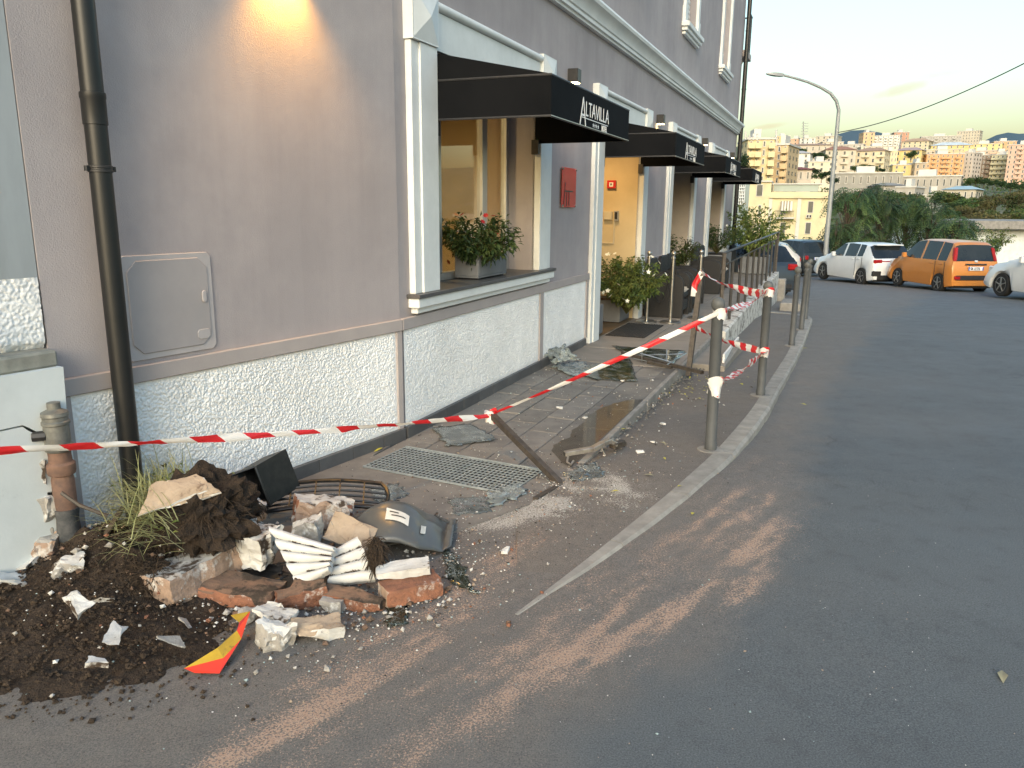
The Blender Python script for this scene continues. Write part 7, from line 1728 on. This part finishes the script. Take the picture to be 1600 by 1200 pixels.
for i in range(8):
    a, b = onh(1220+i*2.2, 314), onh(1222.2+i*2.2, 329, .0); mb = MB(); mb.add([(a[0], -.05, a[1]), (b[0], -.05, a[1]), (b[0], -1.1, b[1]), (a[0], -1.1, b[1]), (a[0], -.05, a[1]-.05), (b[0], -.05, a[1]-.05), (b[0], -1.1, b[1]-.05), (a[0], -1.1, b[1]-.05)], [(0, 1, 2, 3), (7, 6, 5, 4), (0, 4, 5, 1), (2, 6, 7, 3), (1, 5, 6, 2), (3, 7, 4, 0)]); mb.build('awning_stripe', MATS['stripe_cream' if i % 2 else 'stripe_brown'], yh, local=True)
ac = hb('air_conditioner', 'far_trim', 1259.5, 1268, 335, 340.5, .05, .45); hb('fan', 'dark_trim', 1260.5, 1263.5, 336, 339.8, .452, .47, ac); hb('fan', 'dark_trim', 1264.5, 1267.5, 336, 339.8, .452, .47, ac)
for x in (1201.5, 1246): hb('drain_pipe', 'far_trim', x, x+.8, 310, 384, .01, .12)
# grey green house with barred window behind the hotel corner
gh = thing('grey_house', 'grey green house with white barred window behind the hotel corner', 'house', tuple(at(1165, 372, 52)))
D2 = 52; a, b = at(1140, 384, D2), at(1172, 286, D2); mb = MB(); mb.box((a.x-6, D2, -6), (b.x, D2+8, b.z)); mat('sage', (.27, .32, .30), (.24, .285, .27), .5, .9); mb.build('wall', MATS['sage'], gh)
a, b = at(1150, 319, D2), at(1163, 288, D2); mb = MB(); mb.box((a.x, D2-.12, a.z), (b.x, D2-.06, b.z)); wg = mb.build('window', MATS['far_glass'], gh)
for i in range(5): x = a.x+(b.x-a.x)*i/4; mb = MB(); mb.box((x-.025, D2-.2, a.z), (x+.025, D2-.15, b.z)); mb.build('bar', MATS['trim_white'], wg)
for i in range(7): z = a.z+(b.z-a.z)*i/6; mb = MB(); mb.box((a.x, D2-.26, z-.025), (b.x, D2-.205, z+.025)); mb.build('bar', MATS['trim_white'], wg)
# low white building at right
lb = thing('low_building', 'long low white building with grey roof edge at the right edge', 'building', tuple(at(1560, 395, 46)))
D3 = 46; a, b = at(1516, 420, D3), at(1720, 352, D3); mb = MB(); mb.box((a.x, D3, -8), (b.x+10, D3+10, b.z)); mb.build('wall', MATS['white_wall'], lb)
c_, e_ = at(1508, 357, D3), at(1720, 349, D3); mb = MB(); mb.box((c_.x, D3-.9, c_.z), (e_.x+10, D3+10, e_.z+.1)); mb.build('roof', MATS['concrete'], lb)
# mast and chimneys
mb = MB(); p = at(1255.5, 226, 500); q = at(1255.5, 190, 500); mb.tube([p, q], .35, 5)
for k in range(5): z = p.z+(q.z-p.z)*(.45+.12*k); mb.bar((p.x-2, p.y, z), (p.x+2, p.y, z), .3, .3)
tag(mb.build('radio_mast', MATS['galv_pole'], None), 'thin lattice radio mast on the left ridge', 'mast')
for i, (x, y0, y1) in enumerate(((1165, 216, 205), (1171, 217, 211), (1177, 217, 209), (1183, 217, 209), (1213, 226, 203))):
    mb = MB(); p, q = at(x, y0+2, 150), at(x, y1, 150); mb.tube([p, q], .18, 6); tag(mb.build('roof_chimney', MATS['far_trim'], None), ['chimney pot leftmost on the yellow apartment house roof', 'short second chimney pot on the yellow apartment house', 'third chimney pot on the yellow apartment house', 'fourth chimney pot on the yellow apartment house', 'tall thin flue rising right of the yellow apartment house'][i], 'chimney')

# ------------------------------------------------------------------ trees
def frond(mb, p, d, L_, r, m, lw=.05, ll=.16, n=9):
    d = d.normalized(); pts = [Vector(p)]
    for k in range(n): d = (d+Vector((0, 0, -.17-.02*k))).normalized(); pts.append(pts[-1]+d*L_/n)
    for k in range(1, n+1):
        t_ = (pts[k]-pts[k-1]).normalized(); s_ = t_.cross(Vector((0, 0, 1)))
        if s_.length < 1e-3: continue
        s_.normalize(); u = s_.cross(t_); sc = ll*(1-.45*abs(k/n-.4))
        for sg in (-1, 1):
            dd = (s_*sg*.9+t_*.45-u*.12+Vector((0, 0, -.3))).normalized(); q0 = pts[k]; q1 = q0+dd*sc; w_ = t_*lw*.5
            kk = len(mb.v); mid_ = q0.lerp(q1, .4); mb.v += [tuple(q0), tuple(mid_+w_), tuple(q1), tuple(mid_-w_)]; mb.f.append((kk, kk+1, kk+2, kk+3)); mb.mi.append(m)
def sumac(px, ytop, ybot, Y, wpx, seed, label, nbr=34):
    r = random.Random(seed); tp = at(px, ytop, Y); bt_ = at(px, ybot, Y); base = Vector((tp.x+r.uniform(-.4, .4), Y, bt_.z-2.2)); R_ = wpx/FPX*Y*1.03/2; Hh = tp.z-bt_.z
    t = thing('tree', label, 'tree', tuple(base), group='feathery trees behind the parked cars'); tk = MB(); lf = MB()
    tk.tube([base, base.lerp(Vector((tp.x, Y, tp.z)), .35)+Vector((.1, 0, 0)), base.lerp(Vector((tp.x, Y, tp.z)), .75)], [.13, .10, .04], 7)
    for i in range(nbr):
        th = r.uniform(0, 6.28); hh = r.uniform(.0, 1.0)**.8; rr_ = R_*(1-.60*hh**1.8)*r.uniform(.45, 1.0)
        tip = Vector((tp.x+rr_*math.cos(th), Y+rr_*math.sin(th), bt_.z+Hh*hh*.97)); st_ = base.lerp(Vector((tp.x, Y, tp.z)), max(.15, min(.72, .1+.6*hh)))
        tk.tube([st_, st_.lerp(tip, .5)+Vector((0, 0, .15)), tip], [.03, .02, .008], 4)
        for k in range(11):
            a = r.uniform(0, 6.28); frond(lf, tip.lerp(st_, r.uniform(0, .3)), Vector((math.cos(a)+.5*math.cos(th), math.sin(a)+.5*math.sin(th), r.uniform(.1, .7))), r.uniform(.55, 1.0), r, 0 if r.random() < .62 else 1, n=8)
    tk.build('trunk', MATS['bark'], t, recalc=False); lf.build('crown', LM('sumac', 'sumac_light'), t, recalc=False)
sumac(1335, 288, 400, 35, 92, 1, 'feathery dark tree just right of the lamp pole')
sumac(1378, 284, 398, 36.5, 100, 2, 'tallest feathery dark tree behind the white hatchback', 44)
sumac(1425, 300, 398, 37, 90, 3, 'feathery tree behind the gap between white hatchback and orange car')
sumac(1465, 312, 396, 35.5, 88, 4, 'feathery tree behind the orange car roof')
sumac(1500, 332, 398, 33.5, 62, 5, 'low feathery tree right of the orange car roof', 22)
sumac(1308, 345, 405, 34, 52, 6, 'low dark feathery shrub at the foot of the lamp pole', 18)
def shrub(px, py, Y, rpx, label, seed, mats, n=900, ln=.14, sq=.75):
    c = at(px, py, Y); R_ = rpx/FPX*Y; lf, sm_ = bush(c, R_, R_, R_*sq, n, ln, seed, .2, len(mats), 16)
    t = thing('shrub', label, 'shrub', (c.x, c.y, c.z-R_*sq)); lf.build('foliage', LM(*mats), t, recalc=False); sm_.build('stem', MATS['bark'], t, recalc=False)
shrub(1538, 388, 31, 26, 'green shrub between orange car and right white car', 31, ('leaf_mid', 'leaf_dark', 'leaf_light'))
shrub(1560, 372, 36, 22, 'yellowish shrub before the low white building', 32, ('leaf_light', 'leaf_mid', 'leaf_olive'), 600)
shrub(1270, 384, 34.5, 22, 'thin leafy shrub behind the tiny black car', 33, ('leaf_dark', 'leaf_mid'), 420)
shrub(1210, 382, 40, 18, 'yellow green shrub far behind the railing end', 34, ('leaf_light', 'leaf_olive'), 400)
def far_tree_mesh(seed, mats, n=1300):
    r = random.Random(seed); lf = MB(); tk = MB(); lobes = [(Vector((r.gauss(0, .46), r.gauss(0, .46), r.uniform(-.3, .6))), r.uniform(.24, .46)) for _ in range(13)]
    for i in range(n):
        c, q = r.choice(lobes); e = Vector((r.gauss(0, 1), r.gauss(0, 1), r.gauss(0, 1))).normalized(); p = c+e*q*r.uniform(.7, 1.05)
        leaf(lf, p, e+Vector((r.gauss(0, .6), r.gauss(0, .6), r.gauss(0, .6))), Vector((r.gauss(0, 1), r.gauss(0, 1), 1)), r.uniform(.12, .22), r.uniform(.09, .15), r.choice(range(len(mats))))
    tk.tube([(0, 0, -1.6), (.03, 0, -.8), (0, .02, .1)], [.07, .055, .02], 6)
    for i in range(5): c, q = lobes[i]; tk.tube([(0, 0, -.5), (c.x*.5, c.y*.5, c.z*.4-.2), tuple(c)], [.035, .022, .008], 4)
    return lf, tk
protos = []
for i, mats in enumerate([('leaf_dark', 'leaf_mid'), ('leaf_olive', 'leaf_mid'), ('leaf_brown', 'leaf_olive'), ('leaf_dark', 'leaf_dark')]):
    lf, tk = far_tree_mesh(70+i, mats); t = thing('tree', '', 'tree'); lf.build('crown', LM(*mats), t, local=True, recalc=False); tk.build('trunk', MATS['bark'], t, local=True, recalc=False); protos.append([t, False])
def far_tree(k, px, py, D, rpx, label, group, sq=.8):
    t, used = protos[k]; o = t if not used else copy_tree(t); protos[k][1] = True; o.location = at(px, py, D); s_ = rpx/FPX*D; o.scale = (s_, s_, s_*sq); o.rotation_euler = (0, 0, ru(0, 6.28)); o['label'] = label; o['group'] = group
rr = random.Random(77)
G1 = 'trees on the slope at right'
for i in range(58):
    px = rr.uniform(1478, 1640); f = rr.random(); py = 313+f*50 + (1560-px)*.06*(1-f); D = 175-105*f
    k_ = rr.choice((0, 1, 1, 2, 2)); far_tree(k_, px, py, D, rr.uniform(12, 22), ('green', 'olive green', 'brownish')[k_]+' tree on the '+('upper' if f < .5 else 'lower')+' slope above the low white building', G1, .72)
G2 = 'trees on the slope below the ruin'
for i in range(46):
    px = rr.uniform(1312, 1500); py = rr.uniform(308, 345); D = 185-(py-308)*2.4
    far_tree(rr.choice((0, 0, 1, 3)), px, py, D, rr.uniform(10, 17), 'green tree on the slope between feathery trees and the ruin', G2, .75)
G3 = 'dark trees between the hill blocks'
for px, py, D, r_s in [(1268, 244, 360, 9), (1278, 243, 362, 9), (1287, 246, 364, 8), (1232, 237, 420, 7), (1243, 236, 420, 8), (1254, 237, 420, 7), (1336, 264, 330, 7), (1346, 263, 330, 8), (1357, 262, 330, 8), (1368, 264, 330, 7), (1378, 266, 330, 6), (1424, 244, 330, 8), (1430, 240, 330, 7), (1512, 285, 300, 9), (1525, 283, 300, 10), (1538, 284, 300, 9), (1552, 286, 300, 9), (1565, 288, 300, 9), (1580, 290, 290, 10), (1596, 292, 290, 10), (1500, 290, 290, 7), (1275, 268, 200, 9), (1284, 276, 190, 9), (1292, 272, 190, 8), (1266, 276, 190, 7), (1300, 282, 190, 9)]:
    far_tree(3 if rr.random() < .6 else 0, px, py, D, r_s, 'dark green tree among the blocks on the hill', G3, .7)
for k, (px, py, D, r_s, lab) in enumerate([(1157, 260, 60, 14, 'dark creeper growing by the yellow house behind the farthest awning')]): far_tree(3, px, py, D, r_s, lab, G3, 1.6)
for t, used in protos:
    if not used:
        for c_ in list(t.children): bpy.data.objects.remove(c_, do_unlink=True)
        bpy.data.objects.remove(t, do_unlink=True)
# distant wood filling the gaps on the hillside
wd = MB(); r = random.Random(8)
for i in range(16000):
    a = math.radians(r.uniform(8, 44)); d_ = 60+460*r.random()**1.3; z = float(terr(np.array([d_]), np.array([math.degrees(a)]))[0])
    p = Vector((d_*math.sin(a), d_*math.cos(a), z+r.uniform(0, 2.5))); sc = r.uniform(.4, .9)*(.5+d_/420)
    leaf(wd, p, Vector((r.gauss(0, 1), r.gauss(0, 1), r.gauss(.6, .6))), Vector((r.gauss(0, 1), r.gauss(0, 1), 1)), sc, sc*.8, r.choice((0, 1, 2)))
tag(wd.build('undergrowth', LM('leaf_dark', 'leaf_mid', 'leaf_olive'), None, recalc=False), 'green undergrowth covering the far hillside', 'undergrowth', kind='stuff')
